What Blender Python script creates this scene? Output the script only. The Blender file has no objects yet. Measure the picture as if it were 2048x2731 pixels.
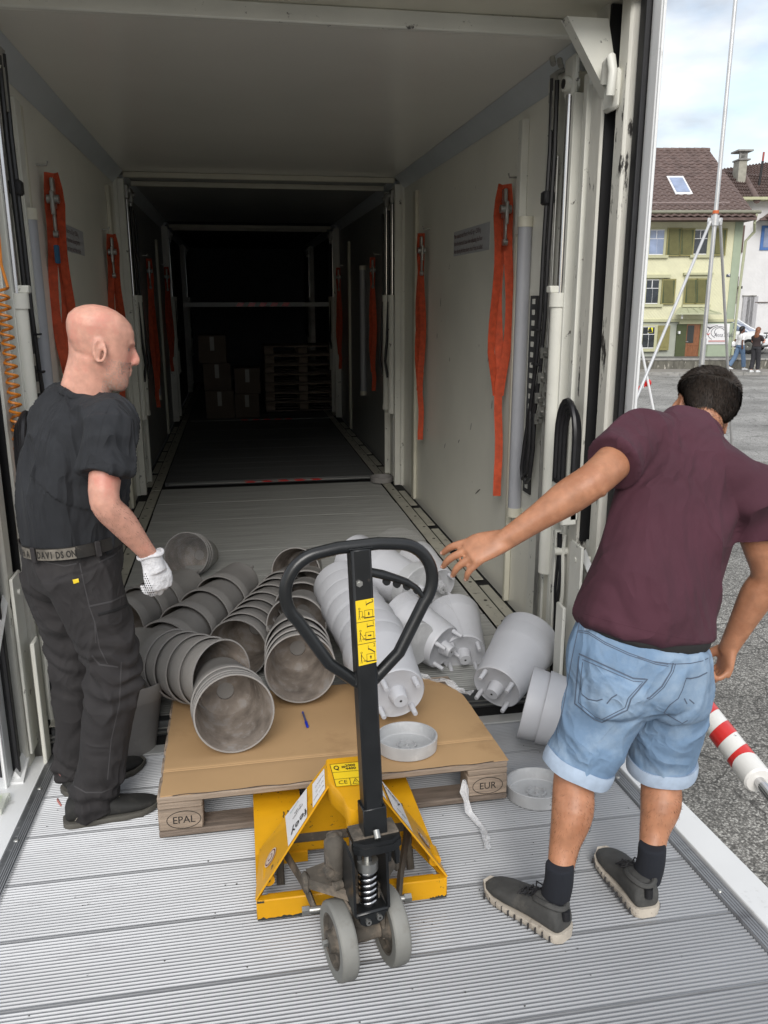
import bpy, bmesh, math, random
from mathutils import Vector, Matrix, noise
random.seed(7)
R = math.radians
V = Vector
scene = bpy.context.scene
col = scene.collection
# ---------------------------------------------------------------- camera
CAM_YAW, CAM_PIT, CAM_ROLL, CAM_H, F_PX = .1734, .2526, -.0018, 1.5757, 2202.5
_f = V((math.sin(CAM_YAW)*math.cos(CAM_PIT), math.cos(CAM_YAW)*math.cos(CAM_PIT), -math.sin(CAM_PIT)))
_r = V((math.cos(CAM_YAW), -math.sin(CAM_YAW), 0)); _u = _r.cross(_f)
cr = _r*math.cos(CAM_ROLL)+_u*math.sin(CAM_ROLL); cu = -_r*math.sin(CAM_ROLL)+_u*math.cos(CAM_ROLL)
cd = bpy.data.cameras.new('camera'); cam = bpy.data.objects.new('camera', cd); col.objects.link(cam)
m = Matrix((cr, cu, -_f)).transposed().to_4x4(); m.translation = (0, 0, CAM_H); cam.matrix_world = m
cd.sensor_fit = 'HORIZONTAL'; cd.sensor_width = 36; cd.lens = 36*F_PX/2048
cd.clip_start = .05; cd.clip_end = 900
scene.camera = cam
# ---------------------------------------------------------------- light
SUN_EL, SUN_AZ = 35, 192          # azimuth clockwise from +Y
w = bpy.data.worlds.new('World'); scene.world = w; w.use_nodes = True
nt = w.node_tree; N = nt.nodes; L = nt.links; N.clear()
out = N.new('ShaderNodeOutputWorld'); bg = N.new('ShaderNodeBackground'); bg.inputs['Strength'].default_value = .15
sky = N.new('ShaderNodeTexSky'); sky.sky_type = 'NISHITA'; sky.sun_disc = False
sky.sun_elevation = R(SUN_EL); sky.sun_rotation = R(SUN_AZ); sky.air_density = 1.2; sky.dust_density = 1.5
tc = N.new('ShaderNodeTexCoord'); mp = N.new('ShaderNodeMapping'); mp.inputs['Scale'].default_value = (1, 1, 2.6)
n1 = N.new('ShaderNodeTexNoise'); n1.inputs['Scale'].default_value = 2.3; n1.inputs['Detail'].default_value = 9; n1.inputs['Roughness'].default_value = .58
n1.inputs['Distortion'].default_value = .35
cr1 = N.new('ShaderNodeValToRGB'); cr1.color_ramp.elements[0].position = .24; cr1.color_ramp.elements[1].position = .50
n2 = N.new('ShaderNodeTexNoise'); n2.inputs['Scale'].default_value = 5; n2.inputs['Detail'].default_value = 7
cr2 = N.new('ShaderNodeValToRGB'); cr2.color_ramp.elements[0].position = .36; cr2.color_ramp.elements[1].position = .60
cr2.color_ramp.elements[0].color = (2.35, 2.55, 2.85, 1); cr2.color_ramp.elements[1].color = (4.6, 4.6, 4.6, 1)
mx = N.new('ShaderNodeMix'); mx.data_type = 'RGBA'
L.new(tc.outputs['Generated'], mp.inputs['Vector']); L.new(mp.outputs[0], n1.inputs['Vector']); L.new(mp.outputs[0], n2.inputs['Vector'])
L.new(n1.outputs['Fac'], cr1.inputs[0]); L.new(n2.outputs['Fac'], cr2.inputs[0])
L.new(cr1.outputs[0], mx.inputs['Factor']); L.new(sky.outputs[0], mx.inputs['A']); L.new(cr2.outputs[0], mx.inputs['B'])
L.new(mx.outputs['Result'], bg.inputs['Color']); L.new(bg.outputs[0], out.inputs['Surface'])
sd = bpy.data.lights.new('sun', 'SUN'); sd.energy = 1.5; sd.angle = R(34); sd.color = (1, .965, .92)
so = bpy.data.objects.new('sun', sd); col.objects.link(so); so.location = (0, -5, 12)
a, e = R(SUN_AZ), R(SUN_EL)
so.rotation_euler = V((math.sin(a)*math.cos(e), math.cos(a)*math.cos(e), math.sin(e))).to_track_quat('Z', 'Y').to_euler()
scene.view_settings.view_transform = 'Standard'; scene.view_settings.look = 'None'
scene.view_settings.exposure = .72; scene.view_settings.gamma = 1
scene.cycles.max_bounces = 8; scene.cycles.diffuse_bounces = 4; scene.cycles.glossy_bounces = 3
# ---------------------------------------------------------------- helpers
def sc_(c): return tuple((x/255/12.92 if x/255 <= .04045 else ((x/255+.055)/1.055)**2.4) for x in c)
_m = {}
def mat(name, c, rough=.6, metal=0, var=.08, vs=6, bump=0, bs=40, dirt=None, ds=3, dt=.6, dw=.1, spec=None, stretch=None, trans=0, alpha=1, bdist=.004, coat=0, fold=None):
    """principled material: colour with noise variation, optional dirt colour by a thresholded noise, noise bump"""
    if name in _m: return _m[name]
    M = bpy.data.materials.new(name); M.use_nodes = True; nt = M.node_tree; N = nt.nodes; L = nt.links
    b = N['Principled BSDF']; b.inputs['Roughness'].default_value = rough; b.inputs['Metallic'].default_value = metal
    if spec is not None: b.inputs['Specular IOR Level'].default_value = spec
    if trans: b.inputs['Transmission Weight'].default_value = trans
    if alpha < 1: b.inputs['Alpha'].default_value = alpha
    if coat: b.inputs['Coat Weight'].default_value = coat; b.inputs['Coat Roughness'].default_value = .1
    tc = N.new('ShaderNodeTexCoord'); src = tc.outputs['Object']
    if stretch:
        mp = N.new('ShaderNodeMapping'); mp.inputs['Scale'].default_value = stretch; L.new(src, mp.inputs['Vector']); src = mp.outputs[0]
    n = N.new('ShaderNodeTexNoise'); n.inputs['Scale'].default_value = vs; n.inputs['Detail'].default_value = 6; L.new(src, n.inputs['Vector'])
    r = N.new('ShaderNodeValToRGB'); r.color_ramp.elements[0].position = .3; r.color_ramp.elements[1].position = .7
    r.color_ramp.elements[0].color = tuple(min(1, x*(1-var)) for x in c)+(1,); r.color_ramp.elements[1].color = tuple(min(1, x*(1+var)) for x in c)+(1,)
    L.new(n.outputs['Fac'], r.inputs[0]); cur = r.outputs[0]
    if dirt:
        d = N.new('ShaderNodeTexNoise'); d.inputs['Scale'].default_value = ds; d.inputs['Detail'].default_value = 10; d.inputs['Roughness'].default_value = .7
        L.new(src, d.inputs['Vector']); dr = N.new('ShaderNodeValToRGB'); dr.color_ramp.elements[0].position = dt; dr.color_ramp.elements[1].position = dt+dw
        L.new(d.outputs['Fac'], dr.inputs[0]); mx = N.new('ShaderNodeMix'); mx.data_type = 'RGBA'
        L.new(dr.outputs[0], mx.inputs['Factor']); L.new(cur, mx.inputs['A']); mx.inputs['B'].default_value = tuple(dirt)+(1,); cur = mx.outputs['Result']
    L.new(cur, b.inputs['Base Color'])
    if bump:
        bn = N.new('ShaderNodeTexNoise'); bn.inputs['Scale'].default_value = bs; bn.inputs['Detail'].default_value = 5; L.new(src, bn.inputs['Vector'])
        bp = N.new('ShaderNodeBump'); bp.inputs['Strength'].default_value = bump; bp.inputs['Distance'].default_value = bdist
        L.new(bn.outputs['Fac'], bp.inputs['Height']); L.new(bp.outputs[0], b.inputs['Normal'])
    if fold:                                   # soft cloth folds under the weave
        fs_, fd_, fst = fold; m2 = N.new('ShaderNodeMapping'); m2.inputs['Scale'].default_value = fst; L.new(tc.outputs['Object'], m2.inputs['Vector'])
        f1_ = N.new('ShaderNodeTexNoise'); f1_.inputs['Scale'].default_value = fs_; f1_.inputs['Detail'].default_value = 2.5; f1_.inputs['Distortion'].default_value = .8; L.new(m2.outputs[0], f1_.inputs['Vector'])
        ab = N.new('ShaderNodeMath'); ab.operation = 'SUBTRACT'; ab.inputs[1].default_value = .5; L.new(f1_.outputs['Fac'], ab.inputs[0]); a2 = N.new('ShaderNodeMath'); a2.operation = 'ABSOLUTE'; L.new(ab.outputs[0], a2.inputs[0])
        b2 = N.new('ShaderNodeBump'); b2.invert = True; b2.inputs['Strength'].default_value = .8; b2.inputs['Distance'].default_value = fd_; L.new(a2.outputs[0], b2.inputs['Height'])
        if bump: L.new(b2.outputs[0], bp.inputs['Normal'])
        else: L.new(b2.outputs[0], b.inputs['Normal'])
    _m[name] = M; return M
I4 = Matrix.Identity(4)
class MB:
    def __init__(s, M=None): s.v = []; s.f = []; s.M = M or I4
    def add(s, vs, fs):
        k = len(s.v); s.v += [s.M @ V(p) for p in vs]; s.f += [tuple(i+k for i in f) for f in fs]; return s
    def box(s, c, size, bev=0, rot=None):
        hx, hy, hz = (x/2 for x in size); b = min(bev, hx*.9, hy*.9, hz*.9); T = Matrix.Translation(V(c))
        if rot is not None: T = T @ rot
        if b <= 0:
            vs = [T @ V((x*hx, y*hy, z*hz)) for x in (-1, 1) for y in (-1, 1) for z in (-1, 1)]
            return s.add(vs, [(0, 1, 3, 2), (4, 6, 7, 5), (0, 4, 5, 1), (2, 3, 7, 6), (0, 2, 6, 4), (1, 5, 7, 3)])
        vs = []; I = {}
        for x in (-1, 1):
            for y in (-1, 1):
                for z in (-1, 1):
                    I[x, y, z] = len(vs)
                    vs += [T @ V((x*hx, y*(hy-b), z*(hz-b))), T @ V((x*(hx-b), y*hy, z*(hz-b))), T @ V((x*(hx-b), y*(hy-b), z*hz))]
        fs = []
        for q in (-1, 1):
            fs.append(tuple(I[q, y, z] for y, z in ((-1, -1), (1, -1), (1, 1), (-1, 1))))
            fs.append(tuple(I[x, q, z]+1 for x, z in ((-1, -1), (1, -1), (1, 1), (-1, 1))))
            fs.append(tuple(I[x, y, q]+2 for x, y in ((-1, -1), (1, -1), (1, 1), (-1, 1))))
        for p in (-1, 1):
            for q in (-1, 1):
                fs.append((I[-1, p, q]+1, I[1, p, q]+1, I[1, p, q]+2, I[-1, p, q]+2))
                fs.append((I[p, -1, q], I[p, 1, q], I[p, 1, q]+2, I[p, -1, q]+2))
                fs.append((I[p, q, -1], I[p, q, 1], I[p, q, 1]+1, I[p, q, -1]+1))
        for k in I.values(): fs.append((k, k+1, k+2))
        return s.add(vs, fs)
    def span(s, a, b, bev=0): return s.box([(x+y)/2 for x, y in zip(a, b)], [abs(y-x) for x, y in zip(a, b)], bev)
    def prism(s, pts, vec):
        n = len(pts); vec = V(vec); return s.add([V(p) for p in pts]+[V(p)+vec for p in pts], [tuple(range(n)), tuple(range(2*n-1, n-1, -1))]+[(i, (i+1) % n, n+(i+1) % n, n+i) for i in range(n)])
    def rings(s, rings, caps=(True, True), closed=False):
        n = len(rings[0]); vs = [p for r in rings for p in r]; fs = []
        k = len(rings)
        for i in range(k if closed else k-1):
            for j in range(n): fs.append((i*n+j, i*n+(j+1) % n, ((i+1) % k)*n+(j+1) % n, ((i+1) % k)*n+j))
        if not closed:
            if caps[0]: fs.append(tuple(range(n-1, -1, -1)))
            if caps[1]: fs.append(tuple((k-1)*n+j for j in range(n)))
        return s.add(vs, fs)
    def tube(s, pts, r, n=8, caps=(True, True), closed=False, flat=1, up=None):
        pts = [V(p) for p in pts]; k = len(pts); rs = r if isinstance(r, (list, tuple)) else [r]*k; out = []
        nrm = None
        for i in range(k):
            a = pts[i-1] if (i or closed) else pts[i]; b = pts[(i+1) % k] if (i < k-1 or closed) else pts[i]
            t = (b-a).normalized()
            if nrm is None:
                nrm = V(up) if up else (V((0, 0, 1)) if abs(t.z) < .9 else V((1, 0, 0)))
            nrm = (nrm-t*nrm.dot(t)); nrm.normalize(); bi = t.cross(nrm)
            out.append([pts[i]+(nrm*math.cos(q)*flat+bi*math.sin(q))*rs[i] for q in (2*math.pi*j/n for j in range(n))])
        return s.rings(out, caps, closed)
    def lathe(s, prof, n=32, T=I4, closed=True):
        """profile of (r, z) round local z; closed: the profile is a loop"""
        return s.rings([[T @ V((r*math.cos(q), r*math.sin(q), z)) for q in (2*math.pi*j/n for j in range(n))] for r, z in prof], (False, False), closed)
    def quad(s, *p): return s.add(p, [tuple(range(len(p)))])
    def mesh(s, name, mt, angle=38, smooth=True, loc=None):
        me = bpy.data.meshes.new(name); me.from_pydata([tuple(p-loc) if loc else tuple(p) for p in s.v], [], s.f)
        bm = bmesh.new(); bm.from_mesh(me); bmesh.ops.recalc_face_normals(bm, faces=bm.faces); bm.to_mesh(me); bm.free()
        if mt: me.materials.append(mt)
        if smooth: me.shade_smooth(); me.set_sharp_from_angle(angle=R(angle))
        return me
    def build(s, name, mt, parent=None, angle=38, smooth=True):
        loc = wloc(parent) if parent else None
        o = bpy.data.objects.new(name, s.mesh(name, mt, angle, smooth, loc)); col.objects.link(o)
        if parent: o.parent = parent
        return o
def wloc(p):
    l = V(p.location)
    while p.parent: p = p.parent; l += V(p.location)
    return l
def thing(name, label, cat, loc=(0, 0, 0), group=None):
    o = bpy.data.objects.new(name, None); col.objects.link(o); o.location = loc; o.empty_display_size = .1
    o['label'] = label; o['category'] = cat
    if group: o['group'] = group
    return o
def tag(o, label=None, cat=None, group=None, kind=None):
    for k, v_ in (('label', label), ('category', cat), ('group', group), ('kind', kind)):
        if v_: o[k] = v_
    return o
def copy_tree(o, parent=None):
    c = o.copy(); col.objects.link(c); c.parent = parent
    for ch in list(o.children): copy_tree(ch, c)
    return c
bench = bpy.data.scenes.new('bench')      # empty side scene in which single objects are evaluated
def realised(o):
    bench.collection.objects.link(o); vl = bench.view_layers[0]; vl.update(); me = bpy.data.meshes.new_from_object(o.evaluated_get(vl.depsgraph)); bpy.data.objects.remove(o); return me
def text(s, name, mt, parent, origin, xdir, ydir, size, lift=.0012, squash=1, bold=0, align='LEFT', shear=0):
    """lettering as a flat mesh on a surface: origin, reading direction, up direction"""
    cu_ = bpy.data.curves.new('t', 'FONT'); cu_.body = s; cu_.size = size; cu_.align_x = align; cu_.offset = bold; cu_.resolution_u = 2; cu_.shear = shear
    cu_.space_line = .9
    o = bpy.data.objects.new('t', cu_); me = realised(o); bpy.data.curves.remove(cu_)
    x = V(xdir).normalized(); y = V(ydir).normalized(); z = x.cross(y).normalized(); y = z.cross(x)
    T = Matrix((x*squash, y, z)).transposed().to_4x4(); T.translation = V(origin)+z*lift-(wloc(parent) if parent else V())
    me.transform(T); me.materials.clear(); me.materials.append(mt)
    q = bpy.data.objects.new(name, me); col.objects.link(q)
    if parent: q.parent = parent
    return q
def ray(u, v_): return _f+cr*((u*1.23448-1024)/F_PX)-cu*((v_*1.23448-1365.5)/F_PX)
def at(u, v_, y):
    """point at depth y that is seen in the direction (u, v_) of the photograph shown 1659 px wide"""
    d = ray(u, v_); return V((0, 0, CAM_H))+d*(y/d.y)
def atx(u, v_, x): d = ray(u, v_); return V((0, 0, CAM_H))+d*(x/d.x)
def atz(u, v_, z): d = ray(u, v_); return V((0, 0, CAM_H))+d*((z-CAM_H)/d.z)
# platform frame: x, e along the tilted deck, h above it
TILT = .0609; PE = V((0, math.cos(TILT), -math.sin(TILT))); PN = V((0, math.sin(TILT), math.cos(TILT))); PH = -.025
PM = Matrix((V((1, 0, 0)), PE, PN)).transposed().to_4x4(); PM.translation = PN*PH
def P(x, e, h=0): return PM @ V((x, e, h))
def rot_to(z, x=None):
    z = V(z).normalized(); x = V(x) if x else (V((1, 0, 0)) if abs(z.x) < .9 else V((0, 1, 0)))
    x = (x-z*x.dot(z)).normalized(); return Matrix((x, z.cross(x), z)).transposed().to_4x4()
def TR(o, z, x=None): return Matrix.Translation(V(o)) @ rot_to(z, x)
# ---------------------------------------------------------------- materials
white = mat('cargo_wall_white', (.78, .77, .69), .38, var=.05, vs=2, bump=.05, bs=9, dirt=(.38, .36, .32), ds=8, dt=.665, dw=.04)
ceilm = mat('cargo_ceiling_white', (.80, .785, .72), .22, var=.03, vs=1.5)
postw = mat('white_lacquered_steel', (.66, .66, .60), .4, var=.06, vs=5, bump=.15, bs=60, dirt=(.08, .075, .07), ds=14, dt=.63, dw=.04)
creamw = mat('cream_lacquer', (.60, .58, .48), .45, var=.06, vs=5)
greytrim = mat('grey_corner_trim', (.60, .64, .66), .3, var=.05, vs=3)
scuffw = mat('scuffed_white_post', (.60, .59, .53), .5, var=.10, vs=5, bump=.4, bs=50, dirt=(.035, .032, .03), ds=5, dt=.60, dw=.04, stretch=(3, 3, .8))
white2 = mat('shade_tinted_panel', (.30, .31, .30), .4, var=.06, vs=2, dirt=(.3, .3, .28), ds=6, dt=.62, dw=.06)  # fall-off of light past the first compartment, painted in as darker colour
plankd = mat('shade_tinted_plank', (.125, .13, .13), .55, .3, var=.25, vs=5, stretch=(.35, 6, 6), dirt=(.10, .10, .10), ds=3, dt=.52, dw=.12)  # plank colour darkened to imitate the dimming deeper in the hold
shadem = mat('shade_tinted_hold_end', (.09, .095, .11), .6, var=.1)  # near-black colour stands in for the gloom of the last compartment
rubber = mat('black_rubber', (.010, .010, .012), .55, var=.3, vs=12)
slotm = mat('black_slot_lining', (.006, .006, .007), .8, var=.2)
chrome = mat('chromed_steel', (.55, .55, .56), .16, 1, var=.05)
steel = mat('dull_zinc_steel', (.42, .42, .40), .38, .9, var=.15, vs=20)
hosem = mat('black_hydraulic_hose', (.012, .012, .014), .38, var=.3, vs=30)
strapm = mat('orange_red_webbing', (.44, .062, .02), .8, var=.25, vs=30, bump=.3, bs=300, bdist=.001, dirt=(.30, .05, .02), ds=18, dt=.6, dw=.1)
alu = mat('ribbed_aluminium', (.31, .32, .335), .5, .6, var=.10, vs=2.2, dirt=(.17, .17, .18), ds=3.2, dt=.58, dw=.16, stretch=(.35, 2, 2))
plankm = mat('grey_floor_plank', (.36, .365, .35), .5, .3, var=.22, vs=5, bump=.25, bs=30, stretch=(.35, 6, 6), dirt=(.17, .17, .165), ds=3, dt=.58, dw=.12)
plate = mat('bright_zinc_plate', (.62, .63, .62), .35, .4, var=.07, vs=3, dirt=(.4, .4, .39), ds=6, dt=.6, dw=.1)
stripm = mat('cream_floor_strip', (.42, .41, .35), .45, .1, var=.12, vs=8, dirt=(.16, .15, .13), ds=16, dt=.58, dw=.05)
platew = mat('white_platform_frame', (.74, .75, .75), .38, 0, var=.04, vs=3, dirt=(.5, .5, .49), ds=7, dt=.6, dw=.1)
black = mat('black_paint', (.012, .013, .014), .28, var=.2, vs=15, bump=.05, bs=60, dirt=(.10, .10, .10), ds=40, dt=.76, dw=.03)
yellow = mat('worn_yellow_paint', (.66, .33, .008), .38, var=.10, vs=6, bump=.08, bs=70, dirt=(.05, .045, .035), ds=26, dt=.635, dw=.02)
wood = mat('weathered_pallet_wood', (.30, .235, .18), .8, var=.32, vs=9, bump=.5, bs=50, stretch=(.5, 4, 6), dirt=(.10, .075, .06), ds=6, dt=.55, dw=.2)
wood_d = mat('darker_pallet_wood', (.19, .15, .12), .85, var=.35, vs=9, bump=.5, bs=50, stretch=(.5, 4, 6), dirt=(.07, .055, .045), ds=6, dt=.5, dw=.2)
card = mat('brown_cardboard', (.47, .30, .15), .75, var=.06, vs=3, bump=.08, bs=20, dirt=(.36, .215, .10), ds=2.2, dt=.56, dw=.18)
cardd = mat('dark_board_edge', (.05, .04, .035), .9)
potg = mat('dark_grey_plastic', (.26, .25, .24), .5, var=.10, vs=8, bump=.08, bs=90, dirt=(.31, .30, .29), ds=6, dt=.58, dw=.12)
potw = mat('light_grey_plastic', (.50, .51, .54), .45, var=.04, vs=7, bump=.05, bs=90, dirt=(.42, .43, .44), ds=5, dt=.6, dw=.15)
potgi = mat('mottled_grey_inside', (.21, .18, .155), .30, var=.45, vs=12, bump=.8, bs=22, bdist=.006, dirt=(.30, .28, .265), ds=11, dt=.52, dw=.10)
potwi = mat('mottled_light_inside', (.44, .45, .46), .4, var=.12, vs=9, bump=.4, bs=22, bdist=.004, dirt=(.55, .56, .57), ds=8, dt=.54, dw=.12)
holem = mat('dark_recess', (.02, .018, .016), .8)
greyw = mat('grey_wheel_rubber', (.20, .20, .185), .6, var=.14, vs=9, bump=.15, bs=40, dirt=(.13, .12, .10), ds=8, dt=.55, dw=.2)
dusty = mat('dusty_cast_iron', (.085, .075, .062), .85, .1, var=.3, vs=16, bump=.5, bs=90, bdist=.002, dirt=(.20, .165, .13), ds=9, dt=.50, dw=.12)
ink = mat('black_print', (.012, .012, .012), .5)
inkred = mat('faded_dark_red_print', (.12, .03, .035), .6)
paperw = mat('white_sticker', (.75, .75, .76), .4, var=.03)
labely = mat('yellow_sticker', (.80, .56, .02), .35, var=.03)
labelgr = mat('pale_grey_sticker', (.50, .51, .53), .35, var=.03)
film = mat('clear_stretch_film', (.9, .9, .92), .08, var=.02, alpha=.09, bump=.9, bs=26, bdist=.02, stretch=(1, 1, 4))
filmd = mat('crumpled_film', (.85, .86, .88), .12, var=.05, alpha=.42, bump=1, bs=60, bdist=.01)
redm = mat('signal_red_foil', (.62, .02, .018), .3, var=.08)
whitefoil = mat('white_foil', (.78, .77, .74), .3, var=.05, dirt=(.2, .2, .19), ds=20, dt=.66, dw=.03)
tubem = mat('milky_lamp_tube', (.36, .37, .40), .3, var=.04)
bluem = mat('blue_plastic', (.01, .03, .40), .3)
orangec = mat('orange_coil_cable', (.60, .20, .02), .35, var=.15, vs=20)
# ---------------------------------------------------------------- ground
ZG = -1.25
ZF = -.155; XL, XR, ZC = -.95, 1.52, 2.61; YF, YB = 3.285, 18.6
# ---------------------------------------------------------------- cargo box of the truck
truck = thing('cargo_truck', 'long white box truck with its rear open and an empty dark cargo hold', 'truck', (.285, 10, ZF))
for k in range(1, 9):                                    # side walls as sandwich panels, seam every 2 m
    pass
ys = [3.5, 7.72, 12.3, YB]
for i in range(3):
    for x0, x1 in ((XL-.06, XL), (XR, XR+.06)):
        MB().span((x0, ys[i]+.002, ZF-.02), (x1, ys[i+1]-.002, ZC)).build('wall_panel', (white, white2, shadem)[i], truck)
    MB().span((XL-.06, ys[i]+.002, ZC), (XR+.06, ys[i+1]-.002, ZC+.06)).build('ceiling_panel', (ceilm, white2, shadem)[i], truck)
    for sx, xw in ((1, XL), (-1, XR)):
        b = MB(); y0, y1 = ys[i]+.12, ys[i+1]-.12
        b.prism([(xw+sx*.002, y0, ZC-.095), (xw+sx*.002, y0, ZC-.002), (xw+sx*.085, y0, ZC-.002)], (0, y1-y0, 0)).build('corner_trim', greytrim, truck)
MB().span((XL-.06, YB, ZF-.2), (XR+.06, YB+.06, ZC+.06)).build('bulkhead', shadem, truck)
MB().span((XL-.06, YF+.02, ZF-.2), (XR+.06, YB, ZF-.045)).build('floor_frame', slotm, truck)
# ribbed floor planks, rows across the hold
pm = MB(); pw = .294
nr = 14
prof = []
for j in range(nr):
    y = -pw/2+pw*j/nr; prof += [(y+.001, 0), (y+.004, -.0025), (y+.007, 0)]
prof = [(-pw/2, -.04)]+[(-pw/2, 0)]+prof[1:]+[(pw/2, 0), (pw/2, -.04)]
pm.prism([(-1.03, y, z) for y, z in prof], (2.06, 0, 0))
pmesh = pm.mesh('floor_plank', plankm, smooth=False)
cx = .5*(XL+XR)
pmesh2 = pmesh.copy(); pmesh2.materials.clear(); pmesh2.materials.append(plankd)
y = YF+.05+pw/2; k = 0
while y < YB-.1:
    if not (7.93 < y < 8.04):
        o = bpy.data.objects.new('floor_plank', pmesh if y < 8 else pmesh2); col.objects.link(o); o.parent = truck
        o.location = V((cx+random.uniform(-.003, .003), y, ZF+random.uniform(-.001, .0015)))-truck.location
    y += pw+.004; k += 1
MB().span((XL+.12, YF, ZF-.07), (XR-.12, YF+.045, ZF+.002), .004).build('floor_edge_profile', mat('dark_aluminium_edge', (.10, .105, .11), .4, .6, var=.2), truck)
b = MB(); b.span((XL+.05, YF-.004, ZF-.058), (XR-.05, YF+.02, ZF-.05)); b.span((XL+.05, YF-.004, ZF-.036), (XR-.05, YF+.02, ZF-.030)); b.build('edge_rib', steel, truck)
MB().span((XL-.02, YF+.06, ZF-.30), (XR+.02, YF+.12, ZF-.075)).build('rear_crossmember', slotm, truck)
b = MB()
for i in range(9): b.span((XL+.1+i*.27, YF+.048, ZF-.115), (XL+.1+i*.27+.13, YF+.058, ZF-.082))
b.build('red_reflector', redm, truck)
# perforated strips along both sides of the floor
for sx, xw in ((1, XL), (-1, XR)):
    for i in range(3):
        y0, y1 = (YF+.02, 7.75, 12.35)[i], (7.72, 12.3, 18.4)[i]
        MB().span((xw+sx*.11, y0, ZF+.001), (xw+sx*.195, y1, ZF+.008), .002).build('floor_strip', stripm, truck)
        MB().span((xw+sx*.02, y0, ZF-.03), (xw+sx*.11, y1, ZF-.01)).build('gutter', slotm, truck)
        yy = y0+.15
        bb = MB()
        while yy < y1-.45:
            MB().span((xw+sx*.045, yy, ZF+.006), (xw+sx*.104, yy+.55, ZF+.012), .001).build('side_plate', stripm, truck); yy += .66
        q = y0+.12; hb = MB()
        while q < y1:
            hb.lathe([(.0001, .0095), (.011, .0095), (.011, .004), (.0001, .004)], 12, Matrix.Translation((xw+sx*.14, q, ZF))); q += .33
        o = hb.build('bolt_hole', holem, truck); o['kind'] = 'stuff'
# end bars with red and white marks on the floor joints
for yb, z in ((7.98, ZF+.004), (12.3, ZF+.004), (12.25, 1.50)):
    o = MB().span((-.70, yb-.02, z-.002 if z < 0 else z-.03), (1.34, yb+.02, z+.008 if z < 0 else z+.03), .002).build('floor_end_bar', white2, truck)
    b = MB()
    for i in range(5):
        x = .02+i*.16; b.prism([(x, yb-.0225, z-.001 if z < 0 else z-.026), (x+.09, yb-.0225, z-.001 if z < 0 else z-.026), (x+.12, yb-.0225, z+.0075 if z < 0 else z+.026), (x+.03, yb-.0225, z+.0075 if z < 0 else z+.026)], (0, .002, 0))
        if z < 0: b.span((x, yb-.018, z+.0085), (x+.09, yb+.018, z+.0095))
    b.build('warning_stripe', redm, o)
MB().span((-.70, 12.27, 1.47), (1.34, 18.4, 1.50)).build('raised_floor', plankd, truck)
# ceiling rails between the compartments
for yb in (7.66, 8.22, 12.75, 13.25):
    MB().span((XL+.08, yb-.02, ZC-.045), (XR-.08, yb+.02, ZC-.002), .003).build('ceiling_rail', creamw, truck)
# posts with lifting cylinders at each compartment joint
def lift_post(sx, xw, y, top=True):
    """guide post standing off the wall; sx is the direction into the hold"""
    b = MB(); b.span((xw, y-.16, ZF), (xw+sx*.03, y+.45, ZC-.03)); b.span((xw+sx*.03, y-.15, ZF), (xw+sx*.085, y-.10, ZC-.06), .003)
    b.span((xw+sx*.03, y+.02, ZF), (xw+sx*.07, y+.05, ZC-.06), .002); b.span((xw+sx*.03, y+.38, ZF), (xw+sx*.085, y+.43, ZC-.06), .003)
    b.build('guide_post', postw, truck)
    for dy in (-.02, .28):
        xx = xw+sx*.085
        MB().tube([(xx, y+dy, 1.58), (xx, y+dy, 2.42)], .013, 10).build('piston_rod', chrome, truck)
        b = MB(); b.tube([(xx, y+dy, .55), (xx, y+dy, 1.6)], .036, 14); b.tube([(xx, y+dy, 1.55), (xx, y+dy, 1.61)], .042, 14); b.tube([(xx, y+dy, .52), (xx, y+dy, .56)], .042, 14)
        b.build('lifting_cylinder', postw, truck)
        b = MB(); b.box((xx, y+dy, 2.46), (.05, .07, .12), .01); b.tube([(xx-.04, y+dy, 2.47), (xx+.04, y+dy, 2.47)], .022, 12); b.build('rod_bracket', steel, truck)
        pts = [(xx+sx*.02, y+dy+.07, z_) for z_ in (2.35, 2.0, 1.6)]+[(xx+sx*.035, y+dy+.09, 1.2), (xx+sx*.05, y+dy+.10, 1.0), (xx+sx*.03, y+dy+.07, .85)]
        MB().tube(pts, .013, 8).build('hydraulic_hose', hosem, truck)
        for q in (.09, .115): MB().tube([(xx-sx*.03, y+dy+q, ZF+.1), (xx-sx*.03, y+dy+q, 1.5)], .006, 6).build('hydraulic_pipe', postw, truck)
for yj in (7.75, 12.5, 16.5):
    for sx, xw in ((1, XL), (-1, XR)): lift_post(sx, xw, yj)
def rail(sx, xw, y, z0, z1, wy=.07, d=.03, m_=None):
    MB().span((xw, y, z0), (xw+sx*d, y+wy, z1), .004).build('wall_rail', m_ or creamw, truck)
rail(-1, XR, 7.0, ZF, 2.43, .10); rail(-1, XR, 4.36, 1.9, 2.46, .06, .04, postw); rail(-1, XR, 4.40, ZF, 1.9, .03, .035)
rail(1, XL, 4.18, 1.4, 2.44, .10, .04, postw); rail(1, XL, 4.34, ZF, 2.44, .04); rail(1, XL, 7.1, ZF, 2.44, .12)
rail(-1, XR, 11.2, ZF, 2.3, .1); rail(1, XL, 11.2, ZF, 2.3, .1)
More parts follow.
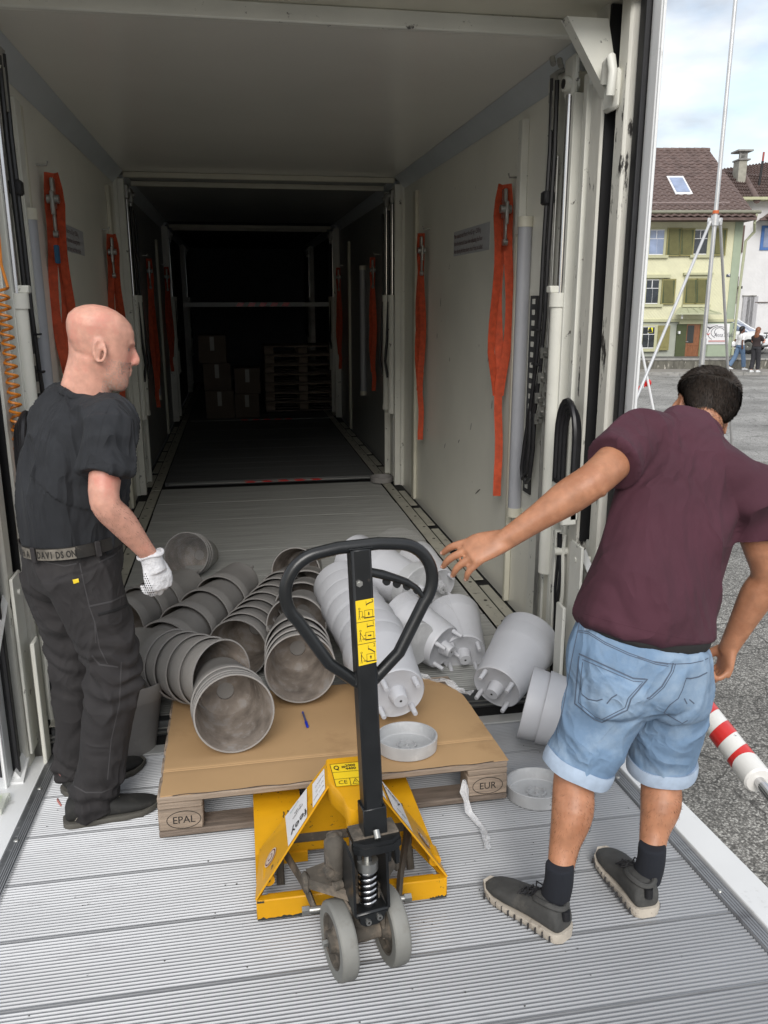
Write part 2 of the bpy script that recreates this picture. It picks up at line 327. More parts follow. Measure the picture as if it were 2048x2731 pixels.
for i, (y_, z_, l_, a_) in enumerate(((4.95, 1.25, .10, .2), (4.85, .95, .05, .1), (6.2, 1.55, .06, 0), (6.3, 1.3, .04, .1), (5.3, .75, .05, .3), (5.6, .6, .04, .8), (4.6, 1.7, .07, .3), (5.9, 1.15, .03, 0), (6.0, .5, .05, .6), (5.1, .35, .12, 1.1))):
    T = Matrix.Translation((XR-.0012, y_, z_)) @ Matrix.Rotation(a_, 4, 'X'); MB(T).add([(0, -.004, -l_/2), (0, .003, -l_/2), (0, .006, 0), (0, .002, l_/2), (0, -.003, l_/2), (0, -.005, .1*l_)], [(0, 1, 2, 3, 4, 5)]).build('scuff_mark', mat('dark_scuff', (.08, .075, .07), .6), truck)
# lamp tubes
for sx, xw, y, z0, z1 in ((-1, XR, 4.27, .45, 1.93), (1, XL, 4.24, .45, 1.93), (-1, XR, 9.9, .5, 1.9), (1, XL, 9.9, .5, 1.9)):
    x = xw+sx*.035; o = MB().tube([(x, y, z0), (x, y, z1)], .036, 20).build('lamp_tube', tubem, truck)
    MB().tube([(x, y, z0-.05), (x, y, z0)], .04, 20).build('end_cap', creamw, o); MB().tube([(x, y, z1), (x, y, z1+.05)], .04, 20).build('end_cap', creamw, o)
# capacity notices
TXT = ['Max. capacity each floors: 4 x 625 kg = 2500 kg', 'Note the hydraulic hose when adjusting the floor', 'After adjusting the floors always check if they are bolted']
for sx, xw, y0, y1, z0, z1 in ((-1, XR, 5.0, 5.84, 1.86, 2.02), (1, XL, 5.05, 5.9, 1.85, 2.0)):
    o = MB().span((xw, y0, z0), (xw+sx*.002, y1, z1)).build('notice_sticker', labelgr, truck)
    for i, s_ in enumerate(TXT):
        text(s_, 'notice_text', inkred, o, (xw+sx*.002, y1-.01 if sx < 0 else y0+.01, z1-.045-i*.05), (0, sx, 0), (0, 0, 1), .042, squash=(.80, .82, .72)[i])
# rear portal, right side: post, black slot, seal and folded door leaf, seen edge on
def vbar(name, x0, x1, y0, y1, z0, z1, m_, bev=.003): return MB().span((x0, y0, z0), (x1, y1, z1), bev).build(name, m_, truck)
ZB = -1.0
for sgn, X0 in ((1, XR), (-1, XL)):
    def X(d): return X0+sgn*d     # d > 0 outward
    vb = lambda name, d0, d1, y0, y1, z0, z1, m_, bev=.003: vbar(name, *sorted((X(d0), X(d1))), y0, y1, z0, z1, m_, bev)
    vb('inner_post', -.035, .0, 3.70, 4.02, ZF, ZC, postw)
    vb('inner_post', -.075, .0, 3.62, 3.68, ZF, 2.50, creamw)
    vb('guide_rail', -.10, -.0, 3.535, 3.565, ZF-.6, 2.40, postw)
    vb('guide_rail', -.07, -.0, 3.47, 3.515, ZF-.6, 2.46, postw)
    vb('guide_rail', -.10, -.055, 3.40, 3.42, ZF-.6, 2.40, postw)
    vb('corner_post', -.09, .06, 3.27, 3.385, ZB, ZC+.05, scuffw, .012); vb('slot_lining', -.082, .06, 3.256, 3.268, .55, ZC+.03, slotm, 0)
    vb('slot_back', -.03, .06, 3.19, 3.262, ZB, ZC+.03, slotm, .0)
    vb('outer_post', -.075, .06, 3.10, 3.19, ZB, ZC+.05, scuffw, .01)
    vb('rubber_seal', -.05, .03, 3.035, 3.095, ZB, ZC+.12, rubber, .012)
    vb('rubber_seal', -.062, -.045, 3.01, 3.03, ZB, ZC+.12, rubber, .003)
    vb('door_leaf', -.032, -.012, 2.955, 3.033, ZB, ZC+.3, platew, .008)
    vb('door_leaf_edge', -.030, -.020, 2.945, 2.955, ZB, ZC+.3, platew, .003)
    # lifting rod with cylinder
    xx = X(-.10)
    MB().tube([(xx, 3.585, 1.58), (xx, 3.585, 2.40)], .015, 14).build('piston_rod', chrome, truck)
    b = MB(); b.tube([(xx, 3.59, .3), (xx, 3.59, 1.58)], .038, 16); b.tube([(xx, 3.59, 1.54), (xx, 3.59, 1.60)], .045, 16); b.box((xx, 3.60, 1.615), (.10, .05, .03), .004); b.build('lifting_cylinder', postw, truck)
    b = MB(); b.tube([(xx-.03, 3.585, 2.44), (xx+.03, 3.585, 2.44)], .03, 18); b.box((xx+.01*sgn, 3.60, 2.47), (.03, .10, .16), .01); b.build('rod_bracket', postw, truck)
    MB().tube([(xx-.034, 3.585, 2.44), (xx+.034, 3.585, 2.44)], .019, 18).build('bracket_pin', rubber, truck)
    for dy in (.0, .018, .036): MB().tube([(X(-.05), 3.82+dy, ZF), (X(-.05), 3.82+dy, 2.2)], .006, 8).build('hydraulic_pipe', steel, truck)
    MB().tube([(X(-.06), 3.72, ZF), (X(-.06), 3.72, 1.15), (X(-.07), 3.70, 1.35), (X(-.08), 3.66, 1.5), (X(-.09), 3.64, 1.6)], .010, 8).build('hydraulic_pipe', postw, truck)
    MB().tube([(X(-.05), 3.68, ZF), (X(-.05), 3.68, 1.1), (X(-.06), 3.65, 1.4), (X(-.07), 3.62, 1.48)], .010, 8).build('hydraulic_pipe', postw, truck)
    hp = [(2.50, .0), (2.2, -.01), (1.8, .015), (1.5, .02), (1.25, .05), (1.05, .10), (.85, .17), (.72, .20), (.66, .18), (.70, .13), (.85, .10), (1.02, .10)]
    for q, dd in ((0, 0), (.035, .03)):
        MB().tube([(X(-.085-dd*.3), 3.78+w_+q*(1 if z_ > 1 else .8), z_+q*.4) for z_, w_ in hp], .011, 8).build('hydraulic_hose', hosem, truck)
    b = MB()
    for q in range(3):
        b.tube([(X(-.085), 3.79+q*.022, 2.30+q*.06), (X(-.085), 3.79+q*.022, 2.46)], .016, 6)
        b.tube([(X(-.085), 3.79+q*.022, 2.46), (X(-.085), 3.80+q*.022, 2.53), (X(-.05), 3.80+q*.02, 2.55)], .012, 8)
    for q, (z_, y_) in enumerate(((1.30, 3.80), (1.18, 3.82), (1.08, 3.85), (.98, 3.84), (1.24, 3.72), (1.12, 3.76), (1.02, 3.8))):
        b.tube([(X(-.08), y_, z_), (X(-.08), y_+.004, z_+.05)], .018, 6); b.tube([(X(-.08), y_-.04, z_+.02), (X(-.08), y_+.03, z_+.02)], .012, 6)
    b.build('hose_fitting', steel, truck)['kind'] = 'stuff'
    b = MB(); b.box((X(-.09), 3.82, 2.02), (.05, .06, .06), .008); b.box((X(-.10), 3.845, 1.43), (.04, .05, .008)); b.box((X(-.10), 3.84, 1.27), (.04, .05, .008)); b.build('hose_clamp', rubber, truck)['kind'] = 'stuff'
    # perforated plate
    o = vb('perforated_plate', -.014, -.0, 4.095, 4.205, .56, 1.59, mat('dark_steel_plate', (.05, .05, .05), .5, .6, var=.2), .0)
    for i in range(19):
        MB().span((X(-.0165), 4.13, .585+i*.0535), (X(-.014), 4.17, .585+i*.0535+.026), .001).build('plate_hole', postw, o)
    # coil of black hose on a bracket beside the slot
    for q in range(3):
        x = X(-.13-.012*q); r = .075+.012*q
        pts = [(x, 3.30-r, .72)]+[(x, 3.30-r*math.cos(t_), 1.0+r*1.6*math.sin(t_)) for t_ in (math.pi*i/10 for i in range(11))]+[(x, 3.30+r, .80), (x, 3.30+r, .72)]
        MB().tube(pts, .014, 8).build('hydraulic_hose', hosem, truck)
    b = MB(); b.box((X(-.15), 3.29, .73), (.04, .22, .13), .006); b.box((X(-.17), 3.19, .71), (.07, .02, .13), .006); b.build('hose_bracket', postw, truck)
    MB().box((X(-.145), 3.30, .80), (.05, .17, .02), .006).build('bracket_cushion', rubber, truck)
    for q in range(4):
        MB().tube([(X(-.11-.01*(q % 2)), 3.36+.015*q+.01*math.sin(i*1.7+q), .55-i*.09) for i in range(10)], .008, 6).build('cable', hosem if q % 2 else postw, truck)
    vb('lower_guide', -.125, -.02, 3.43, 3.46, ZB, .55, postw, .003)
    MB().tube([(X(-.15), 3.38, .47), (X(-.06), 3.38, .47)], .018, 12).build('guide_pin', postw, truck)
    # clevis and strut of the lift arm
    vb('arm_lug', -.135, -.12, 3.12, 3.20, ZB, .30, postw, .004); vb('arm_lug', -.20, -.185, 3.12, 3.20, ZB, .30, postw, .004)
    # gusset and latch
    if sgn > 0:
        b = MB(); b.prism([(X(-.26), 3.24, 2.585), (X(-.10), 3.24, 2.585), (X(-.07), 3.24, 2.46), (X(-.07), 3.24, 2.30)], (0, .012, 0)); b.prism([(X(-.265), 3.235, 2.585), (X(-.26), 3.235, 2.585), (X(-.066), 3.235, 2.295), (X(-.071), 3.235, 2.295)], (0, .06, 0)); b.build('corner_gusset', postw, truck)
        b = MB(); b.box((X(-.085), 3.20, 2.33), (.03, .11, .14), .012)
        b.tube([(X(-.11), 3.22, 2.36), (X(-.12), 3.19, 2.42), (X(-.12), 3.15, 2.43), (X(-.12), 3.13, 2.38), (X(-.12), 3.14, 2.30)], .017, 10); b.build('door_latch', postw, truck)
        b = MB()
        for q in range(2): b.tube([(X(-.14-.04*q), 3.62-.02*q, 2.54+.0*q), (X(-.14-.04*q), 3.60-.02*q, 2.51)], .012, 6)
        b.build('frame_bolt', steel, truck)
# head beam over the opening
b = MB(); b.span((XL-.06, 3.06, ZC+.035), (XR+.06, 3.50, ZC+.3), .01); b.build('head_beam', creamw, truck)
b = MB(); b.span((XL, 3.46, ZC-.03), (XR, 3.50, ZC+.035), .006); b.build('beam_lip', postw, truck)
b = MB(); b.span((XL, 3.06, ZC-.0), (XR, 3.10, ZC+.034), .004); b.build('beam_edge', postw, truck)
# skirts and chassis below, seen from the side
b = MB(); b.span((XL-.06, 3.5, -.75), (XL-.03, YB, ZF-.21)); b.span((XR+.03, 3.5, -.75), (XR+.06, YB, ZF-.21)); b.build('side_skirt', postw, truck)
for yw in (8.5, 9.9, 16.0):
    for x in (XL+.15, XR-.15):
        MB().lathe([(.2, -.14), (.48, -.14), (.5, -.1), (.5, .1), (.48, .14), (.2, .14)], 32, TR((x, yw, ZG+.5), (1, 0, 0))).build('wheel', rubber, truck)
# ---------------------------------------------------------------- lashing straps (hang on hooks)
def ribbon(b, pts, wdt, th=.003, ax=(0, 1, 0)):
    ax = V(ax); rs = []
    for i, p in enumerate(pts):
        p = V(p); t = (V(pts[min(i+1, len(pts)-1)])-V(pts[max(i-1, 0)])).normalized(); wd = (ax-t*ax.dot(t)).normalized()*wdt/2; n_ = t.cross(wd).normalized()*th/2
        rs.append([p-wd-n_, p+wd-n_, p+wd+n_, p-wd+n_])
    b.rings(rs)
def strap(x, sx, y, ztop, zmid, zend, label, w_=.05, bulky=1, blue=False):
    t = thing('lashing_strap', label, 'lashing strap', (x, y, ztop), 'orange lashing straps hung on the hold walls')
    b = MB(); rnd = random.Random(int(y*100))
    for q in range(3 if bulky else 2):
        off = (-.03, .03, .0)[q]*bulky; pts = []
        for i in range(15):
            s_ = i/14; z = ztop+(zmid-ztop)*s_
            cl_ = min(1, s_*6+.25)*(1-.85*max(0, s_-.8)*5*.9); pts.append((x+sx*(.060+(off*.95+.010*math.sin(s_*8+q*2))*cl_), y+.02*q+.008*math.sin(s_*7+q*2), z))
        ribbon(b, pts, .048, .003, (sx*.92, .35*(-1)**q, 0))
    b.build('webbing_loop', strapm, t)
    b = MB(); pts = [(x+sx*(.055+.006*math.sin(i*.9)), y+.02*math.sin(i*.5)-.01, zmid+.15+(zend-zmid-.15)*i/9) for i in range(10)]; ribbon(b, pts, .045, .003, (sx, .3, 0)); b.build('webbing_tail', strapm, t)
    # ratchet
    b = MB(); xo = x+sx*.065; y -= .03; b.box((xo, y+.02, ztop-.10), (.02, .05, .15), .006); b.box((xo, y-.015, ztop-.15), (.02, .04, .12), .006)
    b.tube([(xo-.03, y, ztop-.13), (xo+.03, y, ztop-.13)], .022, 12); b.box((xo, y-.005, ztop-.23), (.014, .035, .12), .006); b.tube([(xo-.012, y-.005, ztop-.30), (xo+.012, y-.005, ztop-.30)], .018, 10)
    b.build('ratchet', steel, t)
    b = MB(); b.tube([(x, y, ztop+.03), (x+sx*.05, y, ztop+.03), (x+sx*.055, y, ztop+.05)], .005, 6); b.build('hook', steel, t)
    if blue: MB().box((xo, y-.03, ztop-.40), (.02, .05, .09), .004).build('blue_tag', mat('faded_blue_tag', (.02, .10, .20), .7), t)
    return t
strap(XR, -1, 4.54, 2.17, 1.04, .46, 'orange strap doubled in a wide loop, hung beside the right lamp tube', .085, 1.25)
strap(XR, -1, 6.62, 2.07, .85, .45, 'narrow orange strap hung between the right notice and the first inner posts', .07, .35)
strap(XL, 1, 4.72, 2.20, 1.1, .3, 'bright orange strap with blue tag and long steel hook on the left wall', .08, 1.1, True)
strap(XL, 1, 6.78, 2.05, 1.1, .5, 'dark red strap with shiny ratchet beside the left inner posts', .08, 1.0)
strap(XR, -1, 9.0, 2.0, .8, .6, 'dim red strap on the right wall just past the first inner posts', .05, .3)
strap(XL, 1, 9.6, 2.0, .6, .4, 'dim red strap on the left wall just past the first inner posts', .05, .6)
strap(XL, 1, 12.0, 2.0, .8, .6, 'dark red strap by the second left posts deep in the hold', .06, .7)
strap(XR, -1, 12.0, 2.0, .8, .6, 'dark red strap by the second right posts deep in the hold', .06, .5)
# steel hook piece above the left strap
# coiled orange cable at the left edge
b = MB(); pts = []
for i in range(24*16):
    t_ = i/16; z = 1.62-t_*.036; r = .022
    pts.append((-.842+.0*t_+r*math.cos(2*math.pi*t_), 3.345+r*math.sin(2*math.pi*t_), z))
pts = [(-.86, 3.36, 2.5), (-.86, 3.35, 2.2), (-.83, 3.35, 1.9), (-.835, 3.35, 1.7)]+pts+[(-.84, 3.34, .72), (-.85, 3.33, .5)]
tag(b.tube(pts, .0055, 6).build('coiled_cable', orangec), 'orange coiled cable hanging down the left rear post', 'cable')
# ---------------------------------------------------------------- tail lift platform
lift = thing('tail_lift', 'ribbed aluminium tail lift platform with white side frames', 'tail lift', P(.28, 2.2, 0))
pw2 = .2612; nr = 20; prof = []
for j in range(nr):
    y = -pw2/2+pw2*j/nr; q = pw2/nr
    prof += [(y+.0012, 0), (y+q*.30, .0), (y+q*.46, -.0052), (y+q*.84, -.0052)]
prof = [(-pw2/2+.0001, -.06), (-pw2/2+.0001, 0)]+prof+[(pw2/2-.0004, -.0002), (pw2/2-.0004, -.06)]
b = MB(); b.prism([(-1.052, y, z) for y, z in prof], (2.104, 0, 0)); dm = b.mesh('deck_panel', alu, smooth=False)
e0 = 3.125-pw2/2; rm = PM.to_3x3().to_4x4()
for i in range(12):
    o = bpy.data.objects.new('deck_panel', dm); col.objects.link(o); o.parent = lift
    o.matrix_basis = Matrix.Translation(P(.278, e0-i*pw2, 0)-lift.location) @ rm
for x0, x1, hh, nm, m_ in ((-.775, -.82, .006, 'edge_strip', mat('worn_dark_strip', (.13, .135, .14), .5, .6, var=.3, vs=14, dirt=(.3, .3, .3), ds=30, dt=.55, dw=.1)), (1.331, 1.378, .006, 'edge_strip', alu),
                         (-.8205, -1.02, .004, 'side_frame', platew), (1.379, 1.488, .016, 'side_frame', platew)):
    MB(PM).span((min(x0, x1), 0, -.07), (max(x0, x1), 3.20, hh), .003).build(nm, m_, lift)
b = MB(PM)
for i in range(5): b.span((1.335+i*.009, 0, .006), (1.338+i*.009, 3.12, .008)); b.span((-.80+i*.007, 0, .006), (-.797+i*.007, 3.12, .0075))
b.build('strip_ridge', alu, lift)['kind'] = 'stuff'
for i in range(9):
    for x in (1.345, -.798): MB(PM).lathe([(.0001, .0105), (.006, .0105), (.009, .007), (.0001, .005)], 12, Matrix.Translation((x, .2+i*.34, 0))).build('screw', steel, lift)
MB(PM).span((-.775, 3.13, -.07), (1.33, 3.205, .003), .002).build('front_strip', plate, lift)
b = MB(PM); rnd = random.Random(4)
for i in range(170):
    x, e_, s_ = rnd.uniform(-.74, 1.3), rnd.uniform(.9, 3.0), rnd.uniform(.0012, .0042); h_ = .0008; a_ = rnd.uniform(0, 6)
    b.add([(x+s_*math.cos(a_), e_+s_*math.sin(a_), h_), (x+s_*math.cos(a_+2), e_+s_*math.sin(a_+2), h_+s_*.3), (x+s_*.8*math.cos(a_+4), e_+s_*.8*math.sin(a_+4), h_)], [(0, 1, 2)])
tag(b.build('grit', mat('dark_grit', (.04, .037, .033), .9), smooth=False), 'dark grit scattered on the ribbed deck', 'grit', kind='stuff')
# side arms: swan-neck bars between the lift and the rear posts
for sg, x in ((-1, -.90), (1, 1.42)):
    b = MB(); b.prism([P(x-.03, 2.98, .0), P(x+.03, 2.98, .0), P(x+.02, 3.17, .05), P(x-.02, 3.17, .05)], (0, 0, .012)); b.tube([P(x, 3.0, .02), P(x, 3.12, .05), P(x+.0, 3.20, .20), P(x, 3.22, .36)], [.03, .03, .028, .03], 4, flat=.5, up=(1, 0, 0)); b.build('hinge_arm', platew, lift)
    b = MB(); b.tube([(x+.0, 3.17, .52), (x-.02*sg, 2.62, .18)], .032, 4, flat=.45, up=(1, 0, 0)); b.build('diagonal_strut', platew, lift)
    b = MB()
    for dx in (-.035, .035): b.span((x+dx-.006, 3.10, ZF), (x+dx+.006, 3.22, .57), .003)
    b.tube([(x-.045, 3.16, .5), (x+.05, 3.16, .5)], .012, 10); b.build('clevis', postw, lift)
lv = thing('spirit_level', 'clear acrylic spirit level block on the left white frame', 'spirit level', P(-.915, 2.80, .004))
MB(PM).span((-.95, 2.76, .004), (-.89, 2.88, .026), .003).build('acrylic_block', mat('clear_acrylic', (.75, .78, .70), .1, var=.03, alpha=.55), lv)
MB(PM).tube([(-.92, 2.775, .018), (-.92, 2.865, .018)], .007, 10).build('vial', mat('green_vial', (.45, .62, .12), .1), lv)
# red and white striped hydraulic cylinder past the right edge, the camera side of it lower
hc = thing('hydraulic_cylinder', 'white hydraulic cylinder with red warning bands beside the platform', 'hydraulic cylinder', atz(1640, 1690, -.5))
c1 = V(atz(1640, 1688, -.48)); c0 = V(atz(1478, 1478, -.40)); dv = (c1-c0).normalized(); T = TR(c0, dv, (0, 0, 1)); Lc = (c1-c0).length; rc = .060
b = MB(); b.lathe([(.001, 0), (rc, 0), (rc, Lc-.12), (rc+.004, Lc-.12), (rc+.004, Lc-.01), (rc-.004, Lc), (.02, Lc), (.02, Lc-.01), (.001, Lc-.01)], 28, T, False); b.build('barrel', whitefoil, hc)
for k in range(4):
    rg = []
    for q in (0, .09):
        rg.append([T @ V((math.cos(t_)*(rc+.0012), math.sin(t_)*(rc+.0012), .03+k*.185+q+.05*math.cos(t_-.9))) for t_ in (2*math.pi*j/28 for j in range(28))])
    MB().rings(rg, (False, False)).build('red_band', redm, hc)
b = MB(); b.tube([T @ V((0, 0, Lc-.02)), T @ V((0, 0, Lc+.9))], .024, 16); b.build('piston_rod', chrome, hc)
b = MB(); b.tube([T @ V((-.045, -.055, 0.02)), T @ V((-.045, -.055, Lc-.03))], .010, 8); b.build('side_pipe', whitefoil, hc)
# ---------------------------------------------------------------- pallets
def make_pallet(T, label, group, cat='pallet', stamps=True, light=False):
    t = thing('wooden_pallet', label, cat, T.translation, group)
    rnd = random.Random(3)
    def pc(nm, a, b_, m_=wood, bev=.004):
        return MB(T).span(a, b_, bev).build(nm, m_, t)
    for i, (y0, wd) in enumerate(((0, .145), (.19, .10), (.3275, .145), (.51, .10), (.655, .145))):
        pc('deck_board', (0, y0, .122), (1.2, y0+wd, .144), wood)
    for x0 in (0, .5275, 1.055): pc('cross_board', (x0, 0, .0995), (x0+.145, .8, .1215), wood_d if x0 == .5275 else wood)
    for x0, wd in ((0, .1), (.5275, .145), (1.1, .1)):
        for y0, wy in ((0, .1), (.3275, .145), (.7, .1)):
            xx = x0 if x0 != 1.1 else 1.1
            pc('block', (xx, y0, .022), (xx+wd if x0 else .145, y0+wy, .0990) if x0 != 1.1 else (1.2, y0+wy, .0990), wood, .005) if x0 != 1.1 else pc('block', (1.055, y0, .022), (1.2, y0+wy, .0990), wood, .005)
    for y0, wd in ((0, .1), (.3275, .145), (.7, .1)): pc('bottom_board', (0, y0, 0), (1.2, y0+wd, .0215), wood_d)
    if stamps:
        xd = T.to_3x3() @ V((1, 0, 0)); yd = T.to_3x3() @ V((0, 0, 1))
        for s_, x in (('EPAL', .082), ('EUR', 1.127)):
            text(s_, 'stamp', ink, t, T @ V((x, -.0003, .048)), xd, yd, .036, align='CENTER', squash=.95)
            b = MB(T); n_ = 28
            b.rings([[V((x+math.cos(q)*(.056-w_), -.0015, .060+math.sin(q)*(.032-w_))) for q in (2*math.pi*j/n_ for j in range(n_))] for w_ in (0, .0022)], (False, False)); b.build('stamp_ring', ink, t)
    return t
PT = PM @ Matrix.Translation((-.3227, 2.4648, .028)) @ Matrix.Rotation(.0148, 4, 'Z')
make_pallet(PT, 'weathered euro pallet carrying cardboard and stacked plant pots', None)
# cardboard sheet
cs = thing('cardboard_sheet', 'brown cardboard sheet lying over the wooden pallet', 'cardboard', PT @ V((.6, .4, .146)))
b = MB(PT); nx, ny = 48, 24; vs = []; x0, x1, y0, y1 = .01, 1.205, .006, .80
def ch(x, y):
    z = .1465+.0025*noise.noise(V((x*5, y*5, 3)))
    if y < .05: z += .004*max(0, noise.noise(V((x*9, 0, 1))))
    for yc in (.17, .182): z -= .0022*math.exp(-((y-yc)/.003)**2)
    return z
outl = []
gy = sorted(set([y0+(y1-y0)*j/ny for j in range(ny+1)]+[.162, .167, .170, .173, .176, .179, .182, .185, .19]))
for j, y in enumerate(gy):
    for i in range(nx+1):
        x = x0+(x1-x0)*i/nx
        xx = x+(.0 if 0 < i < nx else .004*noise.noise(V((i, y*14, 0)))); yy = y+(.003*noise.noise(V((x*14, 5, 0))) if j == 0 else 0)
        if y > .55 and i == nx: xx -= (y-.55)*.5*((y-.55)/.25)
        elif y > .55: xx = x0+(x1-(y-.55)**2*2-x0)*i/nx
        vs.append(V((xx, yy, ch(x, y))))
n_ = nx+1; m2 = len(gy); base = len(vs)
vs2 = vs+[p-V((0, 0, .004)) for p in vs]; fs = []
for j in range(m2-1):
    for i in range(nx):
        a_ = j*n_+i; fs.append((a_, a_+1, a_+n_+1, a_+n_)); fs.append((base+a_, base+a_+n_, base+a_+n_+1, base+a_+1))
for i in range(nx): fs.append((i, base+i, base+i+1, i+1)); a_ = (m2-1)*n_+i; fs.append((a_, a_+1, base+a_+1, base+a_))
for j in range(m2-1): a_ = j*n_; fs.append((a_, a_+n_, base+a_+n_, base+a_)); a_ = j*n_+nx; fs.append((a_, base+a_, base+a_+n_, a_+n_))
b.add(vs2, fs); b.build('sheet', card, cs)
ribbonpts = [(x0+.04+(1.10)*i/40, .004+.002*math.sin(i*1.3), .146+.0015*math.sin(i*.8)) for i in range(41)]
b = MB(PT); b.tube(ribbonpts, .0016, 4); b.build('torn_edge', cardd, cs)
# ---------------------------------------------------------------- plant pots
def pot_proto(m_o, m_i):
    Lp, rr, rb, t_ = .30, .146, .110, .0065
    b = MB()
    pr = [(.0005, .006), (rb-.012, .006), (rb-.004, .0015), (rb, .006), (rb+.001, .014), (.1335, .222), (.1365, .228), (.1375, .235), (rr, Lp-.004), (rr-.001, Lp)]
    b.lathe(pr+[(rr-t_, Lp)], 44, closed=False)
    body = b.mesh('pot_wall', m_o, 35)
    b = MB(); b.lathe([(rr-t_, Lp), (rr-t_-.002, Lp-.004), (rb+.004-t_+.006, .04), (rb-.006, .02), (rb-.012, .014), (.034, .014), (.027, -.043), (.0005, -.043)], 44, closed=False)
    inside = b.mesh('pot_lining', m_i, 35)
    b = MB(); b.lathe([(.0005, -.036), (.0055, -.036), (.0055, -.046), (.027, -.046), (.029, -.043), (.036, .006)], 28, closed=False)
    hub = b.mesh('drain_hub', m_o, 35)
    b = MB(); b.lathe([(.0005, .040), (.022, .040), (.022, .012), (.0005, .012)], 20)
    b = MB()
    b.lathe([(.0005, -.030), (.017, -.030), (.017, -.0425)], 20, closed=False)
    disc = b.mesh('hub_disc', m_i, 35)
    b = MB(); b.lathe([(.0001, -.052), (.0085, -.052), (.0095, -.050), (.0115, .004)], 14, closed=False); foot = b.mesh('foot', m_o, 35)
    b = MB(); b.lathe([(.0001, -.0462), (.0052, -.0462)], 12, closed=False); hole = b.mesh('hub_hole', holem, 35, False)
    def put(me, par, loc=(0, 0, 0)):
        o = bpy.data.objects.new(me.name, me); col.objects.link(o); o.parent = par; o.location = loc; return o
    def make(name='plant_pot'):
        t = thing(name, 'x', 'plant pot')
        put(body, t); put(inside, t); h_ = put(hub, t); put(hole, h_); put(disc, t)
        for k in range(4):
            a_ = R(45+90*k); put(foot, t, (.088*math.cos(a_), .088*math.sin(a_), 0))
        return t
    return make
mk = {'g': pot_proto(potg, potgi), 'w': pot_proto(potw, potwi)}
protos = {}
ORD = ['front', 'second', 'third', 'fourth', 'fifth', 'sixth', 'seventh', 'eighth', 'ninth', 'tenth']
def pot(kind, rim, d, label, group=None, spin=0):
    """rim: centre of the rim; d: direction from the base to the rim"""
    if kind not in protos: t = protos[kind] = mk[kind]()
    else: t = copy_tree(protos[kind])
    d = V(d).normalized(); T = TR(V(rim)-d*.30, d) @ Matrix.Rotation(spin, 4, 'Z'); t.matrix_world = T; t.location = T.translation
    t['label'] = label
    if group: t['group'] = group
    elif 'group' in t.keys(): del t['group']
    return t
def stack(kind, rims, ds, where, group):
    for i, (r_, d_) in enumerate(zip(rims, ds)):
        q = V((random.uniform(-.03, .03), random.uniform(-.02, .02), random.uniform(-.02, .02)))
        pot(kind, r_, V(d_).normalized()+q*.6, '%s %s pot %s' % (ORD[i], 'dark grey' if kind == 'g' else 'light grey', where), group, random.uniform(0, 6))
def line(c, d, sp):
    d = V(d).normalized(); out = []; s_ = 0
    for q in [0]+list(sp): s_ += q; out.append(V(c)-d*s_)
    return out, [d]*len(out)
PG = 'dark grey plant pots lying nested in rows'; PW = 'light grey plant pots lying nested in rows'
r1, d1 = line((-.066, 2.745, .134), (.14, -.97, .17), (.028, .028, .06)); stack('g', r1, d1, 'of the nested row lying nearest the pallet left corner', PG)
r1, d1 = line((-.115, 3.075, .13), (.62, -.76, .13), (.085, .085, .085, .07)); stack('g', r1, d1, 'of the loose row fanned behind the bald man\'s gloved hand', PG)
r1, d1 = line((.197, 3.09, .128), (-.03, -.98, .13), (.08, .09, .12)); stack('g', r1, d1, 'of the row beside the blue pen', PG)
r1, d1 = line((.222, 3.70, .065), (-.16, -.98, .12), (.31, .30)); stack('g', r1, d1, 'of the long row seen through the handle loop', PG)
pot('g', (.285, 4.64, .02), (-.25, -.95, .2), 'dark grey pot at the far end of the row under the handle bar', PG)
r1, d1 = line((-.06, 3.66, -.015), (-.30, -.93, .05), (.10, .11, .12, .12, .13, .13, .13)); stack('g', r1, d1, 'of the tight row in the hollow between two grey rows', PG)
r1, d1 = line((-.145, 4.22, .02), (-.37, -.93, -.06), ()); stack('g', r1, d1, 'upper right of the big slanted row, its closed base showing', PG)
r1, d1 = line((-.225, 4.03, .015), (-.40, -.91, -.03), (-.20, -.20, -.19, -.18)); stack('g', r1, d1, 'down the big slanted row below the plastic wrapped pot', PG)
r1, d1 = line((-.375, 5.17, .0), (-.22, -.93, .30), (.05, .05)); stack('g', r1, d1, 'of the short film wrapped row standing off on the hold floor', PG)
r1, d1 = line((-.56, 4.25, -.03), (-.5, -.85, .0), (.15, -.32)); stack('g', r1, d1, 'lying half behind the bald man\'s trousers', PG)
r1, d1 = line((-.90+.09, 3.43, -.03), (-.55, -.83, .05), ()); stack('g', r1, d1, 'showing its dark mouth behind the bald man\'s legs', PG)
pot('w', (-.74, 3.52, -.02), (-.3, -.9, .3), 'light pot inside the dark mouth behind the bald man', PW)
pot('g', (-.50, 3.24, .07), (.05, .10, 1), 'grey pot standing upright behind the bald man\'s shin', PG)
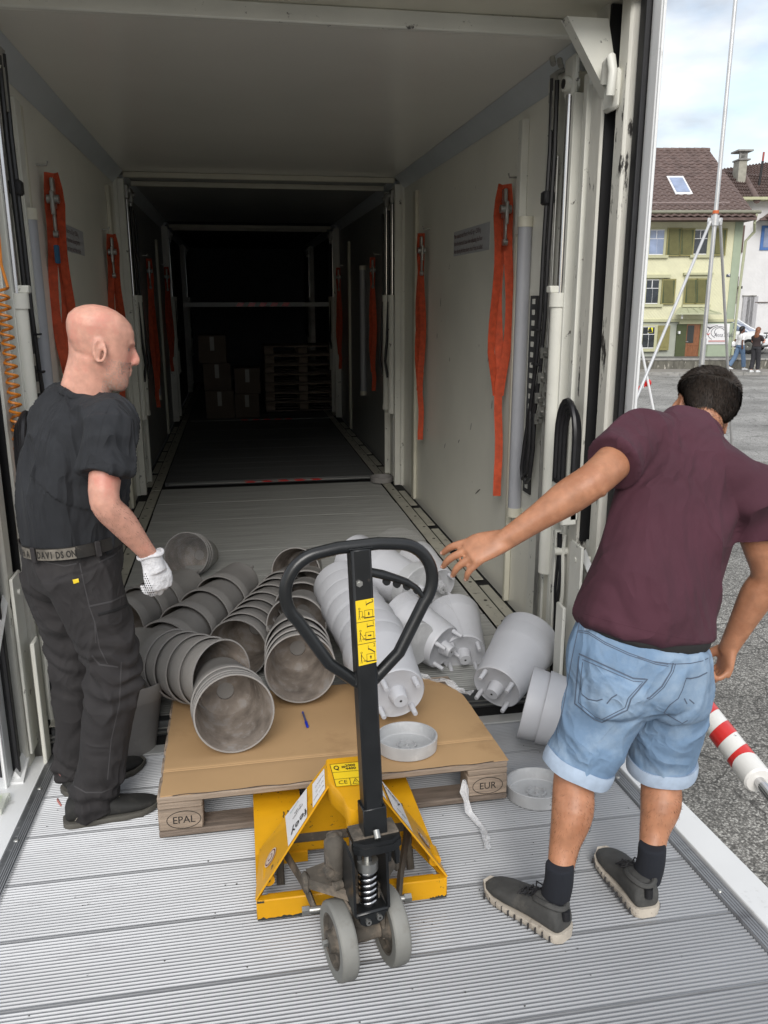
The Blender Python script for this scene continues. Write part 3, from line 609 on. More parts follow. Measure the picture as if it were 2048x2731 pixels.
# light rows
d = V((-.10, .97, .16)); stack('w', [V((.545, 2.83, .115))+d*.30, V((.53, 3.18, .14))+d*.10, V((.515, 3.32, .15))+d*.08, V((.50, 3.47, .15))+d*.07, V((.49, 3.62, .15))+d*.07, V((.485, 3.76, .15))+d*.07, V((.48, 3.90, .15))+d*.06], [d]*7, 'of the long pale row, bases to the viewer', PW)
d = V((-.55, .82, .1)).normalized(); c = V((.86, 3.87, .14))
pot('w', c+d*.32, d, 'light pot behind the round saucer seen in the handle loop', PW)
pot('w', c+d*.50, d, 'light pot farther back in the film wrapped bundle', PW)
pot('w', (1.02, 4.75, .0), (-.3, .9, .2), 'light pot under film at the back of the pale bundle', PW)
pot('w', (.72, 3.75, .05), (-.62, .75, .25), 'light pot low in the bundle at the cardboard corner', PW)
pot('w', (1.03, 3.86, -.01), (.05, .93, .25), 'light pot wrapped in film, its foot on the cardboard corner', PW)
d = V((.62, .66, .28)).normalized()
pot('w', V((1.035, 3.12, -.045))+d*.30, d, 'light pot with four feet showing, lying on the truck floor edge', PW)
pot('w', V((1.035, 3.12, -.045))+d*.36, d, 'light pot slipped over the one with four feet showing', PW)
d = V((-.70, .33, .14)).normalized(); pot('w', V((1.40, 2.70, -.045))+d*.30, d, 'light pot behind the blue shorts with one foot pointing right', PW)
pot('w', V((1.40, 2.70, -.045))+d*.37, d, 'light pot half hidden by the left leg of the blue shorts', PW)
# saucers
def saucer_mesh(m_, nm):
    b = MB(); r = .112; h = .05
    b.lathe([(.0005, 0), (r-.006, 0), (r-.003, .003), (r, h), (r-.001, h+.001), (r-.007, h+.001), (r-.010, .010), (r-.014, .007), (.0005, .007)], 44, closed=False)
    return b.mesh(nm, m_, 35)
smw, smg = saucer_mesh(potwi, 'dish'), saucer_mesh(potg, 'dish')
def saucer(T, label, me=smw, ring=True):
    t = thing('plant_saucer', label, 'saucer', group='plant saucers lying about'); t.matrix_world = T; t.location = T.translation
    o = bpy.data.objects.new('dish', me); col.objects.link(o); o.parent = t
    for k in range(4):
        b = MB(); rg = []
        for a_ in (R(90*k+12+11*j) for j in range(7)):
            rg.append([V((r_*math.cos(a_), r_*math.sin(a_), z_)) for r_, z_ in ((.030, .006), (.036, .006), (.036, .017), (.030, .017))])
        b.rings(rg); me2 = b.mesh('collar_segment', me.materials[0]); o2 = bpy.data.objects.new('collar_segment', me2); col.objects.link(o2); o2.parent = t
    me2 = MB().lathe([(.0005, .016), (.006, .016), (.007, .006)], 12, closed=False).mesh('pin', me.materials[0]); o2 = bpy.data.objects.new('pin', me2); col.objects.link(o2); o2.parent = t
    return t
prm = PM.to_3x3().to_4x4()
saucer(Matrix.Translation(PT @ V((.872, .165, .1485))) @ prm, 'round light grey saucer lying on the cardboard')
saucer(Matrix.Translation(P(1.005, 2.53, .001)) @ prm, 'round light grey saucer on the ribbed deck right of the pallet')
saucer(Matrix.Translation((1.335, 7.75, ZF+.01)), 'dark saucer far back on the hold floor by the right posts', smg)
saucer(TR(V((.86, 3.87, .14)), (.50, -.80, -.12)) @ Matrix.Rotation(math.pi, 4, 'X') @ Matrix.Scale(1.22, 4), 'saucer closing the pale pot inside the handle loop')
saucer(TR(V((.76, 3.45, .03)), (-.5, .8, .1)), 'small pale saucer wedged upright low in the bundle')
# pen
pn = thing('ballpoint_pen', 'blue capped clear ballpoint pen on the cardboard', 'pen', PT @ V((.54, .50, .152)))
pa, pb = PT @ V((.533, .40, .153)), PT @ V((.527, .53, .153)); d = (pb-pa)
MB().tube([pa+d*.3, pb], .0042, 6).build('barrel', mat('pen_clear', (.08, .09, .2), .15), pn); MB().tube([pa, pa+d*.04, pa+d*.38], [.003, .0055, .0055], 8).build('cap', bluem, pn); MB().tube([pb, pb+d*.06], .0045, 8).build('end_plug', bluem, pn)
# films
def film_sheet(name, label, pts, m_, cat='plastic film'):
    b = MB(); n_ = len(pts[0]); rows = len(pts); b.add([p for r_ in pts for p in r_], [(j*n_+i, j*n_+i+1, (j+1)*n_+i+1, (j+1)*n_+i) for j in range(rows-1) for i in range(n_-1)])
    o = b.build(name, m_); return tag(o, label, cat)
def nz(p, s_, a_): return V(p)+V((noise.noise(V(p)*s_), noise.noise(V(p)*s_+V((7, 1, 3))), noise.noise(V(p)*s_+V((2, 9, 4)))))*a_
rows = []
for j in range(15):
    t_ = math.pi*(j/14)*1.05-.1
    rows.append([nz(V((.92, 3.55+1.2*i/24, .0))+V((-.23*math.cos(t_)-.12+.10*i/24, 0, .33*math.sin(t_)-.10)), 9, .03) for i in range(25)])
film_sheet('stretch_film', 'clear film wrapped over the pale pots behind the handle loop', rows, film)
c_ = V((-.375, 5.17, .0)); dd = V((-.22, -.93, .30)).normalized(); T = TR(c_+dd*.006, dd)
b = MB(); b.add([T @ V((0, 0, 0))]+[nz(T @ V((.147*math.cos(q), .147*math.sin(q), .002)), 8, .006) for q in (2*math.pi*j/28 for j in range(28))]+[nz(T @ V((.153*math.cos(q), .153*math.sin(q), -.16)), 8, .012) for q in (2*math.pi*j/28 for j in range(28))], [(0, 1+j, 1+(j+1) % 28) for j in range(28)]+[(1+j, 1+(j+1) % 28, 29+(j+1) % 28, 29+j) for j in range(28)])
tag(b.build('stretch_film', film), 'clear film stretched over the mouth of the lone grey pot', 'plastic film')
def crumple(name, label, path, w_, m_, seed):
    b = MB(); rnd = random.Random(seed); rs = []
    for i, p in enumerate(path):
        k = len(path)-1; ww = w_*(.55+.5*math.sin(i*1.9)**2)
        rs.append([V(p)+V((math.cos(q)*ww*(.5+rnd.random()), math.sin(q)*ww*(.3+rnd.random()), abs(math.sin(q*2))*ww*rnd.random())) for q in (2*math.pi*j/11 for j in range(11))])
    b.rings(rs); o = b.build(name, m_, angle=15); return tag(o, label, 'plastic film')
crumple('crumpled_film', 'crumpled clear film along the right rear cardboard edge', [PT @ V((.99+.235*math.sin(i/14*1.5), .90-.35*i/14, .150+.012*math.sin(i))) for i in range(15)], .018, filmd, 5)
crumple('film_tail', 'twisted tail of film hanging from the pallet down to the deck', [P(.712, 2.462, .125), P(.712, 2.45, .09), P(.714, 2.44, .06), P(.72, 2.42, .03), P(.735, 2.40, .012), P(.745, 2.35, .008), P(.742, 2.31, .008), P(.735, 2.27, .008), P(.732, 2.24, .006)], .014, filmd, 8)
# stuff at the dark end of the hold: pallets and boxes
for k in range(7):
    T = Matrix.Translation((.42+random.uniform(-.01, .01), 13.2+random.uniform(-.02, .02), ZF+.003+.146*k))
    if k == 0: p0 = make_pallet(T, 'lowest pallet of the dark stack at the back of the hold', 'pallets stacked in the dark', stamps=False)
    else:
        c = copy_tree(p0); c.location = T.translation; c['label'] = '%s pallet from the floor in the dark stack at the back' % ORD[k]
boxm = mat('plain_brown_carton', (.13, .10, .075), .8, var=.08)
tapem = mat('pale_tape', (.35, .34, .30), .4)
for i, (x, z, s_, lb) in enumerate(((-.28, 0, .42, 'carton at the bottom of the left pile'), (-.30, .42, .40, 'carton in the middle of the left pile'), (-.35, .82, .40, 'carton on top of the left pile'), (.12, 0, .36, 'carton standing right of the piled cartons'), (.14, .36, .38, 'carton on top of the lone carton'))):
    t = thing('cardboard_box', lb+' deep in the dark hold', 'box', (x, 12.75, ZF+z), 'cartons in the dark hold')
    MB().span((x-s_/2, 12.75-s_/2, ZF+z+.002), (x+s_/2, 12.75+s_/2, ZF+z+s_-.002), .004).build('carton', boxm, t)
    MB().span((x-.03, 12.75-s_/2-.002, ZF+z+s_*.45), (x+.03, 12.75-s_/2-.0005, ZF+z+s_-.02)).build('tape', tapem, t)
# ---------------------------------------------------------------- pallet jack
jack = thing('pallet_jack', 'yellow hand pallet jack with black D handle under the pallet', 'pallet jack', P(.257, 1.95, 0))
F0, F1 = -.013, .532
def jb(nm, b, m_, par=None, **k): return b.build(nm, m_, par or jack, **k)
for x0 in (F0, F1-.16):
    b = MB(PM); b.prism([(x0, 2.215, .052), (x0, 2.215, .084), (x0, 2.225, .090), (x0, 3.10, .086), (x0, 3.16, .055), (x0, 3.10, .045), (x0, 2.225, .046)], (.16, 0, 0)); sx_ = 1 if x0 < .2 else -1; xo_ = x0 if sx_ > 0 else x0+.16; b.prism([(xo_, 2.023, .084), (xo_, 2.216, .084), (xo_+sx_*.075, 2.216, .084), (xo_+sx_*.012, 2.023, .084)], (0, 0, .006)); b.prism([(xo_, 2.023, .04), (xo_, 2.216, .04), (xo_, 2.216, .088), (xo_, 2.023, .088)], (sx_*.006, 0, 0)); fk = jb('fork', b, yellow)
    for rx in (x0+.055, x0+.105): MB(PM).tube([(rx-.022, 2.98, .040), (rx+.022, 2.98, .040)], .039, 18).build('load_roller', greyw, fk)
chip = mat('bare_dark_steel_chip', (.05, .055, .05), .6, .4, var=.3, vs=60)
rnd = random.Random(12)
def chips(nm, pts, w_, M_):
    b = MB(M_); n_ = len(pts); L_ = []; R__ = []
    for p in pts: a_ = w_*rnd.uniform(.15, 1.3); c_ = w_*rnd.uniform(.15, 1.3); L_.append(V((p[0]-a_, p[1], p[2]))); R__.append(V((p[0]+c_, p[1], p[2])))
    b.add(L_+R__, [(i, i+1, n_+i+1, n_+i) for i in range(n_-1)]); return b.build(nm, chip, jack, smooth=False)
for x_, e0_, e1_ in ((F0+.098, 2.30, 2.445), (F0+.112, 2.335, 2.45), (F0+.145, 2.41, 2.45), (F1-.05, 2.38, 2.42)): chips('paint_chip', [(x_+.0015*math.sin(i), e0_+(e1_-e0_)*i/22, .0915) for i in range(23)], .0028, PM)
MC = PM @ Matrix((( 0, 1, 0, 0), (0, 0, 1, 0), (1, 0, 0, 0), (0, 0, 0, 1)))
for x0_, x1_, z_ in ((F0, F0+.13, .034), (F0+.15, F0+.20, .033), (F1-.05, F1, .034), (F0, F0+.02, .088)):
    b = MB(PM); n_ = 16; T_ = [V((x0_+(x1_-x0_)*i/n_, 1.9945, z_+.007*rnd.random())) for i in range(n_+1)]; B_ = [V((p.x, 1.9945, z_-.0035)) for p in T_]; b.add(T_+B_, [(i, i+1, n_+2+i, n_+1+i) for i in range(n_)]); b.build('paint_chip', chip, jack, smooth=False)
# front cross beam
b = MB(PM); b.span((F0-.002, 1.995, .030), (F1+.002, 2.022, .092), .003); jb('front_beam', b, yellow)
b = MB(PM); b.span((F0+.03, 2.0225, .080), (F1-.03, 2.034, .086), .002); jb('beam_top', b, yellow)
b = MB(PM); b.span((F0+.15, 2.30, .030), (F1-.15, 2.33, .10), .003); jb('rear_beam', b, yellow)
# sloping side bands rising to the head, and the arched bulkhead between them
cx = (F0+F1)/2
def band(s):
    q = lambda x, e, h: V((cx+s*x, e, h))
    A, B, C, D_ = q(.2735, 1.998, .0925), q(.058, 2.035, .395), q(.050, 2.135, .415), q(.255, 2.235, .092)
    b = MB(PM); n_ = (B-A).cross(D_-A).normalized()*(.005*(1 if s < 0 else -1))
    b.add([A, B, C, D_, A+n_, B+n_, C+n_, D_+n_], [(0, 1, 2, 3), (7, 6, 5, 4), (0, 4, 5, 1), (1, 5, 6, 2), (2, 6, 7, 3), (3, 7, 4, 0)]); return b, (A, B, C, D_)
stk = []
for s in (-1, 1):
    b, q4 = band(s); o = jb('side_band', b, yellow); stk.append((o, [PM @ p for p in q4]))
b = MB(PM); b.prism([(cx-.045, 2.13, .40), (cx+.045, 2.13, .40), (cx+.235, 2.22, .088), (cx-.235, 2.22, .088)], (0, .006, 0)); jb('bulkhead', b, yellow)
b = MB(PM); b.span((cx-.19, 2.20, .125), (cx+.19, 2.215, .160), .003); jb('torsion_tube', b, dusty)
# head casting: a lobe reaching forward over the ram
def lobe(z0, k): return [(cx+x*k, e, z0) for x, e in ((-.058, 2.13), (-.062, 2.04), (-.052, 2.01), (-.040, 1.985), (-.028, 1.955), (-.024, 1.925), (-.015, 1.908), (0, 1.903), (.015, 1.908), (.024, 1.925), (.028, 1.955), (.040, 1.985), (.052, 2.01), (.062, 2.04), (.058, 2.13))]
rg = []
for z0, k, sl in ((.345, .92, 0), (.350, .98, 0), (.385, 1.0, .35), (.398, .97, .35), (.402, .90, .35)):
    rg.append([(x, e, z0+(e-1.95)*sl*.45) for x, e, z0 in lobe(z0, k)])
b = MB(PM); b.rings(rg); head = jb('head_casting', b, yellow, angle=50)
b = MB(PM); b.tube([(cx, 1.935, .33), (cx, 1.935, .352)], .024, 20); jb('ram_collar', b, yellow)
b = MB(PM); b.tube([(cx, 1.935, .20), (cx, 1.935, .335)], .017, 16); jb('lift_ram', b, steel)
# load plate sticker on the head
sl = .35*.45; yd = V((0, 1, sl)).normalized()
def hp(x, e): return V((cx+x, e, .4035+(e-1.95)*sl+.0008))
b = MB(PM); b.add([hp(-.042, 2.0), hp(.042, 2.0), hp(.048, 2.10), hp(-.048, 2.10)], [(0, 1, 2, 3)]); st = jb('load_sticker', b, labely, head) if False else b.build('load_sticker', labely, head, smooth=False)
xd = PM.to_3x3() @ V((1, 0, 0)); yw = PM.to_3x3() @ yd
text('Q =', 'sticker_text', ink, st, PM @ hp(-.040, 2.074), xd, yw, .026, squash=.8, lift=.0008, bold=.0006)
text('2000\n4400', 'sticker_text', ink, st, PM @ hp(-.006, 2.083), xd, yw, .015, lift=.0008, bold=.0004)
text('CE', 'sticker_text', ink, st, PM @ hp(-.034, 2.010), xd, yw, .022, lift=.0008)
b = MB(PM)
def bar(b, p, q_, w_=.0008): d_ = (q_-p); n_ = V((-d_.y, d_.x, 0)).normalized()*w_; up = V((0, 0, .0010)); b.add([p-n_+up, q_-n_+up, q_+n_+up, p+n_+up], [(0, 1, 2, 3)])
for p, q_ in (((-.042, 2.0), (.042, 2.0)), ((.042, 2.0), (.048, 2.10)), ((.048, 2.10), (-.048, 2.10)), ((-.048, 2.10), (-.042, 2.0)), ((-.045, 2.062), (.045, 2.062)), ((-.043, 2.032), (.043, 2.032)), ((0, 2.0), (0, 2.032)), ((.006, 2.006), (.016, 2.028)), ((.016, 2.028), (.026, 2.006)), ((.026, 2.006), (.006, 2.006)), ((.016, 2.012), (.016, 2.020))): bar(b, hp(*p), hp(*q_))
b.build('sticker_line', ink, st, smooth=False)
# decals on the side bands
for (o, (A, B, C, D_)), s in zip(stk, (-1, 1)):
    nrm = (B-A).cross(D_-A).normalized(); nrm = nrm if nrm.z > 0 else -nrm
    def bp(u_, v_, up=.0062): return A+(B-A)*u_+((D_-A)*(1-u_)+(C-B)*u_)*v_+nrm*up
    st = MB().quad(bp(.46, .02), bp(.72, .02), bp(.72, .98), bp(.40, .98)).build('white_decal', paperw, o, smooth=False)
    st2 = MB().quad(bp(.80, .02), bp(.97, .02), bp(.97, .85), bp(.80, .85)).build('white_decal', paperw, o, smooth=False)
    # writing runs along the band, read from above going down the band
    xdir = (A-B).normalized() if s < 0 else (A-B).normalized(); ydir = nrm.cross(xdir)
    if s < 0: org, org2, org3 = bp(.71, .36, .0066), bp(.66, .66, .0066), bp(.95, .4, .0066)
    else: org, org2, org3 = bp(.71, .75, .0066), bp(.62, .35, .0066), bp(.95, .6, .0066)
    text('feey', 'decal_text', ink, st, org, xdir, ydir, .050, lift=.0005, bold=.0002)
    text('Pflanzen\nfür die', 'decal_text', ink, st, org2, xdir, ydir, .016, lift=.0005)
    text('Schweiz', 'decal_text', mat('green_print', (.10, .30, .25), .5), st, bp(.60, .93 if s < 0 else .07, .0066), xdir, ydir, .014, lift=.0005)
    for k in range(3): text(('Service Stapler', 'Tel. 071 55', 'Pruefung 24')[k], 'decal_text', ink, st2, bp(.955, .25+.2*k if s < 0 else .85-.2*k, .0066), xdir, ydir, .009, lift=.0005)
    # round red-white seal near the foot of the band
    cc = bp(.20, .42, .0064); tx = (B-A).normalized(); ty = nrm.cross(tx)
    for r_, m_, up in ((.030, mat('seal_white', (.62, .50, .40), .5), 0), (.026, inkred, .0004), (.022, mat('seal_white', (.62, .50, .40), .5), .0008), (.012, inkred, .0012), (.009, mat('seal_white', (.62, .50, .40), .5), .0016)):
        MB().add([cc+nrm*up+(tx*math.cos(q)+ty*math.sin(q))*r_ for q in (2*math.pi*j/24 for j in range(24))], [tuple(range(24))]).build('round_seal', m_, o, smooth=False)
# bump stops on the fork shoulders
for s, x in ((-1, F0+.035), (1, F1-.022)):
    b = MB(PM); b.tube([(x, 2.045, .118), (x, 2.10, .118)], .018, 16); o = jb('bump_stop', b, yellow); MB(PM).tube([(x, 2.0445, .118), (x, 2.05, .118)], .006, 10).build('pin_hole', holem, o)
# push levers from the ram foot to the rollers
for s in (-1, 1):
    b = MB(PM); b.tube([(cx+s*.118, 1.925, .10), (cx+s*.135, 1.99, .12), (cx+s*.20, 2.20, .135)], [.022, .024, .028], 4, flat=.4, up=(1, 0, 0)); b.tube([(cx+s*.20, 2.16, .02), (cx+s*.20, 2.22, .14)], .012, 8); jb('push_lever', b, dusty)
    b = MB(PM); b.tube([(cx+s*.10, 1.92, .10), (cx+s*.140, 1.92, .10)], .010, 12); b.tube([(cx+s*.132, 1.92, .10), (cx+s*.152, 1.92, .10)], .013, 6); jb('lever_bolt', b, steel)
# steering unit turned about the ram, wheels under it
st_a = R(12); SM = PM @ Matrix.Translation((.252, 1.86, 0)) @ Matrix.Rotation(st_a, 4, 'Z')
WO = -.055
tyre = [(.070, -.0215), (.094, -.0225), (.0985, -.019), (.1, -.014), (.1, .014), (.0985, .019), (.094, .0225), (.070, .0215)]
rimp = [(.012, -.032), (.028, -.032), (.030, -.018), (.040, -.010), (.060, -.010), (.064, -.020), (.0705, -.0205), (.0705, .0205), (.064, .020), (.060, .010), (.040, .010), (.030, .018), (.028, .032), (.012, .032)]
for s in (-1, 1):
    T = Matrix.Translation((s*.071, WO, .1)) @ Matrix.Rotation(math.pi/2, 4, 'Y')
    whl = thing_wheel = bpy.data.objects.new('steering_wheel', None); col.objects.link(whl); whl.parent = jack; whl.location = (SM @ V((s*.071, 0, .1)))-jack.location
    MB(SM).lathe(tyre, 48, T).build('tyre', greyw, whl); MB(SM).lathe(rimp, 36, T).build('rim', dusty, whl)
    MB(SM).tube([(s*.070, WO, .1), (s*.116, WO, .1)], .010, 6).build('axle_nut', steel, whl)
    for k in range(5):
        a_ = 2*math.pi*k/5; MB(SM).box((s*.071, WO+.046*math.cos(a_), .1+.046*math.sin(a_)), (.022, .014, .030), .003, Matrix.Rotation(a_-math.pi/2, 4, 'X')).build('spoke', dusty, whl)
b = MB(SM); b.tube([(-.06, WO, .1), (.06, WO, .1)], .022, 16); b.tube([(0, -.02, .075), (0, -.01, .235)], .045, 24); b.box((-.045, -.03, .14), (.012, .10, .12), .004); b.box((.045, -.03, .14), (.012, .10, .12), .004); jb('axle_carrier', b, dusty)
b = MB(SM); b.prism([(-.125, .03, .205), (-.118, .075, .205), (-.04, .09, .205), (.04, .09, .205), (.118, .075, .205), (.125, .03, .205), (.05, -.05, .205), (.035, -.075, .205), (-.035, -.075, .205), (-.05, -.05, .205)], (0, 0, .028)); jb('rocker_plate', b, dusty)
for s in (-1, 1):
    b = MB(SM); b.box((s*.128, .045, .215), (.018, .04, .055), .008); jb('rocker_lug', b, dusty)
b = MB(SM); b.tube([(-.055, .01, .235), (-.055, .01, .30), (-.055, 0.015, .355)], .022, 16); b.box((-.06, .0, .30), (.05, .06, .13), .018); b.tube([(-.052, -.03, .24), (-.075, -.035, .24)], .012, 8); b.tube([(-.083, .0, .275), (-.083, -.028, .275)], .012, 12); jb('pump_body', b, dusty, angle=50)
# yoke: black cheeks, spring and cap in front
b = MB(SM)
for s in (-1, 1): b.prism([(s*.042, -.115, .20), (s*.042, -.105, .345), (s*.042, -.04, .365), (s*.042, -.03, .235)], (s*.007, 0, 0))
b.span((-.045, -.118, .19), (.045, -.045, .205), .004); jb('yoke_cheek', b, black)
b = MB(SM); b.prism([(-.036, -.121, .200), (.036, -.121, .200), (.028, -.121, .176), (.012, -.121, .168), (-.020, -.121, .168), (-.034, -.121, .178)], (0, .018, 0)); yk = jb('yoke_foot', b, black)
for x, z in ((-.014, .181), (.016, .187)):
    MB(SM).tube([(x, -.127, z), (x, -.118, z)], .0075, 12).build('screw', steel, yk); MB(SM).tube([(x, -.1275, z), (x, -.126, z)], .0035, 6).build('screw_socket', holem, yk)
b = MB(SM); pts = []
for i in range(6*18+1):
    t_ = i/18; pts.append((.022*math.cos(2*math.pi*t_), -.085+.022*math.sin(2*math.pi*t_), .208+t_*.0165))
jb('coil_spring', b.tube(pts, .0042, 8), chrome, angle=60)
b = MB(SM); b.tube([(0, -.085, .205), (0, -.085, .315)], .0165, 16); jb('spring_core', b, rubber)
b = MB(SM); b.tube([(0, -.085, .305), (0, -.085, .330)], .027, 28); b.tube([(0, -.085, .33), (0, -.085, .352)], .010, 12); jb('spring_cap', b, steel)
# handle socket plate and the handle itself
hb = V((.292, 1.845, .265)); ht = V((.268, 1.885, 1.0)); ax = (ht-hb).normalized(); fx = (SM.to_3x3() @ V((1, 0, 0))).normalized(); fx = (V((1, .12, 0))-ax*V((1, .12, 0)).dot(ax)).normalized(); fy = ax.cross(fx)
HM = Matrix((fx, fy, ax)).transposed().to_4x4(); HM.translation = hb
b = MB(HM); b.prism([(-.062, -.035, -.035), (-.035, -.055, -.035), (.035, -.055, -.035), (.062, -.035, -.035), (.062, .035, -.035), (-.062, .035, -.035)], (0, 0, .012)); b.prism([(-.064, -.038, -.055), (-.036, -.058, -.055), (.036, -.058, -.055), (.064, -.038, -.055), (.064, -.020, -.055), (-.064, -.020, -.055)], (0, 0, .020))
for s in (-1, 1): b.span((s*.050-.007, -.045, -.105), (s*.050+.007, .0, -.05), .003); b.span((s*.026-.005, -.056, -.085), (s*.026+.005, -.04, -.05), .002)
jb('socket_plate', b, black)
b = MB(HM); b.span((-.060, -.030, -.024), (.060, .034, -.018)); jb('grime', b, dusty)
b = MB(HM); b.span((-.031, -.0285, -.03), (.031, .0285, .055), .002); jb('handle_socket', b, black)
b = MB(HM); b.tube([(0, -.045, -.02), (0, -.03, -.005)], .009, 12); jb('socket_bolt', b, steel)
HL = (ht-hb).length
b = MB(HM); b.span((-.0255, -.0255, .0), (.0255, .0255, HL), .006); bar_ = jb('handle_bar', b, black)
# D loop
lp = []
hw = .175; zt = HL-.005; zb = HL-.335
def arc(c, r_, a0, a1, n_): return [(c[0]+r_*math.cos(R(a0+(a1-a0)*i/n_)), c[1]+r_*math.sin(R(a0+(a1-a0)*i/n_))) for i in range(n_+1)]
pl = [(-.02, zb-.012)]+[(-.09, zb+.05)]+arc((-hw+.085, zt-.095), .095, 222, 95, 14)+[(-.05, zt+.006), (.05, zt+.006)]+arc((hw-.085, zt-.095), .095, 85, -42, 14)+[(.09, zb+.05), (.02, zb-.012)]
pl = [(x, z) for x, z in pl]
b = MB(HM); b.tube([(x, 0, z) for x, z in pl], .0158, 16, up=(0, 1, 0)); jb('handle_loop', b, black, angle=60)
b = MB(HM); b.span((-.029, -.024, HL-.002), (.029, .024, HL+.0), .001); b.tube([(-.027, -.012, zb-.012), (-.022, -.006, zb+.02)], .007, 6); b.tube([(.027, -.012, zb-.005), (.022, -.006, zb+.03)], .007, 6); jb('weld_bead', b, black)['kind'] = 'stuff'
# release lever with finger grips
lv_ = [(.026, HL-.068, .014), (.055, HL-.078, .015), (.085, HL-.090, .013), (.115, HL-.104, .012), (.140, HL-.122, .010), (.160, HL-.150, .0085)]
b = MB(HM); b.tube([(x, 0, z) for x, z, r_ in lv_], [r_ for *_, r_ in lv_], 10, flat=.8)
for k in range(4): b.tube([(.066+.026*k, -.004, HL-.097-.0095*k-(.004 if k == 3 else 0)), (.066+.026*k, .004, HL-.097-.0095*k-(.004 if k == 3 else 0))], .010, 10)
jb('release_lever', b, black, angle=60)
b = MB(HM); b.tube([(-.010, -.031, HL-.085), (-.010, -.0255, HL-.085)], .0085, 6); b.tube([(-.010, -.034, HL-.085), (-.010, -.030, HL-.085)], .005, 8); jb('handle_bolt', b, steel)
b = MB(HM); b.tube([(.015, -.0262, HL-.080), (.015, -.025, HL-.080)], .004, 8); jb('bolt_hole', b, holem)
# pictogram sticker
z1 = HL-.126; sh = .168; z0 = z1-sh
st = MB(HM).quad((-.0215, -.0262, z0), (.0245, -.0262, z0+.004), (.0245, -.0262, z1), (-.0215, -.0262, z1-.002)).build('pictogram_sticker', labely, bar_, smooth=False)
b = MB(HM)
def ln(p, q_, w_=.0005): d_ = V((q_[0]-p[0], 0, q_[1]-p[1])); n_ = V((-d_.z, 0, d_.x)).normalized()*w_; a1, a2 = V((p[0], -.0266, p[1])), V((q_[0], -.0266, q_[1])); b.add([a1-n_, a2-n_, a2+n_, a1+n_], [(0, 1, 2, 3)])
for k, (num, up) in enumerate((('3', -1), ('1', 0), ('2', 1))):
    zt_ = z1-k*sh/3; zz = zt_-sh/3
    if k: ln((-.0215, zt_-.001), (.0245, zt_+.001), .0007)
    text(num, 'pictogram_number', ink, st, HM @ V((.017, -.0262, zt_-.0105)), fx, ax, .012, lift=.0004)
    bx, bz = .0, zz+.010; ln((bx, bz), (bx+.020, bz)); ln((bx+.020, bz), (bx+.020, bz+.018)); ln((bx+.020, bz+.018), (bx, bz+.018)); ln((bx, bz+.018), (bx, bz)); ln((bx-.002, bz-.0015), (bx+.024, bz-.001), .0012)
    # arrow
    ac = (bx+.010, bz+.009)
    if up: ln((ac[0], ac[1]-.004*up), (ac[0], ac[1]+.002*up), .0014); b.add([V((ac[0]-.003, -.0266, ac[1]+.001*up)), V((ac[0]+.003, -.0266, ac[1]+.001*up)), V((ac[0], -.0266, ac[1]+.005*up))], [(0, 1, 2)])
    else:
        ln((ac[0]-.005, ac[1]), (ac[0]+.001, ac[1]), .0014); b.add([V((ac[0]+.001, -.0266, ac[1]-.003)), V((ac[0]+.001, -.0266, ac[1]+.003)), V((ac[0]+.005, -.0266, ac[1]))], [(0, 1, 2)])
        ln((-.004, ac[1]+.002), (-.0005, ac[1]+.002), .0009)
    # jack wheel and small figure
    for wx in (bx-.0065, bx-.003): 
        for j in range(8): ln((wx+.0018*math.cos(j*.785), bz+.0015+.0018*math.sin(j*.785)), (wx+.0018*math.cos(j*.785+.785), bz+.0015+.0018*math.sin(j*.785+.785)))
    fx0 = -.014; fz = zz+.006
    ln((fx0-.002, fz), (fx0, fz+.012)); ln((fx0+.002, fz), (fx0, fz+.012)); ln((fx0, fz+.012), (fx0+.0005, fz+.024), .0009); ln((fx0+.0005, fz+.022), (bx-.006, bz+.004 if k else bz+.016)); 
    if not k: ln((bx-.006, bz+.016), (bx-.006, bz+.003))
    for j in range(8): ln((fx0+.001+.0022*math.cos(j*.785), fz+.0275+.0022*math.sin(j*.785)), (fx0+.001+.0022*math.cos(j*.785+.785), fz+.0275+.0022*math.sin(j*.785+.785)))
    # lever sketch
    ln((.0045, zt_-.006), (.0045, zt_-.018)); ln((.0045, zt_-.014), (.014, zt_-.014+(.004, .001, -.006)[k]), .0014); ln((.014, zt_-.014+(.004, .001, -.006)[k]), (.021, zt_-.014+(.005, 0, -.012)[k]), .0012)
b.build('pictogram', ink, st, smooth=False)
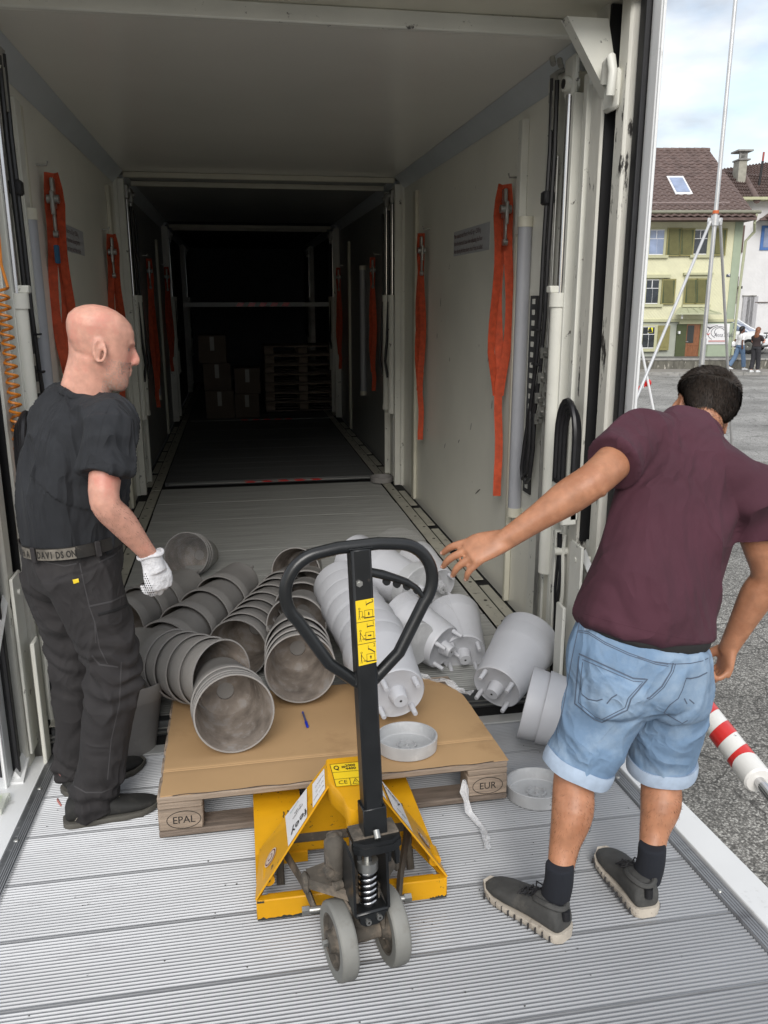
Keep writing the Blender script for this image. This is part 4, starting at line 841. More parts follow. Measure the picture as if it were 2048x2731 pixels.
# ---------------------------------------------------------------- ground, road, pavement
GR = V((math.cos(CAM_YAW), -math.sin(CAM_YAW), 0)); GF = V((math.sin(CAM_YAW), math.cos(CAM_YAW), 0))
FM = Matrix((GR, GF, V((0, 0, 1)))).transposed().to_4x4()      # street frame: s along the house fronts, d away, z up
def gd(x, y, d):
    """street-frame point at distance d seen in the direction of the enlarged crop of the street"""
    q = ray((1700+x*.3164)/1.23448, (380+y*.3164)/1.23448); q = V((0, 0, CAM_H))+q*(d/q.dot(GF)); return V((q.dot(GR), d, q.z))
def asphalt(name, c1, c2, c3, sc):
    M = bpy.data.materials.new(name); M.use_nodes = True; nt = M.node_tree; N = nt.nodes; L = nt.links; b = N['Principled BSDF']; b.inputs['Roughness'].default_value = .85
    tc = N.new('ShaderNodeTexCoord'); v = N.new('ShaderNodeTexVoronoi'); v.inputs['Scale'].default_value = sc; v.inputs['Randomness'].default_value = 1; L.new(tc.outputs['Object'], v.inputs['Vector'])
    n = N.new('ShaderNodeTexNoise'); n.inputs['Scale'].default_value = .8; n.inputs['Detail'].default_value = 8; L.new(tc.outputs['Object'], n.inputs['Vector'])
    sp = N.new('ShaderNodeSeparateColor'); L.new(v.outputs['Color'], sp.inputs[0])
    r = N.new('ShaderNodeValToRGB'); r.color_ramp.elements[0].color = c1+(1,); r.color_ramp.elements[1].color = c3+(1,); e = r.color_ramp.elements.new(.55); e.color = c2+(1,); L.new(sp.outputs[0], r.inputs[0])
    dr = N.new('ShaderNodeValToRGB'); dr.color_ramp.elements[0].color = (1.15, 1.15, 1.15, 1); dr.color_ramp.elements[1].color = (.35, .35, .35, 1); dr.color_ramp.elements[0].position = .25; dr.color_ramp.elements[1].position = .75; L.new(v.outputs['Distance'], dr.inputs[0])
    mx = N.new('ShaderNodeMix'); mx.data_type = 'RGBA'; mx.blend_type = 'MULTIPLY'; mx.inputs['Factor'].default_value = .8; L.new(r.outputs[0], mx.inputs['A']); L.new(dr.outputs[0], mx.inputs['B'])
    n2 = N.new('ShaderNodeValToRGB'); n2.color_ramp.elements[0].color = (.72, .72, .72, 1); n2.color_ramp.elements[1].color = (1.25, 1.25, 1.25, 1); n2.color_ramp.elements[0].position = .35; n2.color_ramp.elements[1].position = .65; L.new(n.outputs['Fac'], n2.inputs[0])
    m3 = N.new('ShaderNodeMix'); m3.data_type = 'RGBA'; m3.blend_type = 'MULTIPLY'; m3.inputs['Factor'].default_value = 1; L.new(mx.outputs['Result'], m3.inputs['A']); L.new(n2.outputs[0], m3.inputs['B'])
    # hairline cracks
    vc = N.new('ShaderNodeTexVoronoi'); vc.feature = 'DISTANCE_TO_EDGE'; vc.inputs['Scale'].default_value = 2.6; wn = N.new('ShaderNodeTexNoise'); wn.inputs['Scale'].default_value = 2.5; wn.inputs['Detail'].default_value = 6
    wm = N.new('ShaderNodeMix'); wm.data_type = 'RGBA'; wm.inputs['Factor'].default_value = .25; L.new(tc.outputs['Object'], wn.inputs['Vector']); L.new(tc.outputs['Object'], wm.inputs['A']); L.new(wn.outputs['Color'], wm.inputs['B']); L.new(wm.outputs['Result'], vc.inputs['Vector'])
    cm = N.new('ShaderNodeMath'); cm.operation = 'LESS_THAN'; cm.inputs[1].default_value = .012; L.new(vc.outputs['Distance'], cm.inputs[0])
    m4 = N.new('ShaderNodeMix'); m4.data_type = 'RGBA'; m4.inputs['B'].default_value = (.025, .024, .022, 1); cf = N.new('ShaderNodeMath'); cf.operation = 'MULTIPLY'; cf.inputs[1].default_value = .6; L.new(cm.outputs[0], cf.inputs[0]); L.new(cf.outputs[0], m4.inputs['Factor']); L.new(m3.outputs['Result'], m4.inputs['A'])
    L.new(m4.outputs['Result'], b.inputs['Base Color'])
    bp = N.new('ShaderNodeBump'); bp.inputs['Strength'].default_value = .8; bp.inputs['Distance'].default_value = .006; bp.invert = True; L.new(v.outputs['Distance'], bp.inputs['Height']); L.new(bp.outputs[0], b.inputs['Normal'])
    return M
MB().quad((-600, -600, ZG-.01), (600, -600, ZG-.01), (600, 900, ZG-.01), (-600, 900, ZG-.01)).build('ground', asphalt('asphalt_yard', (.10, .096, .088), (.23, .222, .205), (.45, .44, .41), 85))['kind'] = 'structure'
kd = gd(500, 1972, 20); kerb_d = (ray(1560, 811).dot(GF))*(ZG-CAM_H)/ray(1560, 811).z
b = MB(FM); b.span((-60, 14.5, ZG-.03), (90, kerb_d, ZG)); b.build('road', asphalt('asphalt_road', (.30, .295, .28), (.34, .335, .32), (.38, .37, .355), 60))['kind'] = 'structure'
kstone = mat('kerb_stone', (.28, .275, .26), .8, var=.2, vs=4, dirt=(.12, .12, .11), ds=3, dt=.55, dw=.1)
kr = thing('kerb', 'grey stone kerb', 'kerb'); kr['kind'] = 'structure'
for i in range(26):
    MB(FM).span((-8+i*1.2, kerb_d, ZG-.02), (-8+i*1.2+1.19, kerb_d+.16, ZG+.11), .01).build('kerb_stone', kstone, kr)
pd_ = kerb_d+.16; wall_d = (ray(1560, 797).dot(GF))*(ZG+.11-CAM_H)/ray(1560, 797).z
MB(FM).span((-40, pd_, ZG-.02), (70, wall_d+.1, ZG+.108)).build('pavement', mat('pale_pavement', (.25, .235, .215), .85, var=.12, vs=3, bump=.2, bs=60))['kind'] = 'structure'
wt = gd(500, 1822, wall_d).z
lw = thing('retaining_wall', 'low stained concrete wall with stone cap along the pavement', 'wall', FM @ V((8, wall_d, ZG)))
MB(FM).span((-20, wall_d, ZG-.1), (40, wall_d+.3, wt-.07)).build('wall_face', mat('stained_wall', (.13, .125, .105), .9, var=.35, vs=5, bump=.6, bs=12, bdist=.02, stretch=(1.6, 1.6, .5), dirt=(.42, .40, .35), ds=3.5, dt=.57, dw=.05), lw)
for i in range(28): MB(FM).span((-8+i*1.1, wall_d-.04, wt-.07), (-8+i*1.1+1.085, wall_d+.34, wt), .012).build('cap_stone', kstone, lw)
MB(FM).span((-60, wall_d+.3, wt-.4), (90, 75, wt-.06)).build('upper_yard', mat('upper_yard_asphalt', (.13, .13, .125), .9, var=.2, vs=3))['kind'] = 'structure'
# ---------------------------------------------------------------- yellow house
HD = wall_d+2.2
ywall = mat('pale_yellow_shingle_wall', (.64, .63, .44), .8, var=.05, vs=3)
nt = ywall.node_tree; N = nt.nodes; L = nt.links
tcw = N.new('ShaderNodeTexCoord'); mpw = N.new('ShaderNodeMapping'); mpw.inputs['Rotation'].default_value = (0, R(42), 0); mpw.inputs['Scale'].default_value = (1, 1, 1)
ww = N.new('ShaderNodeTexWave'); ww.bands_direction = 'X'; ww.inputs['Scale'].default_value = 3.3; ww.inputs['Distortion'].default_value = .4; bpw = N.new('ShaderNodeBump'); bpw.inputs['Strength'].default_value = .18; bpw.inputs['Distance'].default_value = .02
L.new(tcw.outputs['Object'], mpw.inputs['Vector']); L.new(mpw.outputs[0], ww.inputs['Vector']); L.new(ww.outputs['Fac'], bpw.inputs['Height']); L.new(bpw.outputs[0], N['Principled BSDF'].inputs['Normal'])
olive = mat('olive_shutter_paint', (.22, .20, .075), .6, var=.1); trimg = mat('pale_green_trim', (.46, .46, .30), .7, var=.05); greyg = mat('grey_green_plaster', (.36, .38, .33), .85, var=.06, vs=4, bump=.4, bs=16)
green = mat('green_panel_paint', (.33, .39, .29), .7, var=.04); whitef = mat('white_window_frame', (.78, .79, .80), .4, var=.02); glass = mat('dark_window_glass', (.02, .025, .03), .04, var=.4, spec=1.0)
glassb = mat('sky_painted_glass', (.22, .28, .42), .05, var=.3, vs=2, spec=1.0); tile = mat('brown_roof_tile', (.125, .085, .075), .75, var=.25, vs=3, dirt=(.19, .15, .14), ds=6, dt=.55, dw=.15)  # glassb: reflected sky is painted into the blue base colour
woodd = mat('brown_door_wood', (.22, .085, .035), .5, var=.25, vs=6, stretch=(6, 6, 1)); drkg = mat('dark_green_jamb', (.06, .075, .03), .7); copperg = mat('pale_green_tin', (.42, .44, .30), .5)
house = thing('yellow_house', 'pale yellow house with olive shutters and brown tiled roof', 'house', FM @ V((gd(500, 1800, HD).x, HD, wt)))
def hbox(nm, x0, y0, x1, y1, m_, d0=-.04, d1=.02, par=None, bev=0, D_=None):
    D_ = D_ or HD; a_ = gd(x0, y0, D_); c_ = gd(x1, y1, D_)
    return MB(FM).span((a_.x, D_+d0, c_.z), (c_.x, D_+d1, a_.z), bev).build(nm, m_, par or house)
hr = gd(845, 1100, HD).x; hl = hr-13; zb_ = gd(0, 1502, HD).z; ze = gd(0, 660, HD).z
MB(FM).span((hl, HD, zb_), (hr, HD+9, ze)).build('upper_wall', ywall, house)
MB(FM).span((hl, HD+.04, wt-.1), (hr-.05, HD+9, zb_-.002)).build('ground_floor_wall', greyg, house)
MB(FM).span((hl, HD-.05, zb_-.06), (hr+.04, HD+.03, zb_+.06), .01).build('storey_band', trimg, house)
MB(FM).span((hr-.30, HD-.03, zb_+.06), (hr+.03, HD+.02, ze), .0).build('corner_board', green, house)
xe = gd(985, 650, HD-.7).x
MB(FM).span((hl, HD-.65, ze-.02), (xe, HD+9.3, ze+.06), .0).build('eave_soffit', trimg, house)
MB(FM).span((hl, HD-.72, ze+.02), (xe+.05, HD-.64, ze+.24), .01).build('fascia', trimg, house)
MB(FM).tube([(hl, HD-.76, ze+.26), (xe+.2, HD-.76, ze+.26)], .07, 10).build('gutter', mat('zinc_gutter', (.20, .20, .15), .5), house)
dpx = gd(850, 900, HD-.1).x
b = MB(FM); b.tube([(xe+.05, HD-.74, ze+.2), (xe+.02, HD-.7, ze-.15), (dpx+.5, HD-.3, ze-.45), (dpx+.25, HD-.14, ze-.8), (dpx+.20, HD-.12, zb_+1), (dpx+.18, HD-.12, wt)], .055, 10); b.build('downpipe', copperg, house)
# roof plane
rz0, rz1 = gd(500, 632, HD-.8).z, gd(500, 72, HD+4.4).z; rd0, rd1 = HD-.85, HD+4.4; xr0 = gd(1008, 640, rd0).x; xr1 = gd(606, 75, rd1).x
roof = MB(FM).add([(hl, rd0, rz0), (xr0, rd0, rz0), (xr1, rd1, rz1), (hl, rd1, rz1), (hl, rd0, rz0-.1), (xr0, rd0, rz0-.1), (xr0, HD+9.6, rz0-.1), (hl, HD+9.6, rz0-.1), (xr1, rd1, rz1-.02)], [(0, 1, 2, 3), (4, 5, 6, 7), (1, 6, 2), (3, 2, 6, 7), (0, 4, 5, 1), (0, 3, 7, 4)]).build('roof', tile, house, smooth=False)
sl = V((0, rd1-rd0, rz1-rz0)); slL = sl.length; sd_ = sl.normalized(); sn = V((0, -sd_.z, sd_.y))
tw = .30; th_ = slL/21
b = MB()
sec = [(x_, .035*math.sin(math.pi*min(1, x_/.62))*(1 if x_ < .62 else 0)-.012*(0 if x_ < .62 else math.sin(math.pi*(x_-.62)/.38))) for x_ in (0, .12, .25, .38, .5, .62, .8, 1.0)]
b.rings([[(x_*tw, yy_, z_+zo) for x_, z_ in sec]+[(x_*tw, yy_, z_+zo-.014) for x_, z_ in reversed(sec)] for yy_, zo in ((-.03, .030), (th_+.05, .004))]); tme = b.mesh('roof_tile', tile, 60)
cnt = 0; rest = MB()
for j in range(21):
    t_ = j/21; xm = xr0+(xr1-xr0)*t_-.05; n_ = 0
    while xm-(n_+1)*tw > hl+4.5:
        o_ = V((xm-(n_+1)*tw, rd0, rz0))+sd_*(j*th_)+sn*.035; Tt = FM @ (Matrix((V((1, 0, 0)), sd_, sn)).transposed().to_4x4()); Tt.translation = FM @ o_
        jit = Matrix.Rotation(random.uniform(-.012, .012), 4, 'Z') @ Matrix.Translation((0, 0, random.uniform(-.004, .006)))
        if cnt < 290:
            q = bpy.data.objects.new('roof_tile', tme); col.objects.link(q); q.parent = roof; q.matrix_basis = Tt @ jit if False else Matrix.Translation(-wloc(roof)) @ Tt @ jit; cnt += 1
        else: T2 = Tt @ jit; rest.add([T2 @ v_.co for v_ in tme.vertices], [tuple(p_.vertices) for p_ in tme.polygons])
        n_ += 1
o = rest.build('upper_roof_tiles', tile, roof, 60); o['kind'] = 'stuff'
b = MB(FM)
for i in range(26): b.tube([(xr1-.34*i, rd1, rz1+.03), (xr1-.34*(i+1)-.03, rd1, rz1+.045)], .10, 8)
o = b.build('ridge_tiles', tile, roof); o['kind'] = 'stuff'
b = MB(FM)
for i in range(7):
    p_ = V((xr0-1.1-i*1.35, rd0, rz0))+sd_*.85+sn*.06; b.add([p_, p_+sn*.16, p_+V((0, .0, 0))+sn*.16+sd_*.02, p_+sd_*.25, p_+V((.03, 0, 0)), p_+V((.03, 0, 0))+sn*.16], [(0, 1, 5, 4), (1, 2, 5), (0, 4, 3)])
b.tube([V((xr0-.9, rd0, rz0))+sd_*.85+sn*.2, V((hl+4, rd0, rz0))+sd_*.85+sn*.2], .018, 6); b.build('snow_guard', mat('pinkish_steel', (.35, .28, .27), .5), roof)
def on_roof(x, y):
    q = ray((1700+x*.3164)/1.23448, (380+y*.3164)/1.23448); q = V((q.dot(GR), q.dot(GF), q.z)); c_ = V((0, 0, CAM_H)); p0_ = V((0, rd0, rz0)); return c_+q*((p0_-c_).dot(sn)/q.dot(sn))
wq = [on_roof(*p_)+sn*.10 for p_ in ((240, 302), (380, 302), (462, 452), (318, 455))]
b = MB(FM); b.add(wq+[p_-sn*.12 for p_ in wq], [(0, 1, 2, 3), (0, 4, 5, 1), (1, 5, 6, 2), (2, 6, 7, 3), (3, 7, 4, 0)]); sk = b.build('skylight', whitef, roof, smooth=False)
c_ = sum(wq, V())/4; iq = [c_+(p_-c_)*.80+sn*.012 for p_ in wq]; MB(FM).quad(*iq).build('pane', glassb, sk, smooth=False)
def window(x0, y0, x1, y1, gm, trim=True, nm='window'):
    f = hbox(nm, x0, y0, x1, y1, whitef, -.03, .02)
    w_ = x1-x0; h_ = y1-y0; mx_ = (x0+x1)/2; fw = 7
    for a_, c_ in ((x0+fw, mx_-fw*.8), (mx_+fw*.8, x1-fw)):
        ym = y0+h_*.36
        hbox('pane', a_, y0+fw, c_, ym-2.5, gm, -.034, -.028, f); hbox('pane', a_, ym+2.5, c_, y1-fw, gm, -.034, -.028, f)
    if trim:
        for q in ((x0-16, y0-14, x0-1, y1+14), (x1+1, y0-14, x1+16, y1+14), (x0-1, y0-14, x1+1, y0-1)): hbox('window_trim', *q, trimg, -.05, .02)
    hbox('window_sill', x0-24, y1+3, x1+24, y1+26, trimg, -.12, .02)
    return f
def shutter(x0, y0, x1, y1, lou=True):
    o = hbox('shutter', x0, y0, x1, y1, olive, -.10, -.06)
    if lou:
        n_ = int((y1-y0)/9); b = MB(FM)
        for k in range(n_):
            yy = y0+14+k*(y1-y0-28)/n_
            a_ = gd(x0+12, yy, HD); c_ = gd(x1-12, yy+3.5, HD); b.span((a_.x, HD-.115, c_.z), (c_.x, HD-.10, a_.z))
        b.build('louvre', olive, o)['kind'] = 'stuff'
        hbox('louvre_recess', x0+10, y0+12, x1-10, y1-12, drkg, -.103, -.0995, o)
    else:
        for yy in (y0+(y1-y0)*.16, y0+(y1-y0)*.8): hbox('batten', x0+4, yy, x1-4, yy+14, olive, -.115, -.10, o)
    return o
window(92, 735, 228, 948, glassb); shutter(250, 720, 352, 960); shutter(362, 725, 462, 958); window(462, 735, 596, 945, glass); shutter(635, 725, 732, 955); shutter(-30, 720, 70, 960)
window(62, 1155, 182, 1360, glass); shutter(204, 1150, 304, 1366); hbox('cornice', 70, 1115, 272, 1142, trimg, -.16, .02)
hbox('window_trim', 396, 1118, 592, 1372, trimg, -.05, .02); shutter(398, 1146, 488, 1364); shutter(490, 1146, 578, 1364); hbox('cornice', 384, 1098, 630, 1116, trimg, -.16, .02); hbox('window_sill', 372, 1366, 606, 1388, trimg, -.12, .02)
f_ = window(32, 1550, 146, 1735, glass); shutter(172, 1542, 254, 1750, False)
o = hbox('yellow_notice', 90, 1560, 124, 1602, mat('notice_yellow', (.85, .80, .02), .4), -.045, -.035, f_); text('4', 'notice_mark', ink, o, FM @ V((gd(98, 1595, HD).x, HD-.045, gd(98, 1592, HD).z)), GR, (0, 0, 1), .24, lift=.004) if False else None
a_ = gd(107, 1580, HD-.05); b = MB(FM); b.prism([(a_.x-.10, HD-.048, a_.z-.10), (a_.x+.10, HD-.048, a_.z-.10), (a_.x+.06, HD-.048, a_.z+.02), (a_.x, HD-.048, a_.z+.12), (a_.x-.06, HD-.048, a_.z+.02)], (0, .003, 0)); b.build('bell_symbol', ink, o)
c0_, c1_ = gd(320, 1440, HD-.75), gd(712, 1440, HD-.75); cz = gd(0, 1388, HD).z
b = MB(FM); b.add([(c0_.x+.4, HD, cz), (c1_.x-.5, HD, cz), (c1_.x, HD-.75, c0_.z), (c0_.x, HD-.75, c0_.z), (c0_.x+.4, HD, cz-.05), (c1_.x-.5, HD, cz-.05), (c1_.x, HD-.75, c0_.z-.05), (c0_.x, HD-.75, c0_.z-.05)], [(0, 1, 2, 3), (7, 6, 5, 4), (3, 2, 6, 7), (1, 5, 6, 2), (0, 3, 7, 4)])
for k in range(5): t_ = (k+.5)/5; b.tube([(c0_.x+.4+(c1_.x-c0_.x-.9)*t_, HD-.02, cz+.01), (c0_.x+(c1_.x-c0_.x)*t_, HD-.74, c0_.z+.01)], .015, 4)
b.build('door_canopy', copperg, house, smooth=False)
MB(FM).tube([(gd(377, 1450, HD-.5).x, HD-.5, c0_.z-.02), (gd(377, 1450, HD-.5).x, HD-.5, c0_.z-.22)], .04, 8).build('canopy_lamp', whitef, house)
hbox('door_jamb', 335, 1532, 394, 1812, drkg, -.02, .06); dr = hbox('door', 394, 1530, 532, 1814, woodd, -.01, .05)
hbox('door_glass', 424, 1542, 466, 1690, mat('dark_door_grille', (.03, .035, .035), .4), -.022, -.008, dr); hbox('door_rail', 420, 1702, 520, 1712, woodd, -.03, -.008, dr)
for x_ in (440, 480): hbox('door_panel', x_-16, 1722, x_+14, 1800, woodd, -.022, -.008, dr)
hbox('door_handle', 404, 1676, 424, 1682, steel, -.05, -.02, dr); hbox('door_lintel', 350, 1508, 580, 1530, trimg, -.07, .03)
hbox('door_post', 532, 1530, 580, 1814, mat('olive_post', (.20, .21, .12), .7), -.05, .05)
hbox('wall_lamp', 338, 1590, 350, 1612, whitef, -.15, .0)
hbox('shop_panel', 582, 1520, 778, 1816, green, -.05, .03)
sg = thing('shop_sign', 'white shop sign with emblem on the green panel beside the door', 'sign', FM @ V((gd(600, 1600, HD).x, HD-.06, gd(600, 1600, HD).z)))
hbox('board', 582, 1528, 756, 1700, paperw, -.09, -.055, sg)
a_ = gd(640, 1640, HD-.09); s_ = gd(700, 1640, HD-.09).x-a_.x
text("Anna's Salon", 'sign_text', mat('sign_grey', (.12, .12, .14), .5), sg, FM @ V((a_.x, HD-.092, a_.z)), GR, (0, 0, 1), .26, lift=.003, squash=.7, shear=.35)
b = MB(FM)
for k in range(3):
    cxx = gd(690, 1595, HD-.09); pts = [(cxx.x+(.20+.14*k)*math.cos(q), HD-.094, cxx.z+(.16+.08*k)*math.sin(q)-.03*k) for q in (R(20+40*k)+R(12)*j for j in range(20-4*k))]; b.tube(pts, .012, 4)
cxx = gd(612, 1560, HD-.09); b.tube([(cxx.x-.18, HD-.094, cxx.z+.05), (cxx.x, HD-.094, cxx.z-.03), (cxx.x+.18, HD-.094, cxx.z+.06)], [.01, .04, .01], 4); b.build('sign_emblem', mat('sign_grey', (.12, .12, .14), .5), sg)
hbox('sign_red_line', 590, 1668, 740, 1678, mat('sign_red', (.45, .16, .15), .5), -.095, -.09, sg); hbox('sign_grey_line', 590, 1686, 740, 1689, mat('sign_grey', (.12, .12, .14), .5), -.095, -.09, sg)
cxx = gd(592, 1615, HD-.09); MB(FM).tube([(cxx.x-.06, HD-.094, cxx.z+.03), (cxx.x+.02, HD-.094, cxx.z-.03), (cxx.x+.1, HD-.094, cxx.z+.04)], [.01, .03, .008], 4).build('sign_lips', mat('sign_lipred', (.5, .06, .06), .5), sg)
np_ = hbox('number_plate', 750, 1111, 778, 1132, mat('dark_blue_plate', (.03, .045, .08), .4), -.03, .0); a_ = gd(759, 1128, HD-.03); text('4', 'house_number', paperw, np_, FM @ V((a_.x, HD-.032, a_.z)), GR, (0, 0, 1), .20, lift=.003)
# ---------------------------------------------------------------- white house behind
WD = HD+5.5
wh = thing('white_house', 'white plastered house with blue window behind the yellow one', 'house', FM @ V((gd(1000, 1500, WD).x, WD, wt)))
wplas = mat('white_plaster', (.70, .70, .71), .85, var=.05, vs=2, bump=.5, bs=8, bdist=.02)
wx0 = gd(790, 900, WD).x; wz1 = gd(1000, 492, WD).z
MB(FM).span((wx0-3, WD, wt-.1), (wx0+13, WD+9, wz1)).build('wall', wplas, wh)
def wbox(nm, x0, y0, x1, y1, m_, d0=-.05, d1=.02, par=None): return hbox(nm, x0, y0, x1, y1, m_, d0, d1, par or wh, 0, WD)
bw = mat('blue_window_frame', (.06, .16, .42), .5); f_ = wbox('window', 1048, 702, 1200, 908, bw); wbox('pane', 1070, 722, 1120, 885, glassb, -.06, -.05, f_); wbox('pane', 1130, 722, 1180, 885, glassb, -.06, -.05, f_)
f_ = wbox('side_door', 890, 1296, 985, 1580, mat('weathered_grey_door', (.42, .42, .44), .7, var=.15, stretch=(6, 6, 1))); wbox('door_frame', 884, 1288, 998, 1296, kstone, -.1, .02)
for k in range(3): wbox('door_board', 893+k*31, 1300, 921+k*31, 1576, mat('weathered_grey_door', (.42, .42, .44), .7), -.065, -.05, f_)
wbox('downpipe', 868, 700, 878, 930, mat('brown_pipe', (.10, .06, .05), .6), -.1, -.02); wbox('downpipe', 815, 1130, 825, 1360, mat('brown_pipe', (.10, .06, .05), .6), -.1, -.02)
wbox('security_lamp', 840, 1212, 862, 1234, rubber, -.3, .0); wbox('pipe', 985, 1344, 1100, 1349, mat('brown_pipe', (.10, .06, .05), .6), -.08, -.02)
wbox('awning_roof', 1030, 640, 1250, 660, tile, -1.0, .0)
b = MB(FM); a_, c_ = gd(1035, 655, WD-.9), gd(1110, 590, WD); b.add([(a_.x, WD-.9, a_.z), (a_.x+5, WD-.9, a_.z), (a_.x+5, WD, c_.z), (c_.x, WD, c_.z), (a_.x+.2, WD, a_.z)], [(0, 1, 2, 3), (0, 3, 4)]); b.build('bay_roof', tile, wh, smooth=False)
def tiled(name, q, rows, cols_, par):
    """corrugated tile surface over the quad q: eave left, eave right, ridge right, ridge left"""
    A, B, C, D_ = [V(p_) for p_ in q]; n_ = (B-A).cross(D_-A).normalized(); n_ = n_ if n_.z > 0 else -n_
    b = MB(FM); vs = []; nc = cols_*4
    for j in range(rows):
        for e_, up in ((0, .07), (1.05, .01)):
            t_ = min(1, (j+e_)/rows); L_, R_ = A+(D_-A)*t_, B+(C-B)*t_
            for i in range(nc+1): vs.append(L_+(R_-L_)*(i/nc)+n_*(up+.035*math.sin(2*math.pi*i/4)))
    fs = []
    for j in range(rows):
        for i in range(nc): a2 = j*2*(nc+1)+i; fs.append((a2, a2+1, a2+nc+2, a2+nc+1))
        if j: 
            for i in range(nc): a2 = (j*2-1)*(nc+1)+i; fs.append((a2, a2+1, a2+nc+2, a2+nc+1))
    b.add(vs, fs); o = b.build(name, tile, par, 60); o['kind'] = 'stuff'; return o
def gq(x, y, d): return gd(x, y, d)
tiled('hip_roof_tiles', [gq(640, 495, WD-.6), gq(1010, 490, WD-.6), gq(885, 265, WD+3), gq(640, 215, WD+3)], 9, 16, wh)
tiled('side_roof_tiles', [gq(1000, 488, WD-.6), gq(1420, 480, WD-.6), gq(1300, 300, WD+2.4), gq(880, 262, WD+2.8)], 9, 18, wh)
tiled('back_roof_tiles', [gq(700, 330, WD+2.8), gq(1500, 330, WD+2.8), gq(1500, 110, WD+6), gq(700, 225, WD+6)], 9, 30, wh)
MB(FM).tube([gq(1008, 486, WD-.62), gq(885, 262, WD+3)], .16, 10).build('hip_ridge', tile, wh)
MB(FM).span((gq(640, 0, WD-.7).x, WD-.7, wz1-.02), (wx0+14, WD+.1, wz1+.10)).build('eave_board', trimg, wh)
cq0, cq1 = gq(848, 270, WD+1.6), gq(930, 140, WD+1.6)
ch_ = MB(FM).span((cq0.x, WD+1.6, cq0.z-.6), (cq1.x, WD+2.3, cq1.z), .02).build('chimney', mat('grey_chimney_render', (.34, .33, .28), .85, var=.15), wh)
for k in range(5): 
    x_ = cq0.x+.06+k*(cq1.x-cq0.x-.12)/4; MB(FM).span((x_-.05, WD+1.62, cq1.z), (x_+.05, WD+1.75, cq1.z+.34)).build('chimney_pier', kstone, ch_)
MB(FM).span((cq0.x-.05, WD+1.52, cq1.z-.05), (cq1.x+.12, WD+2.35, cq1.z+.02), .01).build('chimney_ledge', kstone, ch_); MB(FM).span((cq0.x-.14, WD+1.48, cq1.z+.34), (cq1.x+.20, WD+2.4, cq1.z+.42), .01).build('chimney_cap', kstone, ch_)
a_ = gq(1028, 385, WD+1.2); b = MB(FM); b.tube([(a_.x-.05, WD+1.2, a_.z-.1), (a_.x+.02, WD+1.2, a_.z+1.2)], .06, 8); b.build('vent_pipe', rubber, wh)
MB(FM).tube([(a_.x+.02, WD+1.2, a_.z+1.2), (a_.x+.03, WD+1.2, a_.z+1.6)], .05, 8).build('red_pipe_top', mat('dull_red', (.35, .08, .07), .6), wh)
# ---------------------------------------------------------------- parked car between the houses
carT = FM @ Matrix.Translation((gd(930, 1700, HD+2.6).x-1.0, HD+2.8, wt-.02)) @ Matrix.Rotation(R(-38), 4, 'Z') @ Matrix.Scale(.98, 4)
car = thing('parked_car', 'white hatchback parked between the two houses', 'car', carT.translation)
cw = mat('white_car_paint', (.78, .80, .82), .22, var=.01, coat=.6)
sect = [(-2.0, .45, .75, .62), (-1.98, .30, 1.0, .74), (-1.6, .22, 1.08, .84), (-.9, .20, 1.06, .87), (0, .20, 1.02, .88), (.9, .20, .98, .87), (1.5, .22, .90, .84), (1.9, .26, .78, .76), (2.08, .34, .66, .60)]
rg = []
for x_, z0, z1, hw_ in sect:
    zc, hz = (z0+z1)/2, (z1-z0)/2; rg.append([(x_, hw_*math.copysign(abs(math.cos(q))**.45, math.cos(q)), zc+hz*math.copysign(abs(math.sin(q))**.5, math.sin(q))) for q in (2*math.pi*j/28 for j in range(28))])
MB(carT).rings(rg).build('body', cw, car, 50)
cab = [(-1.85, .95, 1.05, .66), (-1.6, .95, 1.34, .64), (-1.0, .95, 1.47, .62), (-.3, .95, 1.50, .62), (.3, .95, 1.42, .62), (.85, .93, 1.15, .66), (1.15, .90, .98, .68)]
rg = [[(x_, hw_*math.copysign(abs(math.cos(q))**.5, math.cos(q))*(1.08-.14*max(0, math.sin(q))), (z0+z1)/2+(z1-z0)/2*math.copysign(abs(math.sin(q))**.6, math.sin(q))) for q in (2*math.pi*j/28 for j in range(28))] for x_, z0, z1, hw_ in cab]
MB(carT).rings(rg).build('cabin_glass', glassb, car, 50)
b = MB(carT); b.rings([[(x_, hw_*y_, z_) for y_, z_ in ((-.82, z1-.045), (-.6, z1+.008), (0, z1+.022), (.6, z1+.008), (.82, z1-.045), (0, z1-.05))] for x_, z0, z1, hw_ in cab[1:5]]); b.build('roof', cw, car, 60)
for s in (-1, 1):
    b = MB(carT); b.tube([(-1.75, s*.66, 1.0), (-1.5, s*.60, 1.38), (-.9, s*.56, 1.49), (-.2, s*.56, 1.50), (.35, s*.58, 1.42), (.95, s*.64, 1.05), (1.2, s*.68, .92)], .035, 8); b.tube([(-.35, s*.63, .98), (-.4, s*.57, 1.49)], .03, 6); b.build('pillar', cw, car)
    for x_ in (-1.28, 1.30):
        T = carT @ TR((x_, s*.80, .31), (0, s, 0)); o = MB(T).lathe([(.18, -.12), (.30, -.10), (.315, -.08), (.315, .04), (.30, .065), (.19, .06)], 28).build('wheel', rubber, car); MB(T).lathe([(.02, .05), (.06, .07), (.19, .05), (.19, -.02), (.02, -.02)], 20).build('rim', steel, o)
    b = MB(carT); b.tube([(1.72, s*.72, .72), (1.95, s*.60, .66)], [.09, .07], 10); b.build('headlight', mat('headlight_glass', (.35, .37, .40), .08), car)
    MB(carT).box((.62, s*.97, .98), (.12, .16, .10), .03).build('mirror', cw, car)
